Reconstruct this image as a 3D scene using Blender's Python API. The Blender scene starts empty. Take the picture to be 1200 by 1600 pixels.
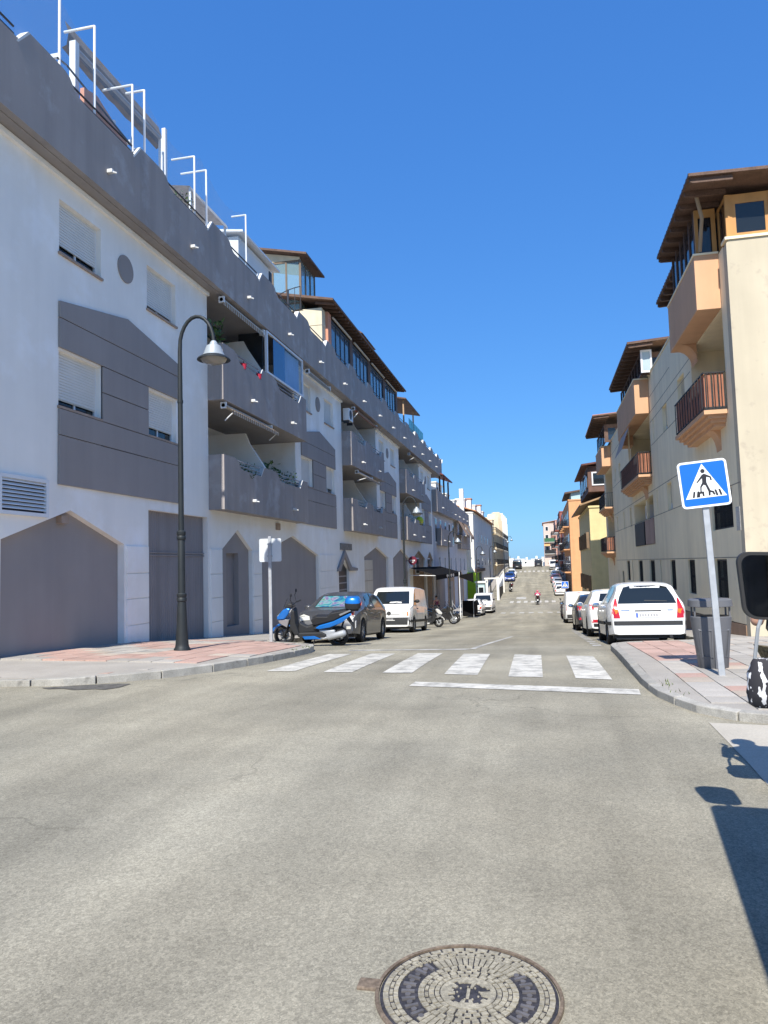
import bpy, bmesh, math, random
from mathutils import Vector, Matrix, noise
from mathutils.geometry import tessellate_polygon
from mathutils.bvhtree import BVHTree
random.seed(7)
S = bpy.context.scene
COL = S.collection
PI = math.pi
rad = math.radians

# ---------------------------------------------------------------- camera, sky, sun, exposure
cam_d = bpy.data.cameras.new('camera')
cam = bpy.data.objects.new('camera', cam_d)
COL.objects.link(cam)
cam_d.sensor_fit = 'VERTICAL'
cam_d.sensor_height = 24.0
cam_d.lens = 24.0 * 1150.0 / 1600.0
cam_d.clip_start = 0.05
cam_d.clip_end = 40000
cam.matrix_world = Matrix(((0.97757657, 0.04259495, 0.20622733, 0.0),
                           (0.20872206, -0.06618017, -0.97573321, 0.0),
                           (-0.02791315, 0.99689812, -0.07358668, 1.6),
                           (0, 0, 0, 1)))
S.camera = cam
SKYK = 0.77
SUN_EL, SUN_AZ = 48.0, -0.8          # the sun stands behind the camera, a hair to the right of the street's axis
w = bpy.data.worlds.new('World')
S.world = w
w.use_nodes = True
wn = w.node_tree
sky = wn.nodes.new('ShaderNodeTexSky')
sky.sky_type = 'NISHITA'
sky.sun_disc = False
sky.sun_elevation = rad(SUN_EL)
sky.sun_rotation = rad(180 + SUN_AZ)
sky.altitude = 30
sky.air_density = 1.0
sky.dust_density = 0.35
sky.ozone_density = 4.0
bg = wn.nodes['Background']
bg.inputs['Strength'].default_value = 0.115
hs = wn.nodes.new('ShaderNodeHueSaturation')
hs.inputs['Saturation'].default_value = 1.18
wn.links.new(sky.outputs[0], hs.inputs['Color'])
sx = wn.nodes.new('ShaderNodeSeparateColor')
cx = wn.nodes.new('ShaderNodeCombineColor')
wn.links.new(hs.outputs[0], sx.inputs[0])
for ch, (gam, gain) in enumerate(((0.60, 0.57), (0.55, 1.15), (0.42, 2.40))):   # clear dry air: an even blue down to the horizon
    pw = wn.nodes.new('ShaderNodeMath')
    pw.operation = 'POWER'
    pw.inputs[1].default_value = gam
    wn.links.new(sx.outputs[ch], pw.inputs[0])
    ml = wn.nodes.new('ShaderNodeMath')
    ml.operation = 'MULTIPLY'
    ml.inputs[1].default_value = gain * SKYK
    wn.links.new(pw.outputs[0], ml.inputs[0])
    wn.links.new(ml.outputs[0], cx.inputs[ch])
wn.links.new(cx.outputs[0], bg.inputs['Color'])
sd = bpy.data.lights.new('sun', 'SUN')
sd.energy = 3.3
sd.angle = rad(0.53)
sd.color = (1.0, 0.95, 0.86)
sun = bpy.data.objects.new('sun', sd)
COL.objects.link(sun)
az = rad(SUN_AZ)
to_sun = Vector((-math.sin(az) * math.cos(rad(SUN_EL)), -math.cos(az) * math.cos(rad(SUN_EL)), math.sin(rad(SUN_EL))))
sun.rotation_euler = to_sun.to_track_quat('Z', 'Y').to_euler()
S.view_settings.view_transform = 'Standard'
S.view_settings.look = 'None'
S.view_settings.gamma = 1.0
S.view_settings.use_curve_mapping = False
S.view_settings.exposure = 1.12
S.render.engine = 'CYCLES'
S.cycles.max_bounces = 8

# ---------------------------------------------------------------- materials
MATS = {}

def M(name, col, rough=0.85, var=0.12, scale=2.0, bump=0.0, bscale=60.0, metal=0.0, spec=0.4, coat=0.0,
      streak=0.0, orand=0.0, fine=0.0, patch=None, emit=0.0):
    if name in MATS:
        return MATS[name]
    m = bpy.data.materials.new(name)
    m.use_nodes = True
    nt = m.node_tree
    N, L = nt.nodes, nt.links
    b = N['Principled BSDF']
    b.inputs['Roughness'].default_value = rough
    b.inputs['Metallic'].default_value = metal
    b.inputs['Specular IOR Level'].default_value = spec
    b.inputs['Coat Weight'].default_value = coat
    if coat:
        b.inputs['Coat Roughness'].default_value = 0.04
    tc = N.new('ShaderNodeTexCoord')
    def noise_n(sc, detail=4, vec=None, rough=0.55):
        n = N.new('ShaderNodeTexNoise')
        n.inputs['Scale'].default_value = sc
        n.inputs['Detail'].default_value = detail
        n.inputs['Roughness'].default_value = rough
        L.new(vec or tc.outputs['Object'], n.inputs['Vector'])
        return n.outputs['Fac']
    def rng(src, a, c, lo=0.3, hi=0.7):
        r = N.new('ShaderNodeMapRange')
        r.inputs['From Min'].default_value = lo
        r.inputs['From Max'].default_value = hi
        r.inputs['To Min'].default_value = a
        r.inputs['To Max'].default_value = c
        L.new(src, r.inputs['Value'])
        return r.outputs['Result']
    fac = rng(noise_n(scale), 1 - var, 1 + var)
    def mul(a, c):
        x = N.new('ShaderNodeMath')
        x.operation = 'MULTIPLY'
        L.new(a, x.inputs[0])
        L.new(c, x.inputs[1])
        return x.outputs[0]
    if fine:
        fac = mul(fac, rng(noise_n(bscale, 2), 1 - fine, 1 + fine, 0.35, 0.65))
    if streak:
        mp = N.new('ShaderNodeMapping')
        mp.inputs['Scale'].default_value = (2.2, 2.2, 0.16)
        L.new(tc.outputs['Object'], mp.inputs['Vector'])
        fac = mul(fac, rng(noise_n(1.0, 5, mp.outputs[0]), 1 - streak, 1 + streak * 0.4, 0.35, 0.6))
    if orand:
        oi = N.new('ShaderNodeObjectInfo')
        fac = mul(fac, rng(oi.outputs['Random'], 1 - orand, 1 + orand, 0, 1))
    rgb = N.new('ShaderNodeRGB')
    rgb.outputs[0].default_value = (*col, 1)
    src = rgb.outputs[0]
    if patch:
        pcol, psc, lo, hi = patch
        mx = N.new('ShaderNodeMix')
        mx.data_type = 'RGBA'
        L.new(rng(noise_n(psc, 6, rough=0.65), 0, 1, lo, hi), mx.inputs[0])
        L.new(src, mx.inputs[6])
        mx.inputs[7].default_value = (*pcol, 1)
        src = mx.outputs[2]
    vm = N.new('ShaderNodeVectorMath')
    vm.operation = 'SCALE'
    L.new(src, vm.inputs[0])
    L.new(fac, vm.inputs['Scale'])
    L.new(vm.outputs[0], b.inputs['Base Color'])
    if bump:
        bp = N.new('ShaderNodeBump')
        bp.inputs['Strength'].default_value = bump
        bp.inputs['Distance'].default_value = 0.01
        L.new(noise_n(bscale, 3), bp.inputs['Height'])
        L.new(bp.outputs[0], b.inputs['Normal'])
    if emit:
        b.inputs['Emission Color'].default_value = (*col, 1)
        b.inputs['Emission Strength'].default_value = emit
    MATS[name] = m
    return m

def asphalt_mat():
    m = bpy.data.materials.new('old_asphalt')
    m.use_nodes = True
    nt = m.node_tree
    N, L = nt.nodes, nt.links
    b = N['Principled BSDF']
    b.inputs['Roughness'].default_value = 0.88
    b.inputs['Specular IOR Level'].default_value = 0.25
    tc = N.new('ShaderNodeTexCoord')
    def ns(sc, det=4, scl=None, ro=0.55, typ='n', rot=None):
        v = tc.outputs['Object']
        if scl:
            mp = N.new('ShaderNodeMapping')
            mp.inputs['Scale'].default_value = scl
            if rot:
                mp.inputs['Rotation'].default_value = (0, 0, rot)
            L.new(v, mp.inputs['Vector'])
            v = mp.outputs[0]
        if typ == 'v':
            n = N.new('ShaderNodeTexVoronoi')
            n.inputs['Scale'].default_value = sc
            L.new(v, n.inputs['Vector'])
            return n
        n = N.new('ShaderNodeTexNoise')
        n.inputs['Scale'].default_value = sc
        n.inputs['Detail'].default_value = det
        n.inputs['Roughness'].default_value = ro
        L.new(v, n.inputs['Vector'])
        return n.outputs['Fac']
    def rng(src, a, c, lo, hi):
        r = N.new('ShaderNodeMapRange')
        for k, v in (('From Min', lo), ('From Max', hi), ('To Min', a), ('To Max', c)):
            r.inputs[k].default_value = v
        L.new(src, r.inputs['Value'])
        return r.outputs['Result']
    def mul(a, c):
        x = N.new('ShaderNodeMath')
        x.operation = 'MULTIPLY'
        L.new(a, x.inputs[0])
        L.new(c, x.inputs[1])
        return x.outputs[0]
    vo = ns(150, typ='v')
    bw = N.new('ShaderNodeRGBToBW')
    L.new(vo.outputs['Color'], bw.inputs[0])
    f = rng(bw.outputs[0], 0.80, 1.24, 0.12, 0.88)                       # single stones of the aggregate
    f = mul(f, rng(ns(420, 2), 0.80, 1.20, 0.35, 0.65))
    v2 = ns(62, typ='v')
    bw2 = N.new('ShaderNodeRGBToBW')
    L.new(v2.outputs['Color'], bw2.inputs[0])
    f = mul(f, rng(bw2.outputs[0], 0.87, 1.13, 0.15, 0.85))
    f = mul(f, rng(ns(48, 3, ro=.7), 0.80, 1.0, 0.27, 0.36))            # pits
    f = mul(f, rng(ns(38, 2), 1.0, 1.22, 0.66, 0.74))                   # pale stones
    f = mul(f, rng(ns(0.55, 6, ro=0.6), 0.80, 1.12, 0.35, 0.65))         # worn and dusty areas
    f = mul(f, rng(ns(0.5, 4, (2.2, 0.10, 1)), 0.84, 1.08, 0.35, 0.65))  # tracks along the street
    f = mul(f, rng(ns(0.5, 4, (1.8, 0.14, 1), rot=rad(58)), 0.88, 1.05, 0.35, 0.62))
    f = mul(f, rng(ns(7, 5, ro=0.7), 0.55, 1.0, 0.24, 0.32))            # small oil spots
    ce = N.new('ShaderNodeTexVoronoi')                                   # a few thin cracks
    ce.feature = 'DISTANCE_TO_EDGE'
    ce.inputs['Scale'].default_value = 0.33
    wv = N.new('ShaderNodeVectorMath')
    wv.operation = 'MULTIPLY_ADD'
    nz = N.new('ShaderNodeTexNoise')
    nz.inputs['Scale'].default_value = 1.7
    nz.inputs['Detail'].default_value = 6
    L.new(tc.outputs['Object'], nz.inputs['Vector'])
    L.new(nz.outputs['Color'], wv.inputs[0])
    wv.inputs[1].default_value = (1.1, 1.1, 0)
    L.new(tc.outputs['Object'], wv.inputs[2])
    L.new(wv.outputs[0], ce.inputs['Vector'])
    crack = rng(ce.outputs['Distance'], 0.72, 1.0, 0.002, 0.006)
    gate = rng(ns(0.21, 2), 0, 1, 0.5, 0.56)
    mxc = N.new('ShaderNodeMix')
    L.new(gate, mxc.inputs[0])
    mxc.inputs[2].default_value = 1.0
    L.new(crack, mxc.inputs[3])
    f = mul(f, mxc.outputs[0])
    mx = N.new('ShaderNodeMix')
    mx.data_type = 'RGBA'
    L.new(rng(ns(0.35, 5), 0, 1, 0.38, 0.62), mx.inputs[0])
    mx.inputs[6].default_value = (0.278, 0.259, 0.204, 1)
    mx.inputs[7].default_value = (0.312, 0.286, 0.220, 1)
    vm = N.new('ShaderNodeVectorMath')
    vm.operation = 'SCALE'
    L.new(mx.outputs[2], vm.inputs[0])
    L.new(f, vm.inputs['Scale'])
    L.new(vm.outputs[0], b.inputs['Base Color'])
    bp = N.new('ShaderNodeBump')
    bp.inputs['Strength'].default_value = 0.5
    bp.inputs['Distance'].default_value = 0.006
    L.new(bw.outputs[0], bp.inputs['Height'])
    L.new(bp.outputs[0], b.inputs['Normal'])
    return m

def glass_mat(name, tint=(0.9, 0.95, 0.97), see=0.5, dark=(0.02, 0.025, 0.03)):
    """a glass sheet: partly see-through, partly mirror"""
    if name in MATS:
        return MATS[name]
    m = bpy.data.materials.new(name)
    m.use_nodes = True
    nt = m.node_tree
    N, L = nt.nodes, nt.links
    out = N['Material Output']
    b = N['Principled BSDF']
    b.inputs['Base Color'].default_value = (*dark, 1)
    b.inputs['Roughness'].default_value = 0.04
    b.inputs['Specular IOR Level'].default_value = 0.75
    t = N.new('ShaderNodeBsdfTransparent')
    t.inputs[0].default_value = (*tint, 1)
    mx = N.new('ShaderNodeMixShader')
    mx.inputs[0].default_value = see
    L.new(b.outputs[0], mx.inputs[1])
    L.new(t.outputs[0], mx.inputs[2])
    L.new(mx.outputs[0], out.inputs[0])
    MATS[name] = m
    return m

# ---------------------------------------------------------------- mesh helpers
class G:
    def __init__(s):
        s.v, s.f = [], []
    def add(s, vs, fs):
        o = len(s.v)
        s.v += [tuple(p) for p in vs]
        s.f += [tuple(i + o for i in f) for f in fs]
        return s
    def box(s, x0, x1, y0, y1, z0, z1):
        vs = [(x, y, z) for x in (x0, x1) for y in (y0, y1) for z in (z0, z1)]
        return s.add(vs, [(0, 1, 3, 2), (4, 6, 7, 5), (0, 4, 5, 1), (2, 3, 7, 6), (0, 2, 6, 4), (1, 5, 7, 3)])
    def prism(s, poly, axis, a, b):
        def P(p, t):
            return {'x': (t, p[0], p[1]), 'y': (p[0], t, p[1]), 'z': (p[0], p[1], t)}[axis]
        n = len(poly)
        vs = [P(p, a) for p in poly] + [P(p, b) for p in poly]
        fs = [(i, (i + 1) % n, n + (i + 1) % n, n + i) for i in range(n)]
        for k in tessellate_polygon([[Vector((p[0], p[1], 0)) for p in poly]]):
            fs += [tuple(k), tuple(i + n for i in reversed(k))]
        return s.add(vs, fs)
    def wall(s, outer, holes, X, axis='x'):
        loops = [outer] + holes
        flat = [p for l in loops for p in l]
        ks = tessellate_polygon([[Vector((p[0], p[1], 0)) for p in l] for l in loops])
        vs = [(X, p[0], p[1]) if axis == 'x' else (p[0], X, p[1]) for p in flat]
        return s.add(vs, [tuple(k) for k in ks])
    def reveal(s, poly, Xa, Xb, axis='x'):
        n = len(poly)
        f = (lambda p, t: (t, p[0], p[1])) if axis == 'x' else (lambda p, t: (p[0], t, p[1]))
        return s.add([f(p, Xa) for p in poly] + [f(p, Xb) for p in poly],
                     [(i, (i + 1) % n, n + (i + 1) % n, n + i) for i in range(n)])
    def tube(s, pts, r, n=8, cap=True):
        pts = [Vector(p) for p in pts]
        rs = r if isinstance(r, (list, tuple)) else [r] * len(pts)
        vs, fs = [], []
        prev = None
        for i, p in enumerate(pts):
            d = (pts[min(i + 1, len(pts) - 1)] - pts[max(i - 1, 0)]).normalized()
            if prev is None:
                a = Vector((0, 0, 1)) if abs(d.z) < 0.9 else Vector((1, 0, 0))
                u = d.cross(a).normalized()
            else:
                u = (prev - d * prev.dot(d)).normalized()
            prev = u
            q = d.cross(u)
            for k in range(n):
                t = 2 * PI * k / n
                vs.append(p + (u * math.cos(t) + q * math.sin(t)) * rs[i])
        for i in range(len(pts) - 1):
            for k in range(n):
                fs.append((i * n + k, i * n + (k + 1) % n, (i + 1) * n + (k + 1) % n, (i + 1) * n + k))
        if cap:
            fs += [tuple(range(n - 1, -1, -1)), tuple((len(pts) - 1) * n + k for k in range(n))]
        return s.add(vs, fs)
    def lathe(s, prof, c=(0, 0, 0), n=20, axis='z', cap=True):
        vs, fs = [], []
        for r, h in prof:
            for k in range(n):
                t = 2 * PI * k / n
                a, b = r * math.cos(t), r * math.sin(t)
                q = {'z': (a, b, h), 'x': (h, a, b), 'y': (a, h, b)}[axis]
                vs.append((c[0] + q[0], c[1] + q[1], c[2] + q[2]))
        m = len(prof)
        for i in range(m - 1):
            for k in range(n):
                fs.append((i * n + k, i * n + (k + 1) % n, (i + 1) * n + (k + 1) % n, (i + 1) * n + k))
        if cap:
            fs += [tuple(range(n - 1, -1, -1)), tuple((m - 1) * n + k for k in range(n))]
        return s.add(vs, fs)
    def ell(s, c, r, nu=12, nv=8):
        vs, fs = [], []
        for j in range(nv + 1):
            ph = -PI / 2 + PI * j / nv
            for i in range(nu):
                t = 2 * PI * i / nu
                vs.append((c[0] + r[0] * math.cos(ph) * math.cos(t), c[1] + r[1] * math.cos(ph) * math.sin(t), c[2] + r[2] * math.sin(ph)))
        for j in range(nv):
            for i in range(nu):
                fs.append((j * nu + i, j * nu + (i + 1) % nu, (j + 1) * nu + (i + 1) % nu, (j + 1) * nu + i))
        return s.add(vs, fs)
    def mesh(s, name, mat, smooth=False, weld=False):
        me = bpy.data.meshes.new(name)
        me.from_pydata(s.v, [], s.f)
        bm = bmesh.new()
        bm.from_mesh(me)
        if weld:
            bmesh.ops.remove_doubles(bm, verts=bm.verts, dist=1e-4)
        bmesh.ops.recalc_face_normals(bm, faces=bm.faces)
        bm.to_mesh(me)
        bm.free()
        if mat:
            me.materials.append(mat)
        if smooth:
            for p in me.polygons:
                p.use_smooth = True
            me.set_sharp_from_angle(angle=rad(38))
        return me
    def obj(s, name, mat, parent=None, world=False, smooth=False, bevel=0.0, weld=False, loc=None):
        if world and parent is not None:
            o = root_loc(parent)
            s.v = [(p[0] - o[0], p[1] - o[1], p[2] - o[2]) for p in s.v]
        ob = bpy.data.objects.new(name, s.mesh(name, mat, smooth, weld))
        COL.objects.link(ob)
        ob.parent = parent
        if loc:
            ob.location = loc
        if bevel:
            bv = ob.modifiers.new('bevel', 'BEVEL')
            bv.width = bevel
            bv.segments = 2
            bv.limit_method = 'ANGLE'
            bv.angle_limit = rad(35)
        return ob

def root_loc(o):
    v = Vector((0, 0, 0))
    while o is not None:
        v = v + o.location
        o = o.parent
    return v

def thing(name, label, cat, loc=(0, 0, 0), rz=0.0, group=None):
    o = bpy.data.objects.new(name, None)
    COL.objects.link(o)
    o.empty_display_size = 0.2
    o.location = loc
    o.rotation_euler = (0, 0, rz)
    tag(o, label, cat, group)
    return o

def tag(o, label, cat, group=None, kind=None):
    if label:
        o['label'] = label
    if cat:
        o['category'] = cat
    if group:
        o['group'] = group
    if kind:
        o['kind'] = kind
    return o

def inst(me_obj, parent, loc, rot=None, scale=None, mat=None):
    """another object sharing me_obj's mesh"""
    c = me_obj.copy()
    COL.objects.link(c)
    c.parent = parent
    c.location = loc
    if rot is not None:
        c.rotation_euler = rot
    if scale is not None:
        c.scale = scale
    if mat is not None:
        c.material_slots[0].link = 'OBJECT'
        c.material_slots[0].material = mat
    return c

def copy_tree(o, parent=None):
    c = o.copy()
    COL.objects.link(c)
    if parent is not None:
        c.parent = parent
    for ch in o.children:
        copy_tree(ch, c)
    return c

# ---------------------------------------------------------------- terrain
PROF = [(-1e4, 0), (8, 0), (10, -.02), (12.5, -.09), (17, -.29), (24.5, -.78), (36, -1.52), (52, -2.4), (70, -3.12), (88, -3.48),
        (96, -3.4), (110, -2.75), (130, -1.3), (150, 0.0), (163, .45), (175, .62), (190, .6), (230, -.4), (300, -6), (600, -24), (1e5, -24)]

def gz0(y):
    for i in range(len(PROF) - 1):
        a, b = PROF[i], PROF[i + 1]
        if a[0] <= y <= b[0]:
            return a[1] + (b[1] - a[1]) * (y - a[0]) / (b[0] - a[0])
    return PROF[-1][1]

def gz(y):
    r = 1.0 if y < 14 else min(6.0, 1.0 + (y - 14) * 0.12)
    return sum(gz0(y + r * k / 3) for k in range(-3, 4)) / 7

def slope(y):
    return (gz(y + .3) - gz(y - .3)) / .6

def pl(x, y):      # left pavement
    k = -4.9 if y < 16 else (-7.0 if y > 18 else -4.9 - 2.1 * (y - 16) / 2)
    h = .12
    if y < 13:
        t = min(1, max(0, (x + 7.6) / 2.2)) if y < 11.5 else 1
        h = .035 + .085 * t
    return gz(y) + h + .02 * max(0, k - x)

def pr(x, y):      # right pavement
    return gz(y) + .08 + .035 * min(1, max(0, (y - 9.5) / 2.5)) + .015 * max(0, x - 1.3)

def sheet(name, poly, zf, mat, step=0.6, kind='structure', thick=0.0):
    bm = bmesh.new()
    bm.faces.new([bm.verts.new((p[0], p[1], 0)) for p in poly])
    ys = [p[1] for p in poly]
    xs = [p[0] for p in poly]
    y = math.floor(min(ys)) + step
    while y < max(ys):
        bmesh.ops.bisect_plane(bm, geom=bm.verts[:] + bm.edges[:] + bm.faces[:], plane_co=(0, y, 0), plane_no=(0, 1, 0))
        y += step
    for v in bm.verts:
        v.co.z = zf(v.co.x, v.co.y)
    if thick:
        r = bmesh.ops.extrude_face_region(bm, geom=bm.faces[:])
        for v in [g for g in r['geom'] if isinstance(g, bmesh.types.BMVert)]:
            v.co.z -= thick
    bmesh.ops.triangulate(bm, faces=[f for f in bm.faces if len(f.verts) > 4])
    bmesh.ops.recalc_face_normals(bm, faces=bm.faces)
    me = bpy.data.meshes.new(name)
    bm.to_mesh(me)
    bm.free()
    me.materials.append(mat)
    o = bpy.data.objects.new(name, me)
    COL.objects.link(o)
    if kind:
        o['kind'] = kind
    return o

ASPHALT = asphalt_mat()
def terrain():
    ys = [-300, -60, -20, -5] + [1.0 * i for i in range(0, 60)] + [60 + 2.0 * i for i in range(0, 90)] + [240 + 10 * i for i in range(40)]
    xs = [-400, -120, -40, -16, -8, -4, 0, 4, 8, 16, 40, 120, 400]
    g = G()
    n = len(xs)
    for y in ys:
        for x in xs:
            g.v.append((x, y, gz(y)))
    for j in range(len(ys) - 1):
        for i in range(n - 1):
            a = j * n + i
            g.f.append((a, a + 1, a + n + 1, a + n))
    o = g.obj('road', ASPHALT, smooth=True)
    o['kind'] = 'structure'
terrain()
sea = G().add([(-30000, 560, -22), (30000, 560, -22), (30000, 35000, -22), (-30000, 35000, -22)], [(0, 1, 2, 3)]).obj(
    'sea', M('sea_water', (0.03, 0.12, 0.2), 0.25, bump=0.3, bscale=0.2))
sea['kind'] = 'structure'

# painted markings (worn)
PAINT = M('road_paint', (0.54, 0.52, 0.465), 0.75, var=0.14, scale=2.5, fine=0.12, bscale=90, patch=((0.26, 0.25, 0.225), 4.0, 0.47, 0.66), bump=.2)
OLDPAINT = M('worn_road_paint', (0.50, 0.49, 0.46), 0.8, var=0.12, scale=2.0, fine=0.1, bscale=90, patch=((0.24, 0.23, 0.21), 3.0, 0.42, 0.62))
def mark(poly, mat=PAINT, name='crosswalk_stripe', d=0.006):
    return sheet(name, poly, lambda x, y: gz(y) + d, mat, step=1.0)
for q in [[(-4.48, 11.54), (-4.0, 11.56), (-3.93, 14.96), (-4.42, 14.98)],
          [(-3.48, 11.44), (-3.0, 11.4), (-3.02, 15.02), (-3.53, 15.04)],
          [(-2.50, 11.36), (-2.03, 11.34), (-2.05, 15.1), (-2.56, 15.12)],
          [(-1.51, 11.22), (-1.0, 11.12), (-1.07, 14.86), (-1.6, 14.96)],
          [(-0.54, 10.94), (-0.05, 10.88), (-0.08, 14.52), (-0.59, 14.76)],
          [(0.40, 10.78), (0.88, 10.64), (0.86, 14.26), (0.38, 14.42)]]:
    mark(q)
mark([(-1.82, 9.93), (1.09, 9.34), (1.12, 9.76), (-1.80, 10.33)], name='stop_line')
mark([(-4.25, 15.85), (-1.7, 16.12), (-1.57, 16.42), (-4.29, 16.15)], OLDPAINT, 'stop_line')
mark([(-1.62, 16.3), (-1.5, 16.3), (-0.95, 24), (-1.07, 24)], OLDPAINT, 'lane_line')
for i in range(14):
    y = 17.3 + i * 1.0
    mark([(1.05, y), (1.25, y), (1.25, y + .5), (1.05, y + .5)], OLDPAINT, 'parking_line')
for yy, x0, n, ll in ((69.5, -3.95, 7, 2.6), (93.5, -4.1, 7, 3.0), (145.5, -4.3, 8, 4.0)):
    for i in range(n):
        x = x0 + i * 0.86
        mark([(x, yy), (x + .45, yy), (x + .45, yy + ll), (x, yy + ll)], PAINT if yy > 80 else OLDPAINT)
mark([(-3.5, 99.5), (-2.2, 99.5), (-2.2, 102.5), (-3.5, 102.5)], OLDPAINT, 'yield_mark')

# ---------------------------------------------------------------- pavements, kerbs, tiles
PAVE = M('pavement_concrete', (0.33, 0.305, 0.27), 0.9, var=0.12, scale=1.3, fine=0.10, bscale=70, bump=.3)
KERB = M('kerb_granite', (0.335, 0.32, 0.285), 0.85, var=0.22, scale=3.0, fine=0.15, bscale=80, orand=0.16, bump=.4, patch=((0.2, 0.19, 0.17), 5.0, .55, .7))
TRED = M('red_paver', (0.43, 0.285, 0.235), 0.9, var=0.12, scale=1.0, fine=0.10, bscale=60, orand=0.13, bump=.3, patch=((0.36, 0.27, 0.23), 3.0, .5, .7))
TGREY = M('grey_paver', (0.36, 0.335, 0.30), 0.9, var=0.12, scale=1.0, fine=0.10, bscale=60, orand=0.16, bump=.3)
TBUFF = M('buff_paver', (0.42, 0.355, 0.29), 0.9, var=0.12, scale=1.0, fine=0.10, bscale=60, orand=0.12, bump=.3)

LP = [(-16, 9.4), (-9.0, 9.45), (-6.84, 9.75), (-5.9, 10.45), (-5.37, 11.36), (-5.05, 12.8), (-4.93, 14.3), (-4.93, 15.4), (-5.08, 16.1), (-5.6, 16.9),
      (-6.4, 17.6), (-7.0, 18.3), (-7.0, 60), (-7.0, 88), (-7.3, 96), (-7.3, 175), (-14, 175), (-14, 60), (-16, 30)]
RP = [(6.5, 7.9), (2.6, 7.62), (1.95, 7.72), (1.55, 8.1), (1.27, 9.0), (1.2, 10.0), (1.22, 12.0), (1.28, 14.5), (1.30, 15.8), (1.42, 16.5), (1.8, 16.85), (3.2, 17.05),
      (3.35, 17.4), (3.35, 60), (3.4, 100), (3.4, 175), (12, 175), (12, 60)]
def inset(pts, d, sgn):
    """points of a polyline moved sideways by d"""
    out = []
    for i, p in enumerate(pts):
        a = Vector(pts[max(i - 1, 0)]); b = Vector(pts[min(i + 1, len(pts) - 1)])
        t = (b - a).normalized()
        out.append((p[0] - sgn * t.y * d, p[1] + sgn * t.x * d))
    return out
def pavement(name, poly, nk, zf, sgn, label):
    line = poly[:nk]
    ins = inset(line, 0.125, sgn)
    base = sheet(name, ins + poly[nk:], zf, PAVE, step=.6, thick=.3)
    k = bpy.data.objects.new('kerb', None)
    COL.objects.link(k)
    k['kind'] = 'structure'
    pts = []
    for i in range(len(line) - 1):                         # walk along the line, one stone per 0.95 m
        a, b = Vector(line[i]), Vector(line[i + 1])
        m = max(1, int((b - a).length / .05))
        pts += [a + (b - a) * j / m for j in range(m)]
    pts.append(Vector(line[-1]))
    acc, run, n = 0.0, [pts[0]], 0
    far = G()
    def stone(run):
        g = G()
        o, ii = [run[0], run[len(run) // 2], run[-1]], []
        t = [(o[min(j + 1, 2)] - o[max(j - 1, 0)]).normalized() for j in range(3)]
        o[0] = o[0] + t[0] * .012
        o[2] = o[2] - t[2] * .012
        ii = [o[j] + Vector((-sgn * t[j].y, sgn * t[j].x)) * .115 for j in range(3)]
        jit = random.uniform(-.006, .006)
        vs = []
        for j in range(3):
            for q, dz in ((o[j], .0), (ii[j], .0)):
                zt = zf(q.x, q.y) + .012 + jit
                vs += [(q.x, q.y, gz(q.y) - .1), (q.x, q.y, zt - (.0 if q is ii[j] else .01))]
        fs = []
        for j in range(2):
            a, b = j * 4, j * 4 + 4
            fs += [(a, b, b + 1, a + 1), (a + 1, b + 1, b + 3, a + 3), (a + 2, a + 3, b + 3, b + 2)]
        fs += [(0, 1, 3, 2), (8, 10, 11, 9)]
        return vs, fs
    for i in range(1, len(pts)):
        acc += (pts[i] - pts[i - 1]).length
        run.append(pts[i])
        if acc >= .95:
            if len(run) > 3:
                vs, fs = stone(run)
                if n < 60:
                    c = sum((Vector(v) for v in vs), Vector()) / len(vs)
                    g = G().add([Vector(v) - c for v in vs], fs)
                    g.obj('kerb_stone', KERB, k, bevel=.009, loc=c)
                else:
                    far.add(vs, fs)
                n += 1
            acc, run = 0.0, [pts[i]]
    if far.v:
        o = far.obj('far_kerb_stones', KERB, k)
        o['kind'] = 'stuff'
    return base
lbase = pavement('pavement', LP, 16, pl, 1, '')
rbase = pavement('pavement', RP, 16, pr, -1, '')

def inside(p, poly):
    c = False
    for i in range(len(poly)):
        a, b = poly[i - 1], poly[i]
        if (a[1] > p[1]) != (b[1] > p[1]) and p[0] < (b[0] - a[0]) * (p[1] - a[1]) / (b[1] - a[1]) + a[0]:
            c = not c
    return c

def tiles(base, poly, zf, x0, x1, y0, y1, s, pick, limit):
    proto = {}
    n = 0
    j = 0
    y = y0
    while y < y1:
        x = x0
        i = 0
        while x < x1:
            c = (x + s / 2, y + s / 2)
            if n < limit and all(inside((c[0] + dx * s * .55, c[1] + dy * s * .55), poly) for dx in (-1, 1) for dy in (-1, 1)):
                m = pick(i, j, c)
                if m is not None:
                    if m.name not in proto:
                        h = s / 2 - .006
                        g = G().box(-h, h, -h, h, -.03, .012)
                        proto[m.name] = g.obj('tile', m, base)
                        t = proto[m.name]
                    else:
                        t = inst(proto[m.name], base, (0, 0, 0))
                    t.location = (c[0], c[1], zf(*c) + random.uniform(-.002, .003))
                    t.rotation_euler = (math.atan((zf(c[0], c[1] + .2) - zf(c[0], c[1] - .2)) / .4), -math.atan((zf(c[0] + .2, c[1]) - zf(c[0] - .2, c[1])) / .4), random.uniform(-.006, .006))
                    n += 1
            x += s
            i += 1
        y += s
        j += 1
    return n
lin = inset(LP[:16], .15, 1) + LP[16:]
rin = inset(RP[:16], .15, -1) + RP[16:]
def pick_l(i, j, c):
    if -9.6 < c[0] < -8.0 and 9.7 < c[1] < 11.4:
        return None                                        # the cable chamber's cover
    zz = (i % 6) if (i % 6) < 4 else 6 - (i % 6)
    if c[1] > 13.0 and c[0] > -7.2:
        return TRED
    return TRED if (j + zz) % 7 < 3 else (TBUFF if (j + zz) % 7 == 3 else TGREY)
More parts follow.
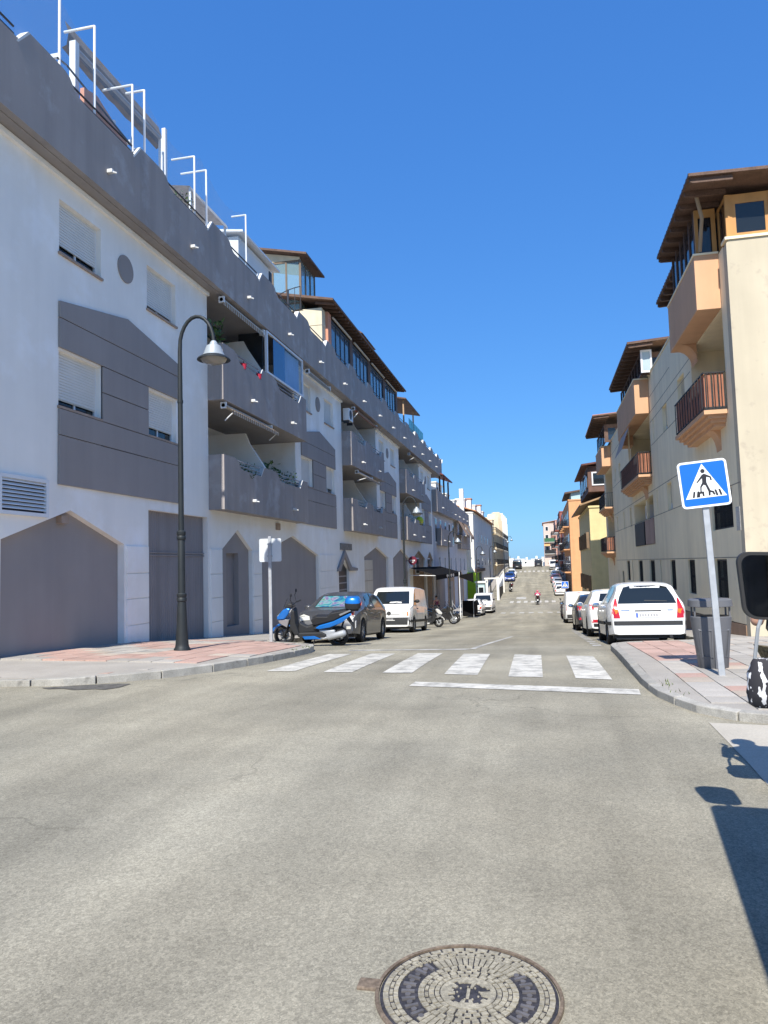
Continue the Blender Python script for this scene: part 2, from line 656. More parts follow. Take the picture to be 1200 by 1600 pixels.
def pick_r(i, j, c):
    if c[1] > 11.9:
        return TRED if c[0] < 2.9 else (TBUFF if (i * 3 + j) % 7 == 0 else TGREY)
    return TRED if j % 3 == 1 and (i // 2 + j // 3) % 2 == 0 else (TBUFF if (i * 3 + j) % 9 == 0 else TGREY)
tiles(lbase, lin, pl, -9.47, -4.8, 9.4, 18.2, .42, pick_l, 300)
tiles(rbase, rin, pr, 1.3, 4.4, 7.6, 17.2, .36, pick_r, 300)
APRON = M('apron_concrete', (0.44, 0.405, 0.34), 0.9, var=0.10, scale=0.9, fine=0.08, bscale=60, bump=.3)
sheet('concrete_apron', [(1.52, 7.75), (1.50, 6.3), (1.46, 5.2), (1.6, 3.0), (6.5, 3.0), (6.5, 7.86), (2.6, 7.58), (1.95, 7.68)], lambda x, y: gz(y) + .005, APRON, step=.8)
# cover of a cable chamber set in the left pavement
tag(sheet('chamber_cover', [(-9.55, 9.75), (-8.05, 9.75), (-8.05, 11.35), (-9.55, 11.35)], lambda x, y: pl(x, y) + .016, M('rusty_iron', (0.17, 0.15, 0.135), 0.85, var=.25, scale=4, fine=.2), step=.8, kind=None, thick=.03),
    'square rusty iron chamber cover set in the left pavement', 'cover')
# broken asphalt by the left kerb
sheet('tar_patch', [(-7.15, 9.52), (-6.95, 9.40), (-6.75, 9.46), (-6.5, 9.34), (-6.25, 9.44), (-6.05, 9.40), (-5.95, 9.6), (-5.98, 9.95), (-6.2, 9.98), (-6.45, 9.88), (-6.85, 9.70)], lambda x, y: gz(y) + .006, M('tar', (0.10, 0.095, 0.085), .9, var=.4, scale=9, fine=.3), step=1)
# ================================================================ grey and white apartment block on the left
W, P = -9.5, -9.0
WHITE = M('white_wall_paint', (0.89, 0.855, 0.79), 0.9, var=0.04, scale=0.7, streak=0.035, bump=.25, bscale=120, patch=((0.97, 0.96, 0.94), 0.55, .52, .72))
DGREY = M('dark_grey_wall_paint', (0.325, 0.293, 0.278), 0.9, var=0.06, scale=0.8, streak=0.10, bump=.25, bscale=120,
          patch=((0.47, 0.46, 0.47), 1.1, 0.54, 0.82))
DPLAIN = M('plain_dark_grey_paint', (0.315, 0.285, 0.27), 0.9, var=0.05, scale=0.8, streak=0.05, bump=.2, bscale=120)
GROOVE = M('groove_dark', (0.05, 0.05, 0.06), .9)
SHUT = M('white_shutter', (0.72, 0.71, 0.67), 0.55, var=0.04)
FRAMEW = M('white_aluminium', (0.75, 0.76, 0.77), 0.45, var=0.03)
SILL = M('stone_sill', (0.36, 0.27, 0.21), 0.7, var=.15, scale=6)
PANE = glass_mat('window_glass', see=0.25)
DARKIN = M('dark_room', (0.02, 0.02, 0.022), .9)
GDOOR = M('garage_door_paint', (0.27, 0.245, 0.238), 0.6, var=.06, scale=1.5, streak=.10)
METAL = M('dark_rail_metal', (0.05, 0.052, 0.06), 0.5, metal=0.3)
GREYRAIL = M('grey_rail_metal', (0.30, 0.31, 0.34), 0.5, metal=0.2)
PVC = M('white_plastic_pipe', (0.62, 0.62, 0.60), 0.5)
CREAM = M('cream_stone', (0.62, 0.55, 0.40), 0.85, var=.10, scale=1.5, streak=.1, bump=.3)
BROWN = M('brown_timber', (0.12, 0.07, 0.048), 0.7, var=.25, scale=3, fine=.2, bscale=30)
TERRA = M('terracotta_paint', (0.62, 0.29, 0.19), 0.85, var=.08, scale=2)
BRONZE = M('bronze_aluminium', (0.17, 0.125, 0.085), 0.45, metal=.3)
BLUEGL = glass_mat('tinted_blue_glass', see=0.15, dark=(0.10, 0.16, 0.22))
LEAF = M('leaf_green', (0.06, 0.115, 0.035), 0.6, var=.35, scale=6, orand=.2)
CANV = M('striped_canvas', (0.55, 0.50, 0.42), 0.9, var=.25, scale=14)

blk = thing('apartment_block', 'long grey and white apartment block with scalloped parapet and balconies on the left', 'building', (W, 35, 0))

def roller_window(parent, y0, y1, z0, z1, X, sgn, drop=0.86, kind=SHUT, sill=True):
    """window set back in its opening: frame > pane, shutter, sill (sgn: +1 faces +x)"""
    g = G()
    d = .12
    t = .05
    def bx(a, b, c, e, xa, xb):
        g.box(min(X - sgn * xa, X - sgn * xb), max(X - sgn * xa, X - sgn * xb), a, b, c, e)
    bx(y0, y0 + t, z0, z1, d, d + .07)
    bx(y1 - t, y1, z0, z1, d, d + .07)
    bx(y0 + t, y1 - t, z1 - t, z1, d, d + .07)
    bx(y0 + t, y1 - t, z0, z0 + t, d, d + .07)
    bx((y0 + y1) / 2 - .025, (y0 + y1) / 2 + .025, z0 + t, z1 - t, d + .02, d + .07)
    fr = g.obj('window', FRAMEW, parent, world=True)
    gp = G().box(min(X - sgn * (d + .05), X - sgn * (d + .06)), max(X - sgn * (d + .05), X - sgn * (d + .06)), y0 + t, y1 - t, z0 + t, z1 - t)
    gp.obj('pane', PANE, fr, world=True)
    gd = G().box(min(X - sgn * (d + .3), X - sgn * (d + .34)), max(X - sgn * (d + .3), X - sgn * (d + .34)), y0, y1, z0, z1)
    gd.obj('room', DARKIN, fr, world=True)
    if drop > 0:
        gs = G()
        zb = z1 - (z1 - z0) * drop
        z = z1
        xa, xb = X - sgn * (d - .02), X - sgn * (d - .005)
        xn = X - sgn * (d + .012)
        while z > zb:                                       # slats with a sunk joint between them
            a = max(z - .062, zb)
            gs.add([(xb, y0 + .03, z), (xb, y0 + .03, a + .016), (xn, y0 + .03, a + .014), (xn, y0 + .03, a), (xb, y0 + .03, a),
                    (xb, y1 - .03, z), (xb, y1 - .03, a + .016), (xn, y1 - .03, a + .014), (xn, y1 - .03, a), (xb, y1 - .03, a)],
                   [(0, 1, 6, 5), (1, 2, 7, 6), (2, 3, 8, 7), (3, 4, 9, 8)])
            z -= .062
        gs.obj('shutter', kind, fr, world=True)
    if sill:
        xs = sorted((X + sgn * .05, X - sgn * d))
        G().box(xs[0], xs[1], y0 - .04, y1 + .04, z0 - .045, z0 + .006).obj('sill', SILL, fr, world=True)
    return fr

def rect(y0, y1, z0, z1):
    return [(y0, z0), (y1, z0), (y1, z1), (y0, z1)]
def gable(y0, y1, zb, ze, za):
    return [(y0, zb), (y1, zb), (y1, ze), ((y0 + y1) / 2, za), (y0, ze)]

def wall_piece(parent, mat, outer, holes, X, sgn, depth=.45, name='wall'):
    g = G().wall(outer, [h for h, d in holes], X)
    for h, d in holes:
        g.reveal(h, X, X - sgn * d)
    return g.obj(name, mat, parent, world=True)

def blocks(y0, y1, zs, X=W, th=.03, parent=blk, mat=WHITE):
    for a, b in zip(zs[:-1], zs[1:]):
        G().box(X - .02, X + th, y0, y1, a + .02, b).obj('wall_block', mat, parent, world=True, bevel=.008)

def rib_door(y0, y1, z0, z1, X, mat, pitch=.105, seam=None, name='garage_door', parent=blk):
    g = G()
    n = int((y1 - y0) / pitch)
    vs = []
    for i in range(n * 4 + 1):
        y = y0 + (y1 - y0) * i / (n * 4)
        x = X + (.032 if i % 4 in (1, 2) else 0)
        vs += [(x, y, z0), (x, y, z1)]
    g.add(vs, [(2 * i, 2 * i + 2, 2 * i + 3, 2 * i + 1) for i in range(n * 4)])
    o = g.obj(name, mat, parent, world=True)
    if seam:
        for s in (0, .07):
            G().box(X + .004, X + .045, y0, y1, seam + s, seam + s + .03).obj('door_rail', mat, o, world=True)
    return o

# ---- ground floor features
Z9 = 9.95
A_BAYS = [(13.1, 5.0, 20.05), (28.7, 28.0, 35.2), (43.9, 43.0, 50.4), (60.0, 59.0, 66.0)]
B_BAYS = [(20.05, 28.0), (35.2, 43.0), (50.4, 59.0)]
gar = gable(11.52, 15.54, -.25, 2.28, 2.94)
door = rect(16.63, 19.95, -.45, 3.17)
niche = gable(20.94, 23.31, -.75, 2.26, 2.90)
wide = gable(24.19, 30.86, -1.35, 2.16, 2.9)
def a_windows(y0):
    return [(y0 + .02, y0 + 1.5, 5.05, 6.23), (y0 + 3.5, y0 + 5.0, 5.05, 6.23), (y0 + .02, y0 + 1.5, 8.28, 9.43), (y0 + 3.5, y0 + 5.0, 8.28, 9.43)]
GF = [(5, 20.05, [(gar, .18), (door, .16)]), (20.05, 23.8, [(niche, .14)]), (23.8, 33.2, [(wide, .14)]), (33.2, 38.6, [(gable(34.1, 36.0, -1.9, 1.5, 1.95), .12)]),
      (38.6, 46.7, [(gable(39.35, 45.8, -2.6, 2.15, 2.78), .15)]), (46.7, 54.1, [(gable(47.4, 53.45, -3.0, 2.12, 2.8), .15)]), (54.1, 66.0, [(gable(54.9, 61.1, -3.4, 2.1, 2.8), .15), (gable(61.9, 65.7, -3.8, 2.0, 2.8), .15)])]
for a, b, h in GF:
    wall_piece(blk, WHITE, rect(a, b, -5, 3.42), h, W, 1)
for k, (y0, a, b) in enumerate(A_BAYS):
    holes = [(rect(*q), .45) for q in a_windows(y0)]
    wall_piece(blk, WHITE, rect(a, b, 3.42, Z9), holes, W, 1)
    for q in a_windows(y0):
        roller_window(blk, *q, W, 1, drop=random.choice((.86, .93, .8)))
    # house-shaped panel of painted boards, grooves between them
    G().prism(rect(y0 + 1.51, y0 + 3.49, 3.44, 7.2), 'x', W + .005, W + .02).obj('panel_backing', GROOVE, blk, world=True)
    def pan(poly):
        G().prism(poly, 'x', W + .004, W + .055).obj('panel', DPLAIN, blk, world=True, bevel=.006)
    e = y0 + 5.08
    pan(rect(y0, e, 3.44, 4.44))
    pan(rect(y0, e, 4.46, 4.99))
    for za, zb in ((5.01, 5.65), (5.67, 6.25)):
        pan(rect(y0 + 1.52, y0 + 3.48, za, zb))
    pan(rect(y0, e, 6.27, 6.88))
    pan([(y0, 6.90), (e, 6.90), (e, 7.24), (y0 + 2.54, 7.68), (y0, 7.24)])
    G().lathe([(.33, 0), (.33, .03)], (W, y0 + 2.5, 8.9), 28, 'x').obj('porthole_disc', DPLAIN, blk, world=True)
    G().box(W + .002, W + .09, a, b, 9.84, 9.94).obj('cornice_strip', WHITE, blk, world=True)
# garage at the near end
G().prism(gar, 'x', W - .2, W - .17).obj('garage_panel', DPLAIN, blk, world=True)
G().box(W - .17, W - .04, 13.3, 13.55, 2.66, 2.82).obj('lamp_bracket', SILL, blk, world=True)
rib_door(16.63, 19.95, -.45, 3.17, W - .16, GDOOR, seam=2.03)
blocks(15.62, 16.6, [-.35, .37, .99, 1.59, 2.25])
blocks(20.1, 20.9, [-.7, .1, .8, 1.5, 2.25])
blocks(23.36, 24.12, [-.9, -.1, .7, 1.45, 2.22])
gn = G().wall(niche, [rect(21.52, 22.46, -.15, 2.15)], W - .13)
gn.reveal(rect(21.52, 22.46, -.15, 2.15), W - .13, W - .3)
gn.obj('niche_panel', DPLAIN, blk, world=True)
G().box(W - .34, W - .3, 21.5, 22.48, -.2, 2.2).obj('niche_door', GDOOR, blk, world=True)
G().prism(wide, 'x', W - .18, W - .13).obj('gable_panel', DPLAIN, blk, world=True)
blocks(30.95, 33.7, [-1.6, -.9, -.1, .7, 1.45, 2.2])
# entrance with a pointed hood, house plate, entry door of bars
G().prism([(33.7, 1.42), (34.15, 1.42), (35.05, 2.15), (35.95, 1.42), (37.5, 1.42), (37.5, 1.55), (36.3, 1.62), (35.05, 2.45), (33.9, 1.62), (33.7, 1.55)], 'x', W + .003, W + .10).obj('door_hood', DPLAIN, blk, world=True)
ent = G().prism(gable(34.1, 36.0, -1.9, 1.5, 2.0), 'x', W - .16, W - .12).obj('entrance_door', METAL, blk, world=True)
for i in range(9):
    G().box(W - .12, W - .10, 34.15, 35.9, -1.5 + i * .33, -1.44 + i * .33).obj('bar', GREYRAIL, ent, world=True)
G().box(W, W + .05, 34.4, 36.55, 2.46, 2.78).obj('house_plate', M('grey_plate', (.2, .19, .18), .7, var=.3, scale=9), blk, world=True)
G().prism(gable(39.35, 45.8, -2.6, 2.15, 2.78), 'x', W - .17, W - .15).obj('gable_panel', DPLAIN, blk, world=True)
CRD = M('cream_roller_door', (.60, .55, .46), .6, var=.06, streak=.1)
rd = G().box(W - .14, W - .1, 39.5, 41.8, -2, 1.98).obj('roller_door', CRD, blk, world=True)
for z in (-1.3, -.6, .1, .8, 1.4):
    G().box(W - .1, W - .085, 39.5, 41.8, z, z + .03).obj('door_rib', SILL, rd, world=True)
blocks(45.95, 47.25, [-2.2, -1.5, -.7, .1, .8, 1.5, 2.2])
TANW = M('tan_stone_cladding', (.36, .24, .15), .8, var=.3, scale=5)
for q, m in ((gable(47.4, 53.45, -3.0, 2.12, 2.8), DPLAIN), (gable(54.9, 61.1, -3.4, 2.1, 2.8), TANW), (gable(61.9, 65.7, -3.8, 2.0, 2.8), TANW)):
    G().prism(q, 'x', W - .17, W - .15).obj('gable_panel', m, blk, world=True)
for y in (56.8, 62.9):
    f = G().box(W - .145, W - .08, y, y + 1.5, .9, 2.2).obj('window', FRAMEW, blk, world=True)
    G().box(W - .08, W - .07, y + .1, y + 1.4, 1.0, 2.1).obj('pane', PANE, f, world=True)
# louvred vent
lv = G()
for a in (rect(11.38, 11.46, 2.74, 3.48), rect(12.68, 12.76, 2.74, 3.48), rect(11.46, 12.68, 2.74, 2.81), rect(11.46, 12.68, 3.41, 3.48)):
    lv.prism(a, 'x', W + .002, W + .07)
lv = lv.obj('louvre_vent', FRAMEW, blk, world=True)
for i in range(8):
    z = 2.85 + i * .072
    G().add([(W + .01, 11.46, z + .05), (W + .06, 11.46, z), (W + .06, 12.68, z), (W + .01, 12.68, z + .05), (W + .01, 11.46, z + .06), (W + .06, 11.46, z + .012), (W + .06, 12.68, z + .012), (W + .01, 12.68, z + .06)],
            [(0, 1, 2, 3), (4, 5, 6, 7), (1, 2, 6, 5), (0, 3, 7, 4)]).obj('slat', FRAMEW, lv, world=True)
G().box(W + .001, W + .005, 11.46, 12.68, 2.8, 3.42).obj('vent_back', GROOVE, lv, world=True)
G().box(W, W + .05, 25.6, 26.0, 3.05, 3.3).obj('vent_grille', SILL, blk, world=True)

# ---- parapet with scallops
def scallop(y, end, zt, dip, flat=1.0, s=.42, low=2.2, up=.3):
    pts = []
    while y < end:
        pts += [(y, zt), (y + flat * .75, zt + .0), (y + flat, zt - dip * .04), (y + flat + s * .3, zt - dip * .2), (y + flat + s * .65, zt - dip * .75), (y + flat + s, zt - dip * .95),
                (y + flat + s + .2, zt - dip), (y + flat + s + low, zt - dip * 1.02)]
        y += flat + s + low + up
    return [p for p in pts if p[0] < end] + [(end, zt)]
PER = 3.95
top = scallop(3.65, 70.0, 11.80, .32, flat=1.05, s=.5, low=2.12, up=.28)
top = [p for p in top if p[0] > 5]
poly = [(5, 9.97), (70, 9.97)] + top[::-1] + [(5, 11.8)]
G().prism(poly, 'x', P - .16, P).obj('parapet', DGREY, blk, world=True)
G().box(W - .02, P - .165, 5, 70, 9.955, 10.15).obj('soffit', DPLAIN, blk, world=True)
G().box(-20, W - .03, 5, 70, 9.96, 10.6).obj('roof_slab', DPLAIN, blk, world=True)
G().box(-20, -11.6, 5, 66, -5, 9.95).obj('rear_block', WHITE, blk, world=True)
G().box(-11.59, W - .01, 5, 5.2, -5, 9.95).obj('end_wall', WHITE, blk, world=True)
G().box(-11.59, W - .01, 65.8, 66, -5, 9.95).obj('end_wall', WHITE, blk, world=True)
k = 0
y = 3.65
rail_me = None
while y < 68:
    a, b = y + 1.5, y + 3.72
    b -= .12
    if a > 6:
        for z in (11.56, 11.70):
            G().tube([(P - .08, a - .25, z), (P - .08, b, z)], .022, 6).obj('parapet_rail', METAL, blk, world=True)
        G().add([(P + .004, b - .02, 11.40), (P + .004, b + .30, 11.80), (P - .17, b + .30, 11.80), (P - .17, b - .02, 11.40),
                 (P + .004, b + .03, 11.40), (P + .004, b + .36, 11.80), (P - .17, b + .36, 11.80), (P - .17, b + .03, 11.40)],
                [(0, 1, 2, 3), (4, 5, 6, 7), (0, 1, 5, 4), (3, 2, 6, 7), (1, 2, 6, 5)]).obj('rail_bracket', PVC, blk, world=True)
    y += PER
def spout(y, z, X=P, parent=blk):
    o = G().box(X, X + .13, y - .05, y + .05, z - .045, z + .045).obj('drain_spout', PVC, parent, world=True, bevel=.015)
    G().tube([(X + .11, y, z - .02), (X + .20, y + .03, z - .04)], .022, 8).obj('pipe_end', PVC, o, world=True)
for y in [6.1, 10.1] + [14.1 + 3.97 * i for i in range(14)]:
    spout(y, 10.46)

# ---- balcony stacks
def balcony_stack(y0, y1, parent=blk, glazed=False, X=W, PF=P, floors=((3.4, 5.03), (6.67, 8.38))):
    d = -11.35
    m = y0 + (y1 - y0) * .47
    G().box(d - .2, d, y0, y1, 3.42, 9.95).obj('recess_wall', WHITE, parent, world=True)
    G().box(d, X - .01, y0 - .2, y0, 3.43, 9.94).obj('side_wall', WHITE, parent, world=True)
    G().box(d, X - .01, y1, y1 + .2, 3.43, 9.94).obj('side_wall', WHITE, parent, world=True)
    for (zf, zt) in floors:
        G().box(d, PF - .125, y0 + .003, y1 - .003, zf + .015, zf + .2).obj('floor_slab', DPLAIN, parent, world=True)
        # front with two dips
        L = y1 - y0
        s = L / 7.95
        f = zt
        pts = [(y0, zf), (y1, zf), (y1, f)]
        prof = [(0, f), (.8, f), (.95, f - .03), (1.1, f - .12), (1.2, f - .25), (1.35, f - .31), (2.9, f - .33), (3.25, f), (4.3, f), (4.5, f - .05), (4.7, f - .2), (4.9, f - .31), (7.0, f - .33), (7.4, f)]
        pts += [(y0 + a * s, z) for a, z in prof[::-1]]
        fr = G().prism(pts, 'x', PF - .12, PF).obj('balcony_front', DGREY, parent, world=True)
        for (a, b) in ((1.0, 2.95), (4.6, 7.05)):
            for z in (f - .19, f - .05):
                G().tube([(PF - .06, y0 + a * s, z), (PF - .06, y0 + b * s, z)], .02, 6).obj('balcony_rail', GREYRAIL, fr, world=True)
            yb = y0 + b * s
            G().add([(PF + .004, yb - .05, f - .34), (PF + .004, yb + .27, f + .02), (PF - .13, yb + .27, f + .02), (PF - .13, yb - .05, f - .34),
                     (PF + .004, yb, f - .34), (PF + .004, yb + .32, f + .02), (PF - .13, yb + .32, f + .02), (PF - .13, yb, f - .34)],
                    [(0, 1, 2, 3), (4, 5, 6, 7), (0, 1, 5, 4), (3, 2, 6, 7), (1, 2, 6, 5)]).obj('rail_bracket', PVC, fr, world=True)
        G().box(X + .003, PF - .123, y0, y0 + .12, zf, f).obj('balcony_end', DGREY, parent, world=True)
        G().box(X + .003, PF - .123, y1 - .12, y1, zf, f).obj('balcony_end', DGREY, parent, world=True)
        for a in (2.2, 6.1):
            spout(y0 + a * s, zf + .42, PF, parent)
        # party wall between two homes, its top cut down towards the street
        hi = zf + 2.95
        G().prism([(d, zf + .2), (PF - .15, zf + .2), (PF - .15, f + .02), (PF - .75, f + .95), (PF - .9, hi), (d, hi)], 'y', m, m + .16).obj('party_wall', WHITE, parent, world=True)
        for c in (y0 + .9 * s, y0 + 4.8 * s):
            fr2 = G().box(d, d + .06, c, c + 2.0, zf + .2, zf + 2.4).obj('terrace_door', FRAMEW, parent, world=True)
            for q in (0, 1):
                G().box(d + .06, d + .07, c + .08 + q * .96, c + .95 + q * .96, zf + .3, zf + 2.3).obj('pane', PANE, fr2, world=True)
for (a, b) in B_BAYS:
    balcony_stack(a, b)
# glazed half of the top balcony, blue glass and a curtain behind it
def glazing():
    y0, y1, z0, z1, x = 23.75, 27.75, 8.42, 9.93, P - .06
    g = G()
    for a, b, c, e in ((y0, y0 + .12, z0, z1), (y1 - .06, y1, z0, z1), (y0 + .12, y1 - .06, z0, z0 + .07), (y0 + .12, y1 - .06, z1 - .06, z1)):
        g.box(x - .04, x + .04, a, b, c, e)
    f = g.obj('balcony_glazing', FRAMEW, blk, world=True)
    for a, b, gm_ in ((y0 + .75, y0 + 1.95, glass_mat('deep_blue_glass', see=.1, dark=(.03, .11, .27))), (y0 + 1.97, y1 - .07, glass_mat('light_balcony_glass', see=.86, tint=(.85, .93, 1)))):
        G().box(x - .012, x - .002, a, b, z0 + .07, z1 - .06).obj('pane', gm_, f, world=True)
    cg = G()
    n = 40
    vs = []
    for i in range(n + 1):
        yy = y0 + 2.0 + (y1 - y0 - 2.1) * i / n
        vs += [(x - .10 - .02 * math.sin(i * 1.3), yy, z0 + .06), (x - .10 - .02 * math.sin(i * 1.3), yy, z1 - .06)]
    cg.add(vs, [(2 * i, 2 * i + 2, 2 * i + 3, 2 * i + 1) for i in range(n)])
    cg.obj('curtain', M('pale_blue_curtain', (.78, .86, .95), .9, var=.06), f, world=True)
    G().prism([(-10.1, 8.95), (-9.2, 8.45), (-9.2, 9.88), (-10.1, 9.88)], 'y', y0 + .06, y0 + .075).obj('side_pane', PANE, f, world=True)
glazing()

# awnings rolled up under the slabs
def awning(y0, y1, z, label, x=P - .12, out=0.0, drop=.12, mat=CANV):
    t = thing('awning', label, 'awning', (x, (y0 + y1) / 2, z), group='awnings over the grey block balconies')
    G().tube([(x, y0, z), (x, y1, z)], .06, 10).obj('roller', mat, t, world=True)
    for y in (y0, y1 - .06):
        G().box(x - .09, x + .09, y, y + .06, z - .09, z + .1).obj('end_bracket', FRAMEW, t, world=True)
    g = G()
    n = int((y1 - y0) / .16)
    for i in range(n):
        a = y0 + (y1 - y0) * i / n
        b = y0 + (y1 - y0) * (i + .55) / n
        xx = x + .07 + out
        g.add([(x + .05, a, z), (xx, a, z - .05 - out * .5), (xx, a, z - drop - .05 - out * .5), (x + .05, b, z), (xx, b, z - .05 - out * .5), (xx, b, z - drop - .05 - out * .5)], [(0, 1, 4, 3), (1, 2, 5, 4)])
    g.obj('stripes', M('awning_stripe', (.32, .22, .14), .9), t, world=True)
    g = G().add([(x + .04, y0, z - .004), (x + .06 + out, y0, z - .055 - out * .5), (x + .06 + out, y1, z - .055 - out * .5), (x + .04, y1, z - .004), (x + .06 + out, y0, z - drop - .04 - out * .5), (x + .06 + out, y1, z - drop - .04 - out * .5)], [(0, 1, 2, 3), (1, 4, 5, 2)])
    g.obj('cloth', mat, t, world=True)
    if out:
        for y in (y0 + .1, y1 - .1):
            G().tube([(x, y, z - .45), (x + .07 + out, y, z - .06 - out * .5)], .018, 6).obj('arm', FRAMEW, t, world=True)
    return t
awning(20.25, 23.6, 9.78, 'rolled brown striped awning under the parapet, left of the blue balcony glazing')
awning(20.3, 24.2, 6.55, 'rolled white and brown striped awning above the nearest lower balcony', out=.25)
awning(28.6, 31.8, 9.72, 'short striped awning beside the blue balcony glazing')
awning(36.2, 41.5, 9.72, 'long red striped awning under the parapet behind the air conditioner', mat=M('red_canvas', (.40, .18, .14), .9, var=.2, scale=9), out=.2)
awning(36.6, 40.0, 6.5, 'half open white awning over the second lower balcony', out=.5, mat=M('white_canvas', (.62, .6, .56), .9, var=.1, scale=9))
awning(52.5, 56.5, 9.72, 'pale awning under the parapet on the third balcony stack', out=.35)

# ---- things on the roof terrace
def post(y, z0, z1, arm=.6, x=P - .1, r=.028, base=True):
    g = G().tube([(x, y, z0), (x, y, z1)], r, 8)
    if arm:
        g.tube([(x, y, z1 - .01), (x - arm, y, z1 - .01)], r, 8)
    g.obj('net_post', FRAMEW, blk, world=True)
for y, z0, z1, arm in ((12.55, 11.8, 13.9, 0), (13.75, 11.45, 13.62, .75), (15.28, 11.6, 13.28, .8), (15.82, 11.8, 13.5, .5), (19.25, 11.5, 13.3, .8), (22.2, 11.6, 13.35, .5), (18.5, 11.4, 13.3, .7)):
    post(y, z0, z1, arm)
# pergola with a rolled sun cloth, terracotta divider wall
pg = thing('pergola', 'white steel pergola with a rolled grey sun cloth on the roof terrace', 'pergola', (-9.7, 15, 10.6))
for y in (13.86, 17.75):
    G().box(-9.75, -9.6, y - .07, y + .07, 10.6, 13.42).obj('post', FRAMEW, pg, world=True)
for y, z in ((13.4, 12.78), (13.95, 12.42), (14.85, 12.68), (15.5, 12.55), (16.3, 12.52)):
    G().box(-10.6, -9.72, y, y + .07, z, z + .09).obj('beam', FRAMEW, pg, world=True)
G().tube([(-9.72, 13.9, 13.36), (-9.72, 17.8, 13.46)], .05, 8).obj('awning_tube', GREYRAIL, pg, world=True)
gg = G()
n = 16
vs = []
for i in range(n + 1):
    yy = 13.9 + 4.15 * i / n
    sag = .05 * math.sin(PI * i / n) + .02 * math.sin(i * 2.1)
    vs += [(-9.95, yy, 14.02), (-9.85, yy, 13.72), (-9.9, yy, 13.44 - sag), (-10.02, yy, 13.40 - sag)]
for i in range(n):
    for j in range(3):
        gg.f.append((i * 4 + j, i * 4 + 4 + j, i * 4 + 5 + j, i * 4 + 1 + j))
gg.v = vs
gg.obj('sun_cloth', M('grey_sun_cloth', (.20, .17, .15), .95, var=.25, scale=3), pg, world=True)
tag(G().prism([(13.82, 10.6), (15.55, 10.6), (15.55, 12.0), (14.3, 12.42), (13.82, 12.3)], 'x', -9.5, -9.4).obj('divider_wall', TERRA), 'terracotta painted divider wall behind the near dip of the grey parapet', 'wall')
G().tube([(-9.1, 12.5, 12.0), (-9.6, 13.5, 12.62), (-9.1, 15.3, 11.72)], .025, 6).obj('cable', METAL, pg, world=True)
NET = glass_mat('thin_net', see=.84, dark=(.8, .8, .8))
ng = G()
n = 40
vs = []
for i in range(n + 1):
    yy = 9.0 + 13.2 * i / n
    ph = ((yy - 9.0) % 3.3) / 3.3
    sag = .55 * math.sin(PI * ph)
    vs += [(P - .1, yy, 11.62), (P - .1, yy, 13.45 - sag)]
ng.add(vs, [(2 * i, 2 * i + 2, 2 * i + 3, 2 * i + 1) for i in range(n)])
tag(ng.obj('bird_net', NET), 'thin transparent bird net sagging between white posts on the parapet', 'net')
G().box(P - .16, P - .06, 16.78, 16.88, 11.7, 13.1).obj('net_post', FRAMEW, blk, world=True)
for yy in (12.7, 13.3, 14.2, 14.8):
    G().tube([(-9.7, yy, 10.6), (-9.7, yy, 12.0)], .012, 5).obj('rail_bar', METAL, blk, world=True)
cn = thing('sun_canopy', 'small striped canopy on white posts at the third dip of the grey parapet', 'canopy', (-10, 20, 10.6))
G().add([(-9.5, 19.0, 12.75), (-9.5, 21.6, 12.75), (-11.0, 21.6, 13.0), (-11.0, 19.0, 13.0), (-9.45, 19.0, 12.6), (-9.45, 21.6, 12.6)], [(0, 1, 2, 3), (0, 1, 5, 4)]).obj('cloth', M('pale_striped_cloth', (.55, .50, .45), .9, var=.2, scale=9), cn, world=True)
for yy in (19.1, 21.5):
    G().box(-9.56, -9.5, yy - .03, yy + .03, 10.6, 12.74).obj('post', FRAMEW, cn, world=True)
# small white shed
sh = thing('roof_shed', 'small white shed with a pitched roof standing on the grey block roof terrace', 'shed', (-10.3, 24.5, 10.6))
G().box(-11.8, -9.75, 23.1, 26.3, 10.6, 13.1).obj('wall', M('white_shed_wall', (.74, .74, .72), .8, var=.04), sh, world=True)
G().prism([(-12.0, 13.45), (-9.5, 13.15), (-9.5, 13.22), (-12.0, 13.55)], 'y', 22.9, 26.6).obj('roof', FRAMEW, sh, world=True)
G().box(-9.75, -9.72, 26.0, 26.25, 10.6, 13.0).obj('corner_post', METAL, sh, world=True)
# glass penthouse
ph = thing('glass_penthouse', 'tall bronze framed glass penthouse with a dark pitched roof on the roof terrace', 'penthouse', (-11, 32, 10.6))
def glazed_box(t, x0, x1, y0, y1, z0, z1, ny, nx, zs, fm, gm, skip=()):
    """posts, rails and panes of a glazed room: street side (x1) and near end (y0)"""
    for i in range(ny + 1):
        y = y0 + (y1 - y0) * i / ny
        G().box(x1 - .07, x1, y - .04, y + .04, z0, z1).obj('post', fm, t, world=True)
    for i in range(nx + 1):
        x = x0 + (x1 - .08 - x0) * i / nx
        G().box(x - .04, x + .04, y0, y0 + .07, z0, z1).obj('post', fm, t, world=True)
    for z in zs:
        G().box(x1 - .06, x1 - .01, y0 + .041, y1, z, z + .07).obj('rail', fm, t, world=True)
        G().box(x0, x1 - .07, y0 + .01, y0 + .06, z, z + .07).obj('rail', fm, t, world=True)
    for a, b in zip(zs[:-1], zs[1:]):
        for i in range(ny):
            ya = y0 + (y1 - y0) * i / ny
            G().box(x1 - .045, x1 - .03, ya + .04, ya + (y1 - y0) / ny - .04, a + .07, b).obj('pane', gm, t, world=True)
        for i in range(nx):
            xa = x0 + (x1 - .08 - x0) * i / nx
            G().box(xa + .04, xa + (x1 - .08 - x0) / nx - .04, y0 + .03, y0 + .045, a + .07, b).obj('pane', gm, t, world=True)
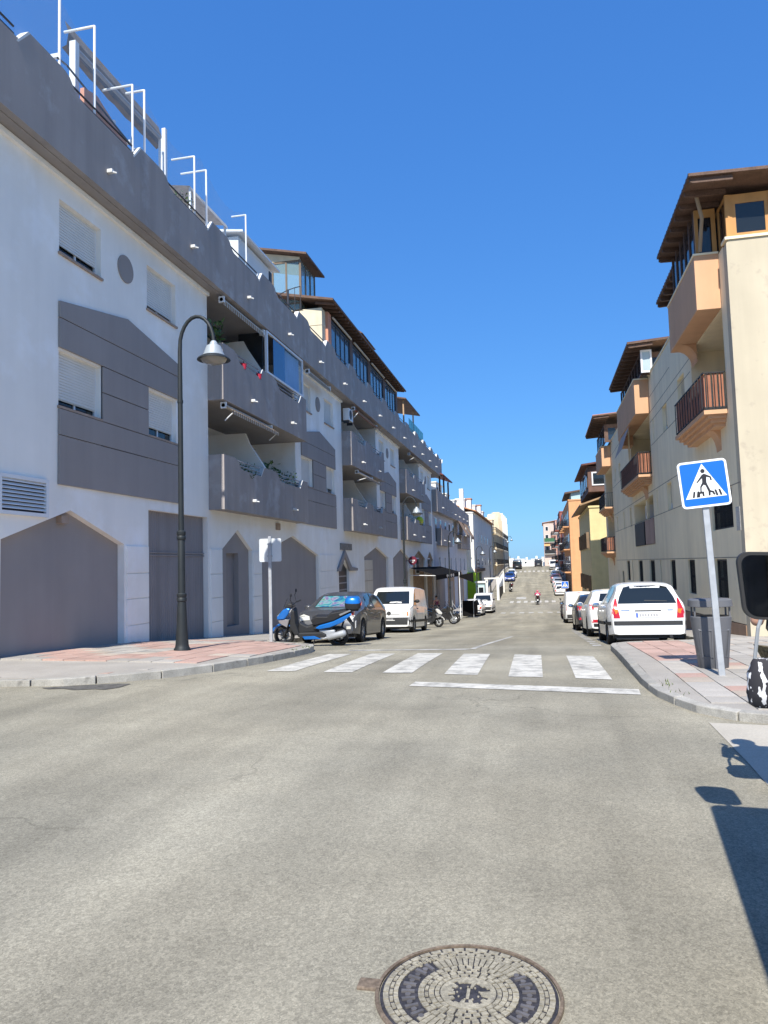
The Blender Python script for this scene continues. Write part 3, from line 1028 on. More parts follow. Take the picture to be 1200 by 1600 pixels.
SKYGL = glass_mat('sky_glass', see=.62, tint=(.9, 1, 1), dark=(.30, .42, .45))
glazed_box(ph, -12.75, -10.62, 32.7, 34.9, 10.6, 16.35, 3, 3, (10.7, 14.2, 16.25), BRONZE, SKYGL)
G().prism([(-13.0, 17.0), (-10.25, 16.42), (-10.25, 16.52), (-13.0, 17.1)], 'y', 32.35, 35.4).obj('roof', BROWN, ph, world=True)
G().prism([(-12.75, 16.36), (-10.7, 16.36), (-10.7, 16.48), (-12.75, 16.9)], 'y', 32.72, 32.8).obj('gable_fill', CREAM, ph, world=True)
# spiral stair rail in front of it
sp = thing('spiral_stair', 'black spiral stair with thin railing beside the glass penthouse', 'stair', (-10.1, 29.2, 10.6))
G().tube([(-10.1, 29.2, 10.6), (-10.1, 29.2, 13.5)], .05, 8).obj('newel', METAL, sp, world=True)
hp = []
for i in range(15):
    a = i * .42
    x, y, z = -10.1 + .7 * math.cos(a), 29.2 + .7 * math.sin(a), 10.7 + i * .13
    G().add([(-10.1, 29.2, z), (x, y, z), (-10.1 + .7 * math.cos(a + .4), 29.2 + .7 * math.sin(a + .4), z)], [(0, 1, 2)]).obj('tread', METAL, sp, world=True)
    G().tube([(x, y, z), (x, y, z + .95)], .014, 5).obj('baluster', METAL, sp, world=True)
    hp.append((x, y, z + .95))
G().tube(hp, .02, 6).obj('handrail', METAL, sp, world=True)
# cream penthouse with the brown roof and long row of windows
cp = thing('cream_penthouse', 'long cream rooftop room with brown timber eaves and dark sliding windows', 'penthouse', (-10, 42, 10.6))
def cstone(y0, y1, z0, z1):
    G().box(-12.4, -9.62, y0, y1, z0, z1).obj('wall_block', CREAM, cp, world=True, bevel=.01)
cstone(32.6, 33.2, 10.6, 12.1); cstone(32.6, 33.2, 12.12, 13.0); cstone(32.6, 33.2, 13.02, 13.85)
G().box(-12.4, -9.7, 33.21, 50.4, 10.6, 11.7).obj('base_wall', TERRA, cp, world=True)
G().box(-12.4, -12.2, 33.21, 50.4, 11.7, 13.9).obj('rear_wall', CREAM, cp, world=True)
G().box(-9.7, -9.5, 33.2, 33.75, 11.6, 13.85).obj('pier', TERRA, cp, world=True)
y = 33.8
for k in range(4):
    yb = y + 3.55
    g = G()
    for q in (rect(y, yb, 13.55, 13.65), rect(y, yb, 11.72, 11.8), rect(y, y + .06, 11.8, 13.55), rect(yb - .06, yb, 11.8, 13.55)):
        g.prism(q, 'x', -9.6, -9.52)
    f = g.obj('window', METAL, cp, world=True)
    for i in range(4):
        a = y + .08 + i * .86
        G().box(-9.575, -9.56, a, a + .80, 11.8, 13.55).obj('pane', BLUEGL, f, world=True)
        G().box(-9.59, -9.53, a + .80, a + .86, 11.8, 13.55).obj('mullion', METAL, f, world=True)
    G().tube([(-9.42, y, 13.72), (-9.42, yb, 13.72)], .055, 8).obj('rolled_awning', CANV, f, world=True)
    for z in (11.5, 11.62):
        G().tube([(-9.3, y + .2, z), (-9.3, yb - .3, z)], .02, 5).obj('guard_rail', METAL, f, world=True)
    G().box(-9.7, -9.5, yb + .01, yb + .6, 11.6, 13.85).obj('pier', BROWN, cp, world=True)
    y += 4.2
G().prism([(-12.9, 14.75), (-8.95, 14.0), (-8.95, 14.1), (-12.9, 14.9)], 'y', 32.2, 51.2).obj('roof', BROWN, cp, world=True)
for i in range(34):
    yy = 32.5 + i * .55
    G().prism([(-9.9, 14.02), (-9.02, 13.88), (-9.02, 13.98), (-9.9, 14.15)], 'y', yy, yy + .1).obj('rafter', BROWN, cp, world=True)
ch = thing('chimney_block', 'small cream chimney block with a brown tiled cap behind the rooftop room', 'chimney', (-12, 49, 14.5))
G().box(-12.6, -11.4, 47.5, 51, 14.2, 17.3).obj('shaft', CREAM, ch, world=True)
G().prism([(-12.9, 17.3), (-11.1, 17.3), (-12.0, 18.0)], 'y', 47.2, 51.3).obj('cap', BROWN, ch, world=True)
# timber canopy
tc_ = thing('roof_canopy', 'brown timber canopy on slim posts near the end of the roof terrace', 'canopy', (-10.4, 55, 11))
G().prism([(-12, 14.3), (-9.2, 13.75), (-9.2, 13.85), (-12, 14.45)], 'y', 52.3, 58.8).obj('roof', BROWN, tc_, world=True)
for yy in (52.6, 56.8):
    G().box(-9.5, -9.4, yy, yy + .1, 10.6, 13.78).obj('post', M('pale_timber', (.45, .3, .18), .8), tc_, world=True)
for yy in (53.6, 54.7, 55.9, 57.0, 58.1, 59.3):
    G().box(-9.25, -9.23, yy, yy + 1.05, 11.5, 12.6).obj('glass_screen', glass_mat('green_screen_glass', see=.5, tint=(.5, .8, .75), dark=(.05, .2, .18)), tc_, world=True)

# air conditioner between the stacks
def ac_unit(x, y, z, label, sgn=1, parent=None):
    t = thing('air_conditioner', label, 'air conditioner', (x, y, z), group='air conditioners on walls')
    G().box(0, sgn * .32, -.42, .42, 0, .62).obj('case', FRAMEW, t, bevel=.02)
    G().lathe([(.24, sgn * .322), (.24, sgn * .33), (.05, sgn * .34)], (0, -.1, .31), 18, 'x').obj('fan_grille', METAL, t)
    G().box(0, sgn * .3, -.36, -.32, -.14, -.002).obj('bracket', METAL, t)
    G().box(0, sgn * .3, .32, .36, -.14, -.002).obj('bracket', METAL, t)
    return t
ac_unit(W + .02, 35.9, 9.0, 'white air conditioner on the grey block wall under the parapet')

# plants and odds on the balconies
def plant(name, label, loc, h, r, n=60, pot=.14, leaf=.10, potmat=None, cat='plant', group='potted plants on the balconies'):
    t = thing(name, label, cat, loc, group=group)
    G().lathe([(pot * .7, 0), (pot, pot * 1.5), (pot * 1.05, pot * 1.5), (pot * .9, pot * 1.4)], (0, 0, 0), 12).obj('pot', potmat or TERRA, t)
    g = G()
    rr = random.Random(str(loc))
    for i in range(n):
        u, v = rr.uniform(0, 2 * PI), rr.random()
        q = r * math.sqrt(rr.random())
        c = Vector((q * math.cos(u), q * math.sin(u), pot * 1.5 + h * v))
        d = Vector((rr.uniform(-1, 1), rr.uniform(-1, 1), rr.uniform(-.3, 1))).normalized()
        s_ = d.cross(Vector((rr.uniform(-1, 1), rr.uniform(-1, 1), rr.uniform(-1, 1)))).normalized()
        k = leaf * rr.uniform(.7, 1.3)
        g.add([c, c + d * k * .5 + s_ * k * .25, c + d * k, c + d * k * .5 - s_ * k * .25], [(0, 1, 2, 3)])
    g.obj('foliage', LEAF, t)
    return t
plant('potted_plant', 'bushy green plant in the far dip of the nearest lower balcony', (P - .35, 26.3, 4.55), .5, .45, 160)
plant('potted_plant', 'wide leafy plant beside the white party wall of the nearest lower balcony', (P - .6, 25.0, 4.0), 1.2, .5, 150, leaf=.2)
plant('potted_plant', 'low plant behind the near dip of the nearest lower balcony', (P - .3, 22.2, 4.35), .45, .4, 120)
plant('potted_plant', 'green plant on the roof terrace rail beside a white post', (P - .3, 18.1, 11.35), .45, .3, 110)
plant('potted_plant', 'dark trough plant on the third lower balcony', (P - .35, 53.2, 4.6), .5, .5, 100)
plant('potted_plant', 'small plant at the near end of the nearest upper balcony', (P - .4, 20.5, 8.1), .9, .2, 60, leaf=.2)
plant('potted_plant', 'slim tall plant in the middle of the nearest lower balcony', (P - .8, 24.3, 4.2), 1.4, .2, 60, leaf=.22)
# clothes airer and red pots
ck = thing('clothes_airer', 'folding airer with dark washing on the nearest upper balcony', 'airer', (P - .6, 21.8, 6.9))
for yy in (20.7, 22.9):
    G().tube([(P - .9, yy, 6.9), (P - .5, yy, 8.5)], .012, 5).obj('frame', FRAMEW, ck, world=True)
G().tube([(P - .5, 20.7, 8.5), (P - .5, 22.9, 8.5)], .012, 5).obj('line', FRAMEW, ck, world=True)
for i, (c, yy) in enumerate((((.02, .03, .08), 20.9), ((.03, .03, .03), 21.35), ((.05, .06, .14), 21.8), ((.02, .02, .02), 22.3))):
    n = 6
    g = G().add([(P - .5 + .03 * math.sin(j * 2), yy + .4 * (j % 2), 8.5 - .11 * (j // 2) * 2.2) for j in range(8)], [(0, 1, 3, 2), (2, 3, 5, 4), (4, 5, 7, 6)])
    g.obj('washing', M('cloth_%d' % i, c, .95), ck, world=True)
for i, yy in enumerate((21.7, 23.0)):
    t = thing('red_flowerpot', ('red pot hooked on the upper balcony rail, nearer one', 'red pot hooked on the upper balcony rail, beside the white bracket')[i], 'flowerpot', (P - .03, yy, 8.02), group='red pots on the rail')
    G().lathe([(.07, -.02), (.10, .15), (.11, .15), (.09, .14)], (0, 0, 0), 12).obj('pot', M('red_plastic', (.5, .03, .06), .4), t)
    G().tube([(0, 0, .13), (-.02, .02, .24)], .02, 5).obj('hook', METAL, t)
tag(G().ell((P - .25, 57.3, 5.1), (.3, .55, .35), 14, 10).obj('yellow_ball', M('lime_plastic', (.55, .62, .02), .5)), 'lime yellow inflatable on the third lower balcony', 'inflatable')

# ================================================================ lower grey block beyond it
lb = thing('lower_grey_block', 'lower grey block with a plain parapet and brown awnings past the long apartment block', 'building', (W, 80, 0))
wins2 = [(rect(y, y + 1.2, .9, 2.3), .3) for y in (69.5, 73.5, 78.5, 83, 88, 92.5)]
wall_piece(lb, M('grey_white_wall', (.55, .55, .57), .9, var=.08, streak=.08), rect(66.0, 96, -5, 8.3), wins2, W, 1)
for h, d in wins2:
    roller_window(lb, h[0][0], h[1][0], .9, 2.3, W, 1, drop=.6)
G().box(-18, W - .31, 66.01, 96, -5, 8.3).obj('rear_block', WHITE, lb, world=True)
G().prism([(66.02, 6.42), (96, 6.55), (96, 7.95), (66.02, 8.44)], 'x', W - .01, P).obj('upper_parapet', DGREY, lb, world=True)
for (a, b) in ((68.3, 76.5), (86, 95.9)):
    G().box(W + .002, P, a, b, 3.4, 5.02).obj('balcony_front', DGREY, lb, world=True)
for y in (69.5, 73, 76.5, 80, 84, 88.5, 93):
    spout(y, 7.0, P, lb)
for y in (70, 73.5, 88, 92):
    spout(y, 3.9, P, lb)
for y in (67.2, 70.5, 74.2, 77.5, 80.8):
    f = G().box(W + .003, W + .05, y, y + 1.3, 3.6, 6.0).obj('terrace_door', FRAMEW, lb, world=True)
    G().box(W + .05, W + .06, y + .12, y + 1.18, 3.75, 5.85).obj('pane', PANE, f, world=True)
for y, yb in ((82.5, 86.5), (88, 92.5)):
    t = thing('drop_awning', 'brown drop awning hanging from the lower grey block, %s' % ('nearer one' if y < 85 else 'farther one'), 'awning', (P, y, 6.4), group='brown drop awnings')
    G().add([(P + .02, y, 6.5), (P + .9, y, 4.9), (P + .9, yb, 4.9), (P + .02, yb, 6.5), (P + .9, y, 4.6), (P + .9, yb, 4.6)], [(0, 1, 2, 3), (1, 4, 5, 2)]).obj('cloth', M('brown_canvas', (.26, .17, .11), .9, var=.15), t, world=True)
    G().tube([(P, y, 5.2), (P + .88, y, 4.9)], .02, 5).obj('arm', METAL, t, world=True)
for y in (67.2, 75.5, 85.0):
    G().prism(gable(y, y + 5.6, -3.8, .2, .85), 'x', W + .004, W + .06).obj('gable_panel', TANW if y > 70 else DPLAIN, lb, world=True)
    G().box(W + .061, W + .08, y + 1.4, y + 4.2, -3.6, -.2).obj('shop_shutter', GDOOR, lb, world=True)
# roof life of the lower block
t = thing('red_roof_awning', 'dark red tiled porch roof at the start of the lower grey block terrace', 'canopy', (W, 70, 8.4))
G().prism([(-11.5, 11.1), (-8.7, 10.0), (-8.7, 10.12), (-11.5, 11.25)], 'y', 68.5, 76).obj('roof', M('dark_red_tiles', (.17, .05, .045), .8, var=.2), t, world=True)
for y in (69, 72, 75.5):
    G().box(-9.2, -9.05, y, y + .15, 8.3, 10.1).obj('post', BROWN, t, world=True)
WHITEB = M('white_render', (.74, .72, .66), .9, var=.06, streak=.08)  # one even off-white render, the same on every side
for i, (y, yb, z, x) in enumerate(((77, 82, 10.3, -10.6), (83, 86, 9.6, -10.3), (87.5, 90, 9.2, -9.9))):
    t = thing('roof_hut', ('tall white stair hut on the lower grey block roof', 'middle white stair hut on the lower grey block roof', 'small white stair hut at the far end of the lower grey block roof')[i], 'hut', (x, y, 8), group='roof huts on the lower grey block')
    G().box(x - 2, x, y, yb, 7.9, z).obj('wall', WHITEB, t, world=True)
    G().box(x - 2.1, x + .1, y - .1, yb + .1, z + .002, z + .12).obj('roof', WHITEB, t, world=True)
    G().box(x + .002, x + .03, y + .8, y + 1.8, 8.4, z - .4).obj('door', BROWN, t, world=True)
tag(G().box(-9.6, -9.1, 90.6, 91.3, 8.0, 10.9).obj('white_chimney', WHITEB), 'slender white chimney at the far end of the lower grey block', 'chimney')

# bar: awnings, round sign
ba = thing('bar_awning', 'long black awning with white lettering blotches over the bar terrace', 'awning', (W, 62, 1))
BLK = M('black_canvas', (.010, .010, .011), .95, var=.2, spec=.05)
G().add([(W + .05, 53, 1.45), (W + 2.0, 53, .85), (W + 2.0, 70, .85), (W + .05, 70, 1.45), (W + 2.0, 53, .5), (W + 2.0, 70, .5)], [(0, 1, 2, 3), (1, 4, 5, 2)]).obj('cloth', BLK, ba, world=True)
for i, y in enumerate((59.6, 60.9, 62.3, 63.8)):
    r = .42 + .1 * (i % 2)
    G().prism([(y + r * math.cos(2 * PI * k / 10), .68 + .14 * math.sin(2 * PI * k / 10)) for k in range(10)], 'x', W + 2.004, W + 2.012).obj('lettering', PVC, ba, world=True)
for y in (53.05, 61, 69.9):
    G().tube([(W + .03, y, .9), (W + 1.98, y, .82)], .03, 6).obj('arm', FRAMEW, ba, world=True)
rs = thing('round_sign', 'round dark red sign with white marks above the black bar awning', 'sign', (W, 52, 2.1))
G().lathe([(.29, -.04), (.31, -.02), (.31, .02), (.29, .04)], (W + .5, 52, 1.95), 24, 'y').obj('disc', M('wine_red', (.13, .012, .03), .5), rs, world=True)
G().tube([(W, 52, 1.95), (W + .2, 52, 1.95)], .025, 6).obj('arm', METAL, rs, world=True)
for i, (a, b, c, d) in enumerate(((-.19, -.12, -.05, .06), (-.09, -.02, -.05, .07), (.01, .07, -.07, .06), (.10, .18, -.05, .06), (-.06, .07, -.15, -.10))):
    G().box(W + .5 + a, W + .5 + b, 51.945, 51.958, 1.95 + c, 1.95 + d).obj('mark', PVC, rs, world=True)
# ================================================================ cream block on the right
X = 4.5
BEIGE = M('cream_wall_paint', (0.88, 0.77, 0.54), 0.9, var=0.06, scale=0.8, streak=0.07, bump=.3, bscale=90, patch=((0.50, 0.44, 0.35), 1.6, .66, .82))
PEACH = M('peach_paint', (0.62, 0.37, 0.215), 0.88, var=0.05, scale=1.0, streak=0.06, bump=.2, bscale=90)
PLINTH = M('brown_plinth_paint', (0.36, 0.235, 0.155), 0.9, var=0.10, scale=1.2, streak=.12, bump=.3)
BOARD = M('red_brown_board', (0.34, 0.135, 0.075), 0.7, var=.18, scale=3, streak=.2, orand=.18)
IRON = M('black_iron', (0.02, 0.02, 0.022), 0.55)
ORWOOD = M('orange_varnished_wood', (0.52, 0.255, 0.075), 0.5, var=.12, scale=2, streak=.12)
RTILE = M('roof_tile', (0.13, 0.055, 0.042), 0.85, var=.25, scale=3, orand=.15)
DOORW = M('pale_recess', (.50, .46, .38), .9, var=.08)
rb = thing('cream_apartment_block', 'cream and peach apartment block with boxed balconies and timber eaves on the right', 'building', (X, 35, 0))
low = [(19.68, 20.98), (23.6, 24.7), (26.9, 27.95), (29.95, 30.25), (31.65, 33.1), (35.3, 36.8), (38.9, 39.25), (40.25, 41.55)]
low2 = [(43.25, 44.1), (46.0, 46.3), (48.0, 49.3)]
mid = [(26.8, 27.75, 3.31, 4.26), (29.95, 30.2, 3.31, 4.26), (38.4, 39.1, 3.25, 4.2), (41.6, 42.1, 3.25, 4.2), (45.0, 45.7, 3.28, 4.15)]
upp = [(23.62, 24.75, 6.58, 7.28), (26.9, 27.85, 6.13, 7.05), (29.95, 30.2, 6.2, 7.05), (42.5, 43.3, 6.2, 7.0), (45, 45.6, 6.2, 7.0)]
bar = (18.8, 20.98, 2.3, 3.27)
rec1 = rect(18.66, 22.5, 5.08, 7.55)
rec0 = rect(18.72, 22.4, 3.6, 4.75)
rec2 = rect(31.0, 37.5, 4.9, 7.42)
rec3 = rect(31.1, 37.3, 2.2, 4.19)
rec4 = rect(47.35, 51.8, 4.84, 7.4)
rec5 = rect(47.35, 51.8, 2.06, 4.5)
arch = [(47.6, -2.2), (50.2, -2.2), (50.2, .6)] + [(48.9 + 1.3 * math.cos(a), .6 + .9 * math.sin(a)) for a in [PI * k / 8 for k in range(1, 8)]] + [(47.6, .6)]
holes = [(rect(a, b, .5, 1.54), .3) for a, b in low] + [(rect(a, b, -.05, .97), .3) for a, b in low2[:2]] + [(rect(*q), .35) for q in mid + upp] + [(rect(*bar), .3)]
holes += [(rec1, 1.6), (rec2, 1.6), (rec3, 1.2), (rec4, 1.5), (rec5, 1.5)]
ztop = lambda y: 8.9 if y < 47 else 8.7
wall_piece(rb, BEIGE, [(18.2, .05), (53, -.6), (53, 8.7), (47, 8.7), (47, 8.9), (18.2, 8.9)], holes, X, -1)
G().prism([(18.2, -3), (53, -3), (53, -.62), (18.2, .03)], 'x', X - .02, X + .1).obj('plinth', PLINTH, rb, world=True)
# end wall lit by the sun, bay top; thickness behind
G().prism([(X, -1.5), (16, -1.5), (16, 8.92), (X + .06, 8.92), (X, 8.85)], 'y', 17.9, 18.2).obj('end_wall', M('cream_paint_sun_copy', (0.53, 0.465, 0.345), 0.9, var=0.06, scale=0.8, streak=0.07, bump=.3, bscale=90, patch=((0.38, 0.32, 0.25), 2.3, .58, .78)), rb, world=True)  # cream paint darkened for this sunlit face; the shaded front uses a lighter copy
G().box(X - .03, 16, 17.86, 18.25, 8.925, 8.99).obj('coping', BEIGE, rb, world=True)
G().box(X - .03, X + .25, 22.6, 53, 8.905, 8.97).obj('coping', BEIGE, rb, world=True)
G().box(X + 1.7, 16, 18.21, 53, -3, 8.9).obj('rear_block', BEIGE, rb, world=True)
G().box(X + .01, X + 1.69, 52.8, 53, -3, 8.6).obj('end_wall', BEIGE, rb, world=True)
G().box(X + .01, X + 1.69, 18.21, 52.79, 8.7, 8.88).obj('roof_slab', BEIGE, rb, world=True)
# score lines in the render
for z, a, b in ((8.05, 26, 47), (7.44, 22.6, 30.7), (6.12, 22.7, 30.8), (6.0, 38, 47), (4.33, 22.9, 47), (3.29, 17.95, 47), (1.58, 17.95, 47), (7.05, 22.7, 30.8)):
    G().box(X - .004, X - .001, a, b, z - .012, z + .012).obj('score_line', M('joint_shadow', (.30, .27, .21), .9), rb, world=True)
# recess backs
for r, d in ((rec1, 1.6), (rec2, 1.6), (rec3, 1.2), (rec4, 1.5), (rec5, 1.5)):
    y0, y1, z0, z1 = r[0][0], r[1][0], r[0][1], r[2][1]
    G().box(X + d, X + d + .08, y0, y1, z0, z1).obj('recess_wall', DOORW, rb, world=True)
    f = G().box(X + d - .06, X + d - .005, y0 + .7, y0 + 2.6, z0 + .01, z0 + 2.0).obj('terrace_door', FRAMEW, rb, world=True)
    for q in (0, 1):
        G().box(X + d - .075, X + d - .065, y0 + .8 + q * .9, y0 + 1.6 + q * .9, z0 + .12, z0 + 1.9).obj('pane', PANE, f, world=True)
# windows
def barred(a, b, c, e, par=rb, step=.11):
    f = G()
    for q in (rect(a, a + .05, c, e), rect(b - .05, b, c, e), rect(a + .05, b - .05, c, c + .05), rect(a + .05, b - .05, e - .05, e), rect(a + .05, b - .05, (c + e) / 2 - .03, (c + e) / 2 + .04)):
        f.prism(q, 'x', X + .06, X + .11)
    fr = f.obj('barred_window', IRON, par, world=True)
    G().box(X + .2, X + .21, a, b, c, e).obj('pane', PANE, fr, world=True)
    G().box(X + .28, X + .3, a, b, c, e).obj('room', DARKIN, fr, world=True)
    y = a + .1
    first = None
    while y < b - .06:
        if first is None:
            first = G().box(-.008, .008, -.008, .008, 0, e - c - .1).obj('bar', IRON, fr)
            first.location = Vector((X + .05, y, c + .05)) - root_loc(fr)
        else:
            inst(first, fr, Vector((X + .05, y, c + .05)) - root_loc(fr))
        y += step
for a, b in low:
    barred(a, b, .5, 1.54)
for a, b in low2[:2]:
    barred(a, b, -.05, .97)
barred(*bar)
for q in mid + upp:
    roller_window(rb, *q, X, -1, drop=.75, kind=CREAM, sill=False)
# peach boxed balconies
def boxed(y0, y1, z0, z1, xo=3.94):
    G().box(xo, X - .003, y0, y1, z0, z1).obj('boxed_balcony', PEACH, rb, world=True, bevel=.01)
    G().box(xo - .02, X - .003, y0 - .02, y1 + .02, z1 + .002, z1 + .05).obj('coping', BEIGE, rb, world=True)
def corbel(y0, y1, z, h=.55, xo=4.0):
    pts = [(X - .002, z), (xo + .1, z)]
    for k in range(7):
        t = k / 6 * PI / 2
        pts.append((xo + .1 + (X - xo - .1) * math.sin(t), z - h * (1 - math.cos(t))))
    G().prism(pts, 'y', y0, y1).obj('corbel', PEACH, rb, world=True)
boxed(18.65, 22.4, 7.57, 8.92)
corbel(21.6, 22.35, 7.565, .5)
boxed(30.7, 37.5, 7.42, 8.80)
boxed(47.35, 52, 7.42, 8.66)
G().box(3.96, X, 36.3, 37.4, 7.0, 7.415).obj('corbel', PEACH, rb, world=True)
# open balconies: stepped peach slab, boards in an iron frame
def open_balcony(y0, y1, zs, zt, boards=True, xo=3.99, label=None, slats=False):
    st = G()
    for k in range(4):
        st.box(xo + k * .09 - .02, X - .003, y0 + k * .09 - .03, y1 - k * .09 + .03, zs - .1 - k * .09 + .001, zs - k * .09)
    st.obj('stepped_slab', PEACH, rb, world=True)
    corbel(y0 + .2 * (y1 - y0), y0 + .34 * (y1 - y0), zs - .37, .5, 4.15)
    fr = G()
    for z in (zs + .05, zt - .03):
        fr.box(xo, xo + .03, y0 + .03, y1 - .03, z, z + .03)
        fr.box(xo, X, y0, y0 + .03, z, z + .03)
        fr.box(xo, X, y1 - .03, y1, z, z + .03)
    f = fr.obj('balcony_frame', IRON, rb, world=True)
    def bars(pts, mat, w, nm, axis, t=.02):
        first = None
        for (x, y) in pts:
            if first is None:
                g = G().box(-t / 2, t / 2, -w / 2, w / 2, 0, zt - zs - .1) if axis == 'y' else G().box(-w / 2, w / 2, -t / 2, t / 2, 0, zt - zs - .1)
                first = g.obj(nm, mat, f)
                first.location = Vector((x, y, zs + .07)) - root_loc(f)
            else:
                inst(first, f, Vector((x, y, zs + .07)) - root_loc(f))
    def fr_(a, b, s):
        n = int((b - a) / s)
        return [a + (b - a) * (i + .5) / n for i in range(n)]
    if boards:
        bars([(xo + .045, y) for y in fr_(y0 + .06, y1 - .06, .16)], BOARD, .135, 'board', 'y')
        bars([(x, y0 + .045) for x in fr_(xo + .06, X - .02, .12)], BOARD, .10, 'board', 'x')
        bars([(xo - .012, y) for y in fr_(y0, y1, .32)], IRON, .02, 'bar', 'y', .02)
        bars([(x, y0 - .012) for x in fr_(xo + .02, X - .02, .12)], IRON, .014, 'bar', 'x', .014)
    else:
        bars([(xo + .015, y) for y in fr_(y0 + .05, y1 - .05, .12)], IRON, .016, 'bar', 'y', .016)
        bars([(x, y0 + .015) for x in fr_(xo + .03, X, .1)], IRON, .016, 'bar', 'x', .016)
open_balcony(18.72, 22.55, 5.12, 6.05)
open_balcony(31.0, 37.7, 5.0, 5.92)
open_balcony(47.3, 51.9, 4.88, 5.76, boards=False)
open_balcony(47.3, 51.9, 2.12, 3.04)
G().box(4.02, 4.08, 34.2, 34.3, 5.0, 7.42).obj('post', BEIGE, rb, world=True)
G().add([(3.95, 33.0, 7.35), (3.6, 33.0, 6.35), (3.6, 36.2, 6.35), (3.95, 36.2, 7.35)], [(0, 1, 2, 3)]).obj('sun_blind', M('pink_grey_canvas', (.46, .36, .31), .9, var=.1), rb, world=True)
# french balcony in the low recess
for a, b, m in ((31.15, 33.6, TERRA), (34.0, 37.2, IRON)):
    G().box(X - .03, X + .02, a, b, 2.22, 3.25).obj('balcony_panel', M('dusty_pink_panel', (.40, .28, .23), .8, var=.1, streak=.1) if m is TERRA else IRON, rb, world=True)
G().box(X + .1, X + .2, 33.65, 33.95, 2.2, 4.19).obj('post', BEIGE, rb, world=True)
ac_unit(X + .6, 35.2, 3.42, 'white air conditioner in the low recess of the cream block', -1)
# rooftop rooms
def wooden_room(label, y0, y1, zb, zt, xo, roofx, zr, y_roof, mat_f=ORWOOD, ny=6, near_panes=2, back=7.5, rafters=True, rmat=RTILE, sl=.06):
    t = thing('rooftop_room', label, 'penthouse', (X + 1, (y0 + y1) / 2, zb), group='timber rooftop rooms on the cream block')
    glazed_box(t, xo, xo + .01, y0, y1, zb, zt, 1, 1, (zb,), mat_f, PANE) if False else None
    L = y1 - y0
    for i in range(ny + 1):
        y = y0 + L * i / ny
        G().box(xo, xo + .09, y - .045, y + .045, zb, zt).obj('post', BROWN if mat_f is not ORWOOD else mat_f, t, world=True)
        if i < ny:
            G().box(xo + .03, xo + .045, y + .05, y + L / ny - .05, zb + .08, zt - .08).obj('pane', PANE, t, world=True)
    for z in (zb, zt - .08):
        G().box(xo + .01, xo + .08, y0 + .05, y1 - .05, z, z + .08).obj('rail', mat_f, t, world=True)
    # near end
    W_ = back - xo - .1
    for i in range(near_panes + 1):
        x = xo + .1 + W_ * i / near_panes
        G().box(x - .05, x + .05, y0 - .03, y0 + .05, zb, zt).obj('post', mat_f, t, world=True)
        if i < near_panes:
            G().box(x + .13, x + W_ / near_panes - .13, y0, y0 + .02, zb + .14, zt - .22).obj('pane', PANE, t, world=True)
            g = G()
            for q in ((x + .05, x + .13, zb, zt), (x + W_ / near_panes - .13, x + W_ / near_panes - .05, zb, zt), (x + .13, x + W_ / near_panes - .13, zb, zb + .14), (x + .13, x + W_ / near_panes - .13, zt - .22, zt)):
                g.box(q[0], q[1], y0 - .015, y0 + .035, q[2], q[3])
            g.obj('sash', mat_f, t, world=True)
    G().box(back + .02, back + .2, y0 + .2, y1, zb, zt).obj('rear_wall', CREAM, t, world=True)
    ya, yb = y_roof
    G().prism([(roofx, zr), (back + 1.5, zr + sl * (back + 1.5 - roofx)), (back + 1.5, zr + sl * (back + 1.5 - roofx) + .08), (roofx, zr + .07)], 'y', ya, yb).obj('roof_boarding', BROWN, t, world=True)
    n = int((yb - ya) / .62)
    f0 = None
    for i in range(n + 1):
        y = ya + .08 + (yb - ya - .2) * i / n
        g = G().prism([(roofx + .04, zr - .10), (roofx + .10, zr - .13), (roofx + .95, zr - .13 + sl * .9), (roofx + .95, zr + sl * .9 - .01), (roofx + .04, zr - .003)], 'y', 0, .085)
        if f0 is None:
            f0 = g.obj('rafter', BROWN, t, world=False)
            f0.location = Vector((0, y, 0)) - root_loc(t)
        else:
            inst(f0, t, Vector((0, y, 0)) - root_loc(t))
    n = int((yb - ya) / .25)
    f0 = None
    for i in range(n):                                             # rows of clay tiles, one barrel row each
        y = ya + (yb - ya) * (i + .5) / n
        if f0 is None:
            g = G().tube([(roofx + .01, 0, zr + .075), (back + 1.5, 0, zr + .075 + sl * (back + 1.5 - roofx))], .05, 8)
            f0 = g.obj('tile_row', rmat, t)
            f0.location = Vector((0, y, 0)) - root_loc(t)
        else:
            inst(f0, t, Vector((0, y, 0)) - root_loc(t))
    return t
r1 = wooden_room('orange timber rooftop room with big panes on the near corner of the cream block', 18.05, 22.2, 8.98, 10.05, 4.55, 3.66, 10.29, (17.35, 22.1), near_panes=4, back=8.2, sl=-.03)
g = G()
for q in ((4.02, 4.1), (4.4, 4.5)):
    g.box(q[0], q[1], 18.75, 18.82, 8.98, 10.1)
g.box(4.1, 4.4, 18.75, 18.82, 9.9, 10.1)
g.obj('side_frame', ORWOOD, r1, world=True)
G().box(4.1, 4.4, 18.78, 18.8, 8.98, 9.9).obj('pane', PANE, r1, world=True)
for i in range(6):
    y = 18.9 + i * .58
    G().box(4.02, 4.09, y, y + .06, 8.98, 10.15).obj('post', BROWN, r1, world=True)
    if i < 5:
        G().box(4.05, 4.06, y + .06, y + .58, 8.98, 9.95).obj('pane', PANE, r1, world=True)
G().tube([(3.98, 18.2, 10.2), (4.1, 18.3, 9.7), (4.08, 18.62, 9.0)], .045, 6).obj('brace', M('weathered_timber', (.30, .22, .14), .9, var=.2), r1, world=True)
wooden_room('rooftop room set back behind the corner room of the cream block', 22.9, 25.3, 8.98, 9.9, 4.85, 4.12, 10.08, (22.4, 25.5), mat_f=BROWN, ny=3, near_panes=3, back=8)
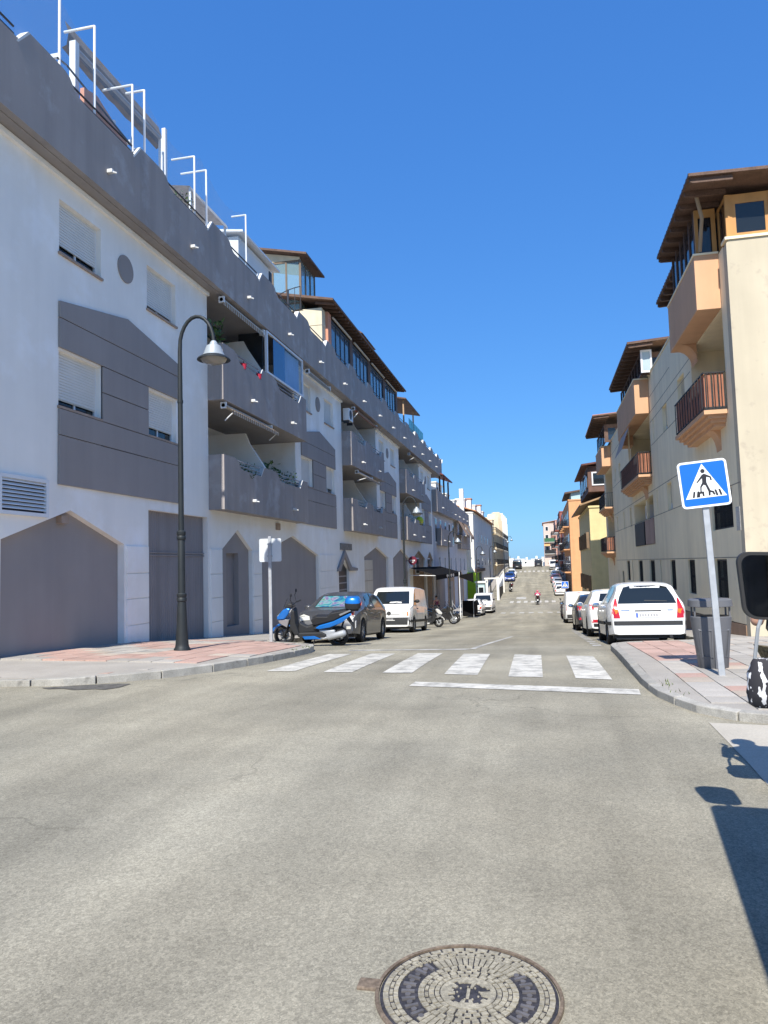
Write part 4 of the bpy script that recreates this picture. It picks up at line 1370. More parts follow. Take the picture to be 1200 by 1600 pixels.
r2 = wooden_room('brown rooftop room with a white framed window over the second peach balcony', 30.2, 37.3, 8.86, 9.75, 4.15, 3.62, 9.95, (29.5, 37.4), mat_f=BROWN, ny=8, near_panes=4, back=7)
g = G()
for q in (rect(4.15, 4.22, 8.9, 9.8), rect(4.5, 4.57, 8.9, 9.8), rect(4.22, 4.5, 8.9, 8.97), rect(4.22, 4.5, 9.73, 9.8)):
    g.prism(q, 'y', 29.95, 30.02)
wf = g.obj('white_window', FRAMEW, r2, world=True)
G().box(4.22, 4.5, 29.98, 29.99, 8.97, 9.73).obj('pane', glass_mat('frosted_pane', see=.1, dark=(.45, .55, .58)), wf, world=True)
wooden_room('rooftop room with a pink edged roof over the third peach balcony', 46.6, 52.4, 8.8, 9.9, 4.1, 3.4, 10.3, (45.8, 53.5), mat_f=BROWN, ny=5, near_panes=4, back=7, rmat=M('pink_roof_tile', (.42, .19, .15), .85, var=.2))
tag(G().box(8.3, 9.2, 17.95, 19.5, 10.7, 11.6).obj('brown_chimney', RTILE), 'brown chimney stub above the corner rooftop room at the frame edge', 'chimney')
# street number plate
G().box(X - .012, X - .002, 18.15, 18.5, 2.2, 2.75).obj('number_plate', M('pale_tile', (.5, .48, .44), .5, var=.3, scale=25), rb, world=True)

# ================================================================ houses farther along
def house(name, label, cat, x0, x1, y0, y1, zt, mat, face, rows=(), cols=(), near=(), balc=None, roof=None, bm=IRON, zg=None, shut=None, group=None, cornice=True):
    """a house: wall, roof, windows on its street face (face = 'x0' or 'x1') and near end, balconies"""
    zg = min(gz(y0), gz(y1)) - .5 if zg is None else zg
    t = thing(name, label, cat, ((x0 + x1) / 2, (y0 + y1) / 2, gz((y0 + y1) / 2)), group=group)
    G().box(x0, x1, y0, y1, zg, zt).obj('wall', mat, t, world=True)
    xs, sg = (x0, -1) if face == 'x0' else (x1, 1)
    def b(xa, xb):
        return sorted((xs + sg * xa, xs + sg * xb))
    for z in rows:
        for y in cols:
            f = G().box(*b(-.02, .03), y, y + 1.1, z, z + 1.25).obj('window', shut or FRAMEW, t, world=True)
            G().box(*b(.031, .04), y + .1, y + 1.0, z + .1, z + 1.15).obj('pane', PANE, f, world=True)
            G().box(*b(.0, .1), y - .06, y + 1.16, z - .08, z - .005).obj('sill', mat, f, world=True)
    for (x, z, w_, h_) in near:
        f = G().box(x, x + w_, y0 - .03, y0 + .02, z, z + h_).obj('window', shut or FRAMEW, t, world=True)
        G().box(x + .08, x + w_ - .08, y0 - .04, y0 - .031, z + .08, z + h_ - .08).obj('pane', PANE, f, world=True)
    if balc:
        for (ya, yb, z, d) in balc:
            s = G().box(*b(.002, d), ya, yb, z - .15, z).obj('balcony', mat, t, world=True)
            g = G()
            xo = b(d - .05, d - .02)
            g.box(*xo, ya + .02, yb - .02, z + .9, z + .95)
            yy = ya + .05
            while yy < yb - .05:
                g.box(*xo, yy, yy + .035, z, z + .9)
                yy += .17
            for ye in (ya + .02, yb - .05):
                g.box(*b(.01, d - .055), ye, ye + .03, z + .9, z + .95)
                for k in range(3):
                    q = b(.2 + k * .25, .23 + k * .25)
                    if .25 + k * .25 < d:
                        g.box(*q, ye, ye + .03, z, z + .9)
            g.obj('railing', bm, s, world=True)
            f = G().box(*b(-.01, .03), ya + .3, yb - .3, z + .01, z + 2.1).obj('terrace_door', FRAMEW, t, world=True)
            G().box(*b(.031, .04), ya + .4, yb - .4, z + .1, z + 2.0).obj('pane', PANE, f, world=True)
    if cornice:
        G().box(x0 - .08, x1 + .08, y0 - .08, y1 + .08, zt + .002, zt + .16).obj('cornice', mat, t, world=True)
    if roof:
        rm, ov, h = roof
        xm = xs - sg * 4
        pts = [(xs + sg * ov, zt + .17), (xm, zt + h), (xm, zt + h + .12), (xs + sg * ov, zt + .3)]
        G().prism(pts, 'y', y0 - .3, y1 + .3).obj('roof', rm, t, world=True)
    return t
OTILE = M('orange_roof_tile', (.50, .24, .12), .85, var=.2, scale=4)
LIME = M('lime_green_paint', (.36, .55, .03), .7, var=.06)
YEL = M('pale_yellow_paint', (.68, .56, .29), .9, var=.06, streak=.07)
ORA = M('orange_house_paint', (.62, .32, .15), .9, var=.06, streak=.06)
PINK = M('pink_house_paint', (.55, .33, .27), .9, var=.08, streak=.08)
REDH = M('oxide_red_paint', (.28, .09, .07), .9, var=.08, streak=.08)
PALEB = M('pale_blue_paint', (.40, .52, .52), .9, var=.06)
GREYH = M('light_grey_paint', (.46, .47, .48), .9, var=.08, streak=.1)
GRN = M('green_railing', (.04, .13, .06), .6)
wc = house('white_corner_house', 'white corner house with an orange tiled eave and a lime green shop front', 'building', -18, -8.6, 97.2, 134, 8.3, WHITEB, 'x1',
           rows=(1.3, 4.6), cols=(104, 110, 116, 122, 128), near=((-9.0, 4.4, .3, .9),), roof=(OTILE, .5, 1.6))
G().box(-18, -8.55, 96.9, 97.19, -3.6, .5).obj('shop_front', LIME, wc, world=True)
for i, y in enumerate((97.4, 99.6, 101.6, 103.6, 106)):
    G().box(-8.6, -8.52, y, y + 1.2, -3.6, .4).obj('shop_pilaster', LIME if i < 3 else M('shaded_lime_paint', (.04, .08, .03), .6), wc, world=True)  # farther pilasters: shade of the street face put into a darker green
G().box(-8.59, -8.3, 97.3, 112, .52, .95).obj('fascia', BROWN, wc, world=True)
for i in range(3):
    G().box(-8.59, -8.56, 101.2 + i * .1, 104.6 - i * .2, 2.2 + i * .5 - 1.2, 2.35 + i * .5 - 1.2).obj('wall_lettering', METAL, wc, world=True)
for i, (x, y, s, h) in enumerate(((-9.8, 99, 1.2, 1.3), (-9.6, 106, .8, 1.9), (-9.6, 113, 1.5, 1.5), (-9.4, 121, .9, 2.1), (-9.6, 128, 1.4, 1.5))):
    t = thing('roof_block', ('broad white chimney nearest on the corner house roof', 'tall slender white chimney of the corner house', 'middle white roof block of the corner house', 'second tall white chimney of the corner house', 'farthest white roof block of the corner house')[i], 'chimney', (x, y, 9), group='white chimneys on the corner house')
    G().box(x - s, x, y, y + 2 * s, 8.4, 9 + h).obj('shaft', WHITEB, t, world=True)
    G().box(x - s - .1, x + .1, y - .1, y + 2 * s + .1, 9 + h + .002, 9 + h + .15).obj('cap', OTILE if i % 2 else WHITEB, t, world=True)
lh = [('cream terraced house with stacked balconies next to the white corner house', 134.2, 147, 9.4, M('cream_house_paint', (.74, .63, .45), .9, var=.08, streak=.1)),
      ('sand coloured terraced house, second after the white corner house', 147.2, 160, 10.6, M('sand_house_paint', (.66, .54, .38), .9, var=.08, streak=.1)),
      ('pale terraced house nearest the crest on the left', 160.2, 186, 11.2, WHITEB)]
for l, a, b, z, m in lh:
    n = int((b - a) // 3.2)
    house('terraced_house', l, 'house', -18, -8.4, a, b, z, m, 'x1', balc=[(a + .4 + i * 3.2, a + 2.4 + i * 3.2, zz, .6) for i in range(n) for zz in (1.4, 4.4, 7.2)], group='terraced houses up the left side', bm=IRON)
    tt = [c for c in COL.objects if c.name.startswith('terraced_house')][-1]
    for i in range(n):
        G().box(-9.4, -8.0, a + 2.6 + i * 3.2, a + 3.0 + i * 3.2, z + .17, z + 1.2 + .3 * (i % 2)).obj('roof_pier', m, tt, world=True)
        G().box(-8.39, -7.9, a + 2.65 + i * 3.2, a + 2.95 + i * 3.2, -4, z).obj('pilaster', m, tt, world=True)
# right side
yh = house('yellow_house', 'pale yellow house with brown shutters and an orange brown eave beyond the cream block', 'house', 3.85, 14, 60, 76, 5.75, YEL, 'x0', rows=(-.9, 2.6), cols=(61.5, 64.5, 67.5, 70.5, 73.5), shut=M('brown_shutter', (.20, .14, .09), .8, var=.2), roof=(M('ochre_tile', (.34, .22, .12), .85, var=.2), .7, 1.7))
for z in (-.9, 2.6):
    for y in (61.5, 64.5, 67.5, 70.5, 73.5):
        G().box(3.62, 3.84, y - .12, y - .02, z, z + 1.3).obj('open_shutter', MATS['brown_shutter'], yh, world=True)
up = thing('dark_glazed_attic', 'dark timber attic with small windows above the yellow house', 'attic', (5.5, 66, 6))
G().box(4.0, 9, 62, 74, 7.2, 9.3).obj('wall', M('attic_brown', (.14, .08, .06), .8, var=.2), up, world=True)
G().prism([(3.5, 9.32), (9, 9.9), (9, 10.05), (3.5, 9.45)], 'y', 61.5, 74.5).obj('roof', RTILE, up, world=True)
for i in range(5):
    f = G().box(3.93, 3.99, 62.4 + i * 2.3, 63.9 + i * 2.3, 7.6, 8.9).obj('window', FRAMEW if i % 2 else BROWN, up, world=True)
    G().box(3.92, 3.929, 62.55 + i * 2.3, 63.75 + i * 2.3, 7.7, 8.8).obj('pane', PANE, f, world=True)
f = G().box(4.3, 5.4, 61.93, 61.99, 7.7, 8.8).obj('window', FRAMEW, up, world=True)
G().box(4.4, 5.3, 61.92, 61.929, 7.8, 8.7).obj('pane', PANE, f, world=True)
oh = house('orange_house', 'tall orange house with a pale blue gable strip and recessed balconies', 'house', 3.75, 15, 98, 124, 9.4, ORA, 'x0',
           balc=[(100 + i * 6, 103.5 + i * 6, z, .8) for i in range(4) for z in (.2, 3.2, 6.2)], rows=(.4, 3.4, 6.4), cols=(104.2, 110.2, 116.2))
G().prism([(4.1, 9.58), (15, 9.58), (15, 11.8), (4.1, 10.4)], 'y', 98, 110).obj('attic_wall', PALEB, oh, world=True)
G().prism([(3.3, 10.3), (15, 11.9), (15, 12.1), (3.3, 10.5)], 'y', 97.6, 110.5).obj('roof', BROWN, oh, world=True)
G().box(5.0, 5.5, 97.95, 97.99, -.6, -.1).obj('tile_sign', PVC, oh, world=True)
G().box(5.6, 6.3, 97.95, 97.99, -2.6, -1.9).obj('wall_box', REDH, oh, world=True)
G().box(3.7, 3.74, 99, 123, -3.2, -.3).obj('shop_shutter', M('brown_shop_shutter', (.16, .09, .05), .8, var=.3, scale=2, streak=.2), oh, world=True)
rr = [('grey house with dark balconies beyond the orange house', 124.2, 138, 9.6, GREYH, 3.9), ('oxide red house with white framed balconies on the right', 138.2, 150, 10.6, REDH, 3.6), ('light grey house with cluttered balconies near the crest on the right', 150.2, 166, 10.3, GREYH, 3.7),
      ('pink house near the crest on the right', 166.2, 186, 10.6, PINK, 3.3)]
for l, a, b, z, m, x0 in rr:
    n = int((b - a) // 4)
    house('terraced_house', l, 'house', x0, 14, a, b, z, m, 'x0', balc=[(a + .6 + i * 4, a + 3.4 + i * 4, zz, .9) for i in range(n) for zz in (1.8, 4.6, 7.4)], group='terraced houses up the right side', near=((x0 + .6, 6.8, 1.1, 1.6),))
ph_ = house('pink_white_house', 'pale pink house with green balconies facing down the street beyond the crest', 'house', .9, 4.4, 206, 222, 12.0, M('pale_pink_paint', (.62, .47, .40), .9, var=.05), 'x0', near=((1.3, 7.2, .9, 1.8), (2.7, 7.2, .9, 1.8), (1.3, 4, .9, 1.8), (2.7, 4, .9, 1.8), (1.4, 10, .8, 1.2)), roof=(OTILE, .3, .8))
for z, m in ((7.0, GRN), (3.8, IRON)):
    s = G().box(1.0, 3.9, 205.1, 205.95, z - .15, z).obj('balcony', WHITEB, ph_, world=True)
    G().box(1.0, 3.9, 205.05, 205.1, z, z + 1).obj('railing', m, s, world=True)
G().add([(1.0, 205.9, 6.6), (1.0, 204.6, 5.9), (2.5, 204.6, 5.9), (2.5, 205.9, 6.6)], [(0, 1, 2, 3)]).obj('awning', M('orange_canvas', (.65, .35, .15), .9), ph_, world=True)
# white houses below the crest, only their tops show
rnd = random.Random(3)
spots = [(-11, 238, 3.6, 2.9), (-7.6, 250, 3.2, 2.7), (-4.6, 236, 3.2, 2.2), (-1.6, 246, 3.4, 2.6), (1.4, 232, 2.6, 3.0), (-13.5, 262, 4, 3.7), (3.8, 246, 2.2, 3.9)]
names = ['leftmost', 'second from left', 'low middle', 'broad middle', 'right middle', 'hindmost left', 'rightmost']
for i, (x, y, wd, z) in enumerate(spots):
    t = house('white_house', '%s of the white houses whose roofs show over the crest' % names[i], 'house', x - wd / 2, x + wd / 2 + .6, y, y + 8, z, WHITEB, 'x1', near=((x - .6, z - 1.0, .7, .7),), group='white houses beyond the crest', zg=-8)
    G().box(x - .2, x + .4, y + 1, y + 1.8, z + .17, z + 1.0).obj('chimney', WHITEB, t, world=True)
# ================================================================ street furniture
LAMPM = M('dark_green_cast_iron', (0.022, 0.027, 0.03), 0.55, var=.15, scale=4, metal=.2)
GALV = M('galvanised_steel', (0.42, 0.44, 0.46), 0.5, var=.12, scale=9, metal=.35)
def street_lamp(label, x, y, z, far=False):
    t = thing('street_lamp', label, 'street lamp', (x, y, z), group='swan neck street lamps on the left pavement')
    G().lathe([(.165, 0), (.165, .06), (.14, .1), (.13, .16), (.105, .55), (.088, .95), (.082, 1.0)], (0, 0, 0), 20).obj('base', LAMPM, t, smooth=True)
    G().lathe([(.082, 1.0), (.098, 1.02), (.098, 1.07), (.084, 1.09), (.098, 1.11), (.098, 1.16), (.078, 1.18)], (0, 0, 0), 20, cap=False).obj('collar', LAMPM, t, smooth=True)
    G().lathe([(.072, 1.17), (.070, 2.3), (.064, 2.32)], (0, 0, 0), 16).obj('shaft', LAMPM, t, smooth=True)
    G().lathe([(.075, 2.25), (.09, 2.27), (.09, 2.32), (.078, 2.34), (.09, 2.36), (.09, 2.42), (.062, 2.45)], (0, 0, 0), 20, cap=False).obj('collar', LAMPM, t, smooth=True)
    pts = [(0, 0, 2.4), (0, 0, 5.1), (0, 0, 6.15)]
    for k in range(1, 13):
        a = PI - PI * k / 12 * .97
        pts.append((.38 + .38 * math.cos(a), 0, 6.25 + .62 * math.sin(a)))
    G().tube(pts, [.056, .05, .043] + [.038] * 12, 12).obj('swan_neck', LAMPM, t, smooth=True)
    G().lathe([(.06, 5.08), (.06, 5.14)], (0, 0, 0), 12).obj('joint_ring', LAMPM, t)
    hx, hz = .755, 6.2
    h = G().lathe([(.045, hz + .12), (.07, hz + .09), (.085, hz + .04), (.145, hz + .01), (.165, hz - .04), (.195, hz - .13), (.235, hz - .20)], (hx, 0, 0), 24).obj('lamp_hood', M('pale_lamp_metal', (.33, .37, .40), .45, var=.1, metal=.2), t, smooth=True)
    G().lathe([(.235, hz - .195), (.325, hz - .25), (.34, hz - .28), (.315, hz - .28), (.25, hz - .24)], (hx, 0, 0), 28, cap=False).obj('lamp_rim', LAMPM, t, smooth=True)
    G().lathe([(.27, hz - .26), (.23, hz - .32), (.14, hz - .36), (.02, hz - .375)], (hx, 0, 0), 24).obj('lamp_glass', glass_mat('lamp_bowl_glass', see=.2, dark=(.30, .28, .24)), t, smooth=True)
    return t
for lab, x, y in (('tall swan neck street lamp standing alone on the near left pavement', -7.15, 13.8), ('swan neck street lamp behind the white van', -7.2, 39), ('swan neck street lamp beside the black bar awning', -7.3, 59.5),
                  ('swan neck street lamp in front of the lime green shop', -7.3, 85), ('swan neck street lamp at the white balustrade, just past the lime green shop', -7.2, 106), ('thin street lamp past the terraced houses on the left', -6.8, 140), ('thin street lamp farthest up the left side near the crest', -6.9, 162)):
    street_lamp(lab, x, y, pl(x, y) - .02)

BLUE = M('sign_blue', (.005, .13, .66), .45, var=.03)
WSIGN = M('sign_white', (.80, .82, .82), .45, var=.03)
BLK2 = M('sign_black', (.02, .02, .025), .5)
def rrect(w_, h_, r, n=5):
    pts = []
    for cx, cz, a0 in ((w_ / 2 - r, h_ / 2 - r, 0), (-w_ / 2 + r, h_ / 2 - r, PI / 2), (-w_ / 2 + r, -h_ / 2 + r, PI), (w_ / 2 - r, -h_ / 2 + r, 3 * PI / 2)):
        for k in range(n + 1):
            a = a0 + PI / 2 * k / n
            pts.append((cx + r * math.cos(a), cz + r * math.sin(a)))
    return pts
def crossing_sign(label, x, y, z, h, s=.62, rz=0.0, tilt=0.0, group='pedestrian crossing signs'):
    t = thing('crossing_sign', label, 'sign', (x, y, z), rz, group)
    G().box(-.04, .04, -.022, .022, -.1, h + .01).obj('pole', GALV, t, bevel=.008)
    c = Matrix.Translation((0, -.04, h + s / 2 - .01)) @ Matrix.Rotation(tilt, 4, 'Y')
    def place(o):
        o.matrix_local = c
        return o
    p = place(G().prism(rrect(s, s, s * .09), 'y', -.012, .012).obj('plate', WSIGN, t))
    def lay(poly, d, nm, m):
        return G().prism([(a * s, b * s) for a, b in poly], 'y', -.012 - d, -.0122).obj(nm, m, p)
    lay(rrect(.91, .91, .05), .002, 'blue_field', BLUE)
    lay([(-.41, -.30), (.42, -.30), (0, .43)], .004, 'white_triangle', WSIGN)
    head = [(-.0 + .046 * math.cos(2 * PI * k / 14), .272 + .046 * math.sin(2 * PI * k / 14)) for k in range(14)]
    lay(head, .006, 'walker_head', BLK2)
    body = [(.02, .205), (.055, .185), (.13, .135), (.145, .065), (.125, .05), (.115, .05), (.11, .11), (.055, .135), (.045, .02), (.06, -.04), (.095, -.15), (.15, -.17), (.17, -.245), (.14, -.25), (.12, -.20), (.09, -.19), (.085, -.255), (.05, -.255), (.055, -.17),
            (.02, -.04), (-.01, -.02), (-.05, -.07), (-.06, -.155), (-.02, -.16), (-.02, -.255), (-.05, -.255), (-.055, -.20), (-.09, -.20), (-.10, -.27), (-.13, -.27), (-.115, -.165), (-.085, -.16), (-.075, -.055), (-.03, .03), (-.025, .115), (-.06, .08), (-.12, .02), (-.135, .03), (-.07, .12), (-.02, .185)]
    c0 = (.02, 0.0)
    lay([(c0[0] + (a - c0[0]) * 1.16, b * 1.04 + .0) for a, b in body], .006, 'walker_figure', BLK2)
    for a in (-.27, -.19, .21, .29):
        q = -.03 if a > 0 else .03
        lay([(a, -.28), (a + .042, -.28), (a + .042 + q, -.15), (a + q, -.15)], .006, 'stripe', BLK2)
    return t
crossing_sign('blue pedestrian crossing sign on a leaning steel pole at the right kerb', 2.2, 10.25, pr(2.2, 10.25), 2.19, .61, 0.02, rad(-2.6)).rotation_euler = (0, rad(-2.0), .02)
crossing_sign('small far pedestrian crossing sign over the white van roof on the right', 2.0, 69, pr(2, 69), 2.1, .62)
# sign seen from behind
sb = thing('sign_back', 'bare back of a square traffic sign on a galvanised pole at the left pavement', 'sign', (-6.62, 17.4, pl(-6.62, 17.4)), 0, None)
G().box(-.04, .04, -.022, .022, -.1, 2.62).obj('pole', GALV, sb, bevel=.008)
pb = G().prism(rrect(.58, .58, .04), 'y', .03, .045).obj('plate', M('bare_aluminium', (.62, .65, .66), .4, var=.05, metal=.15), sb, loc=(.0, 0, 2.28))
for z in (-.15, .15):
    G().box(-.06, .06, -.03, .029, z - .02, z + .02).obj('clamp', GALV, pb)

# litter bin
BIN = M('bin_grey_plastic', (0.115, 0.118, 0.128), 0.55, var=.06, scale=3, bump=.1, bscale=200)
bn = thing('litter_bin', 'tall tapered grey litter bin with a hooded lid behind the crossing sign', 'bin', (2.27, 11.05, pr(2.27, 11.05) - .01))
def oval(z, a, b, n=28, e=2.6):
    return [((abs(math.cos(t)) ** (2 / e)) * a * (1 if math.cos(t) >= 0 else -1), (abs(math.sin(t)) ** (2 / e)) * b * (1 if math.sin(t) >= 0 else -1), z) for t in [2 * PI * k / n for k in range(n)]]
def loft(rings, cap=True):
    g = G()
    n = len(rings[0])
    vs = [p for r in rings for p in r]
    fs = [(i * n + k, i * n + (k + 1) % n, (i + 1) * n + (k + 1) % n, (i + 1) * n + k) for i in range(len(rings) - 1) for k in range(n)]
    if cap:
        fs += [tuple(range(n)), tuple((len(rings) - 1) * n + k for k in range(n))]
    return g.add(vs, fs)
loft([oval(.0, .175, .15), oval(.02, .19, .165), oval(.45, .235, .2), oval(.72, .265, .225), oval(.73, .255, .215)]).obj('body', BIN, bn, smooth=True)
loft([oval(.731, .25, .21), oval(.735, .235, .195)]).obj('dark_mouth', IRON, bn)
loft([oval(.86, .275, .235), oval(.865, .285, .245), oval(.95, .28, .24), oval(.97, .25, .21)]).obj('lid', BIN, bn, smooth=True)
for a in (-.235, .215):
    for b in (-.12, .1):
        G().box(a, a + .02, b, b + .03, .72, .87).obj('lid_post', BIN, bn)
for sx in (-1, 1):                              # moulded panels on the front
    p0 = [(sx * .03, .17), (sx * .165, .17), (sx * .205, .56), (sx * .03, .56)]
    g = G()
    out, inn = p0, [(sx * .045, .19), (sx * .148, .19), (sx * .185, .54), (sx * .045, .54)]
    for i in range(4):
        q = [out[i], out[(i + 1) % 4], inn[(i + 1) % 4], inn[i]]
        def yy(x, z):
            a, b = .19 + (z - .02) * .1, .165 + (z - .02) * .083
            return -b * max(0.02, 1 - (abs(x) / a) ** 2.6) ** (1 / 2.6)
        g.add([(x, yy(x, z) - .014, z) for x, z in q] + [(x, yy(x, z) + .01, z) for x, z in q], [(0, 1, 2, 3), (0, 1, 5, 4), (1, 2, 6, 5), (2, 3, 7, 6), (3, 0, 4, 7)])
    g.obj('moulded_frame', BIN, bn)
G().box(-.012, .012, -.212, -.17, .03, .70).obj('seam', BIN, bn)
G().box(.14, .22, .2, .28, 0, .1).obj('foot', GALV, bn)

# manhole cover
mh = thing('manhole_cover', 'round cast iron manhole cover with pale dusty relief and dark sectors, set in the asphalt', 'manhole cover', (-.335, 2.86, gz(3)))
IRONW = M('dark_cast_iron', (0.035, 0.033, 0.038), 0.65, var=.3, scale=12, fine=.3, bscale=60, spec=.5)
DUST = M('dusty_cast_iron', (0.285, 0.262, 0.205), 0.9, var=.2, scale=9, fine=.22, bscale=70, patch=((0.10, 0.095, 0.09), 14.0, .60, .72), bump=.3)
RUST = M('rusty_frame', (0.15, 0.115, 0.085), 0.85, var=.25, scale=9, fine=.25)
R0 = .352
G().lathe([(R0 - .018, -.03), (R0 - .018, .010), (R0 - .006, .011), (R0 - .003, .005), (R0 - .003, -.03)], (0, 0, 0), 72, cap=False).obj('frame', RUST, mh)
cv = G().lathe([(R0 - .022, -.03), (R0 - .022, .004)], (0, 0, 0), 72).obj('cover', IRONW, mh)
G().box(-R0 - .07, -R0 + .01, -.035, .035, -.02, .012).obj('hinge_lug', RUST, mh, bevel=.006)
def arc_piece(g, r0, r1, a0, a1, z=.009, n=None):
    n = n or max(1, int((a1 - a0) / rad(4)))
    for i in range(n):
        t0, t1 = a0 + (a1 - a0) * i / n, a0 + (a1 - a0) * (i + 1) / n
        vs = []
        for zz in (.003, z):
            vs += [(r0 * math.cos(t0), r0 * math.sin(t0), zz), (r1 * math.cos(t0), r1 * math.sin(t0), zz), (r1 * math.cos(t1), r1 * math.sin(t1), zz), (r0 * math.cos(t1), r0 * math.sin(t1), zz)]
        g.add(vs, [(4, 5, 6, 7), (0, 1, 5, 4), (1, 2, 6, 5), (2, 3, 7, 6), (3, 0, 4, 7)])
def ring(r0, r1, cnt, gap, off=0.0, skip=None, nm='relief_ring', z=.009):
    g = G()
    for i in range(cnt):
        a = 2 * PI * (i + off) / cnt
        mid_ = (math.degrees(a + PI / cnt)) % 360
        if skip and skip(mid_):
            continue
        arc_piece(g, r0, r1, a, a + 2 * PI / cnt * (1 - gap), z)
    g.obj(nm, DUST, cv)['kind'] = 'stuff'
darksec = lambda d: d < 42 or d > 318 or 132 < d < 228 or False
ring(.298, .318, 40, .18)
ring(.282, .2945, 40, .35, .5)
ring(.262, .279, 44, .2)
ring(.248, .259, 20, .04, skip=darksec)
ring(.192, .245, 60, .22, skip=lambda d: darksec(d))
g = G()
for d in list(range(-38, 42, 12)) + list(range(138, 226, 12)):
    arc_piece(g, .20, .25, rad(d - 1.6), rad(d + 1.6), .011, 1)
    q = rad(d + 6)
    g.lathe([(.011, .003), (.011, .010)], (.225 * math.cos(q), .225 * math.sin(q), 0), 8)
g.obj('sector_ribs', M('worn_iron_rib', (.11, .105, .11), .6, var=.3, scale=12), cv)['kind'] = 'stuff'
ring(.165, .187, 36, .24)
ring(.150, .162, 24, .4, .5)
ring(.128, .147, 28, .24)
ring(.108, .124, 20, .2, .3)
g = G()
for i in range(26):                               # irregular pale plate around the dark centre
    a0, a1 = 2 * PI * i / 26, 2 * PI * (i + 1) / 26
    rr_ = .045 + .032 * abs(math.sin(i * 1.9)) + .012 * math.sin(i * .9)
    arc_piece(g, rr_, .104, a0, a1 + .001, .0085, 1)
g.obj('relief_plate', DUST, cv)['kind'] = 'stuff'
g = G().box(-.006, .006, -.035, .03, .004, .0075)
for i in range(9):
    a = 2 * PI * i / 9 + .3
    g.lathe([(.004, .004), (.004, .0075)], (.042 * math.cos(a), .042 * math.sin(a), 0), 6)
g.obj('lifting_slot', DUST, cv)['kind'] = 'stuff'
for i, chh in enumerate('BENITO'):
    a = rad(142 - i * 6.2)
    cu = bpy.data.curves.new('letter', 'FONT')
    cu.body = chh
    cu.size = .034
    cu.extrude = .004
    cu.align_x = 'CENTER'
    to_ = bpy.data.objects.new('letter_curve', cu)
    COL.objects.link(to_)
    lm = bpy.data.meshes.new_from_object(to_.evaluated_get(bpy.context.evaluated_depsgraph_get()))
    bpy.data.objects.remove(to_)
    lm.materials.clear()
    lm.materials.append(DUST)
    lo = bpy.data.objects.new('letter', lm)
    COL.objects.link(lo)
    lo.parent = cv
    lo.location = (.252 * math.cos(a), .252 * math.sin(a), .0085)
    lo.rotation_euler = (0, 0, a - PI / 2)

# ================================================================ vehicles
TYRE = M('tyre_rubber', (.018, .018, .018), .85, var=.2, scale=8)
RIM = M('alloy_rim', (.42, .43, .45), .35, var=.05, metal=.7)
CGLASS = M('car_glass', (.012, .016, .018), .05, var=.02, spec=.8)
PLAST = M('black_bumper_plastic', (.025, .026, .028), .65, var=.1)
REDL = M('red_lens', (.42, .012, .02), .2, var=.05, coat=.6)
CLEARL = M('clear_lens', (.55, .54, .48), .15, var=.08, coat=.7)
ORGL = M('orange_lens', (.6, .16, .02), .2)
PLATE = M('number_plate_white', (.66, .66, .64), .5, var=.05, scale=20)
PLMARK = M('plate_mark', (.28, .28, .29), .6)
EUB = M('plate_blue', (.02, .08, .45), .5)
CHROME = M('chrome', (.6, .6, .62), .15, metal=1.0)
def paint(name, col, metal=.0, rough=.35):
    return M(name, col, rough, var=.03, scale=1.5, metal=metal, coat=.7)
PW = paint('white_car_paint', (.68, .68, .67))
PGREY = paint('dark_grey_car_paint', (.075, .078, .085), .3)
def lerp(pts, y):
    if y <= pts[0][0]:
        return pts[0][1]
    for a, b in zip(pts[:-1], pts[1:]):
        if y <= b[0]:
            return a[1] + (b[1] - a[1]) * (y - a[0]) / (b[0] - a[0])
    return pts[-1][1]
def smooth_lerp(pts, y, r=.05):
    return sum(lerp(pts, y + r * k / 3) for k in range(-3, 4)) / 7
def car_body(spec):
    L, W_, top_, belt, wy, R = spec['L'], spec['W'], spec['top'], spec['belt'], spec['wheels'], spec['R']
    ys = sorted(set([round(-L / 2 + L * i / 84, 4) for i in range(85)] + [-L / 2 + .015, L / 2 - .015]))
    rows = []
    for y in ys:
        e = max(0, (abs(y) - (L / 2 - .6)) / .6)
        wv = W_ / 2 * (1 - .13 * e ** 2.3)
        zt = smooth_lerp(top_, y) if L / 2 - abs(y) > .08 else lerp(top_, y)
        zb = min(belt, zt - .05)
        zl = spec.get('sill', .2) + .05 * e
        for q in wy:
            d = abs(y - q)
            ra = R + .055
            if d < ra:
                zl = max(zl, min(zb - .10, R + math.sqrt(ra * ra - d * d) - .01))
        wr = wv - max(0, zt - zb - .03) * spec.get('tumble', .36)
        md = zl * .45 + zb * .55
        rn = spec.get('rnd', .06) * min(1, max(.3, (zt - zb) / .35))
        z6 = max(zb + .02, zt - rn)
        rows.append([(0, zl), (wv * .86, zl), (wv * .975, zl + .02), (wv, md), (wv * .992, zb - .05), (wv * .965, zb), (wr * .985, z6), (wr * .93, zt - rn * .36), (wr * .80, zt - rn * .08), (wr * .4, zt + .012), (0, zt + .016)])
    g = G()
    n = len(rows[0])
    full = 2 * n - 2
    for y, r in zip(ys, rows):
        ringp = [(x, y, z) for x, z in r] + [(-x, y, z) for x, z in r[-2:0:-1]]
        g.v += ringp
    for i in range(len(ys) - 1):
        for k in range(full):
            g.f.append((i * full + k, i * full + (k + 1) % full, (i + 1) * full + (k + 1) % full, (i + 1) * full + k))
    g.f += [tuple(range(full)), tuple((len(ys) - 1) * full + k for k in range(full))]
    return g
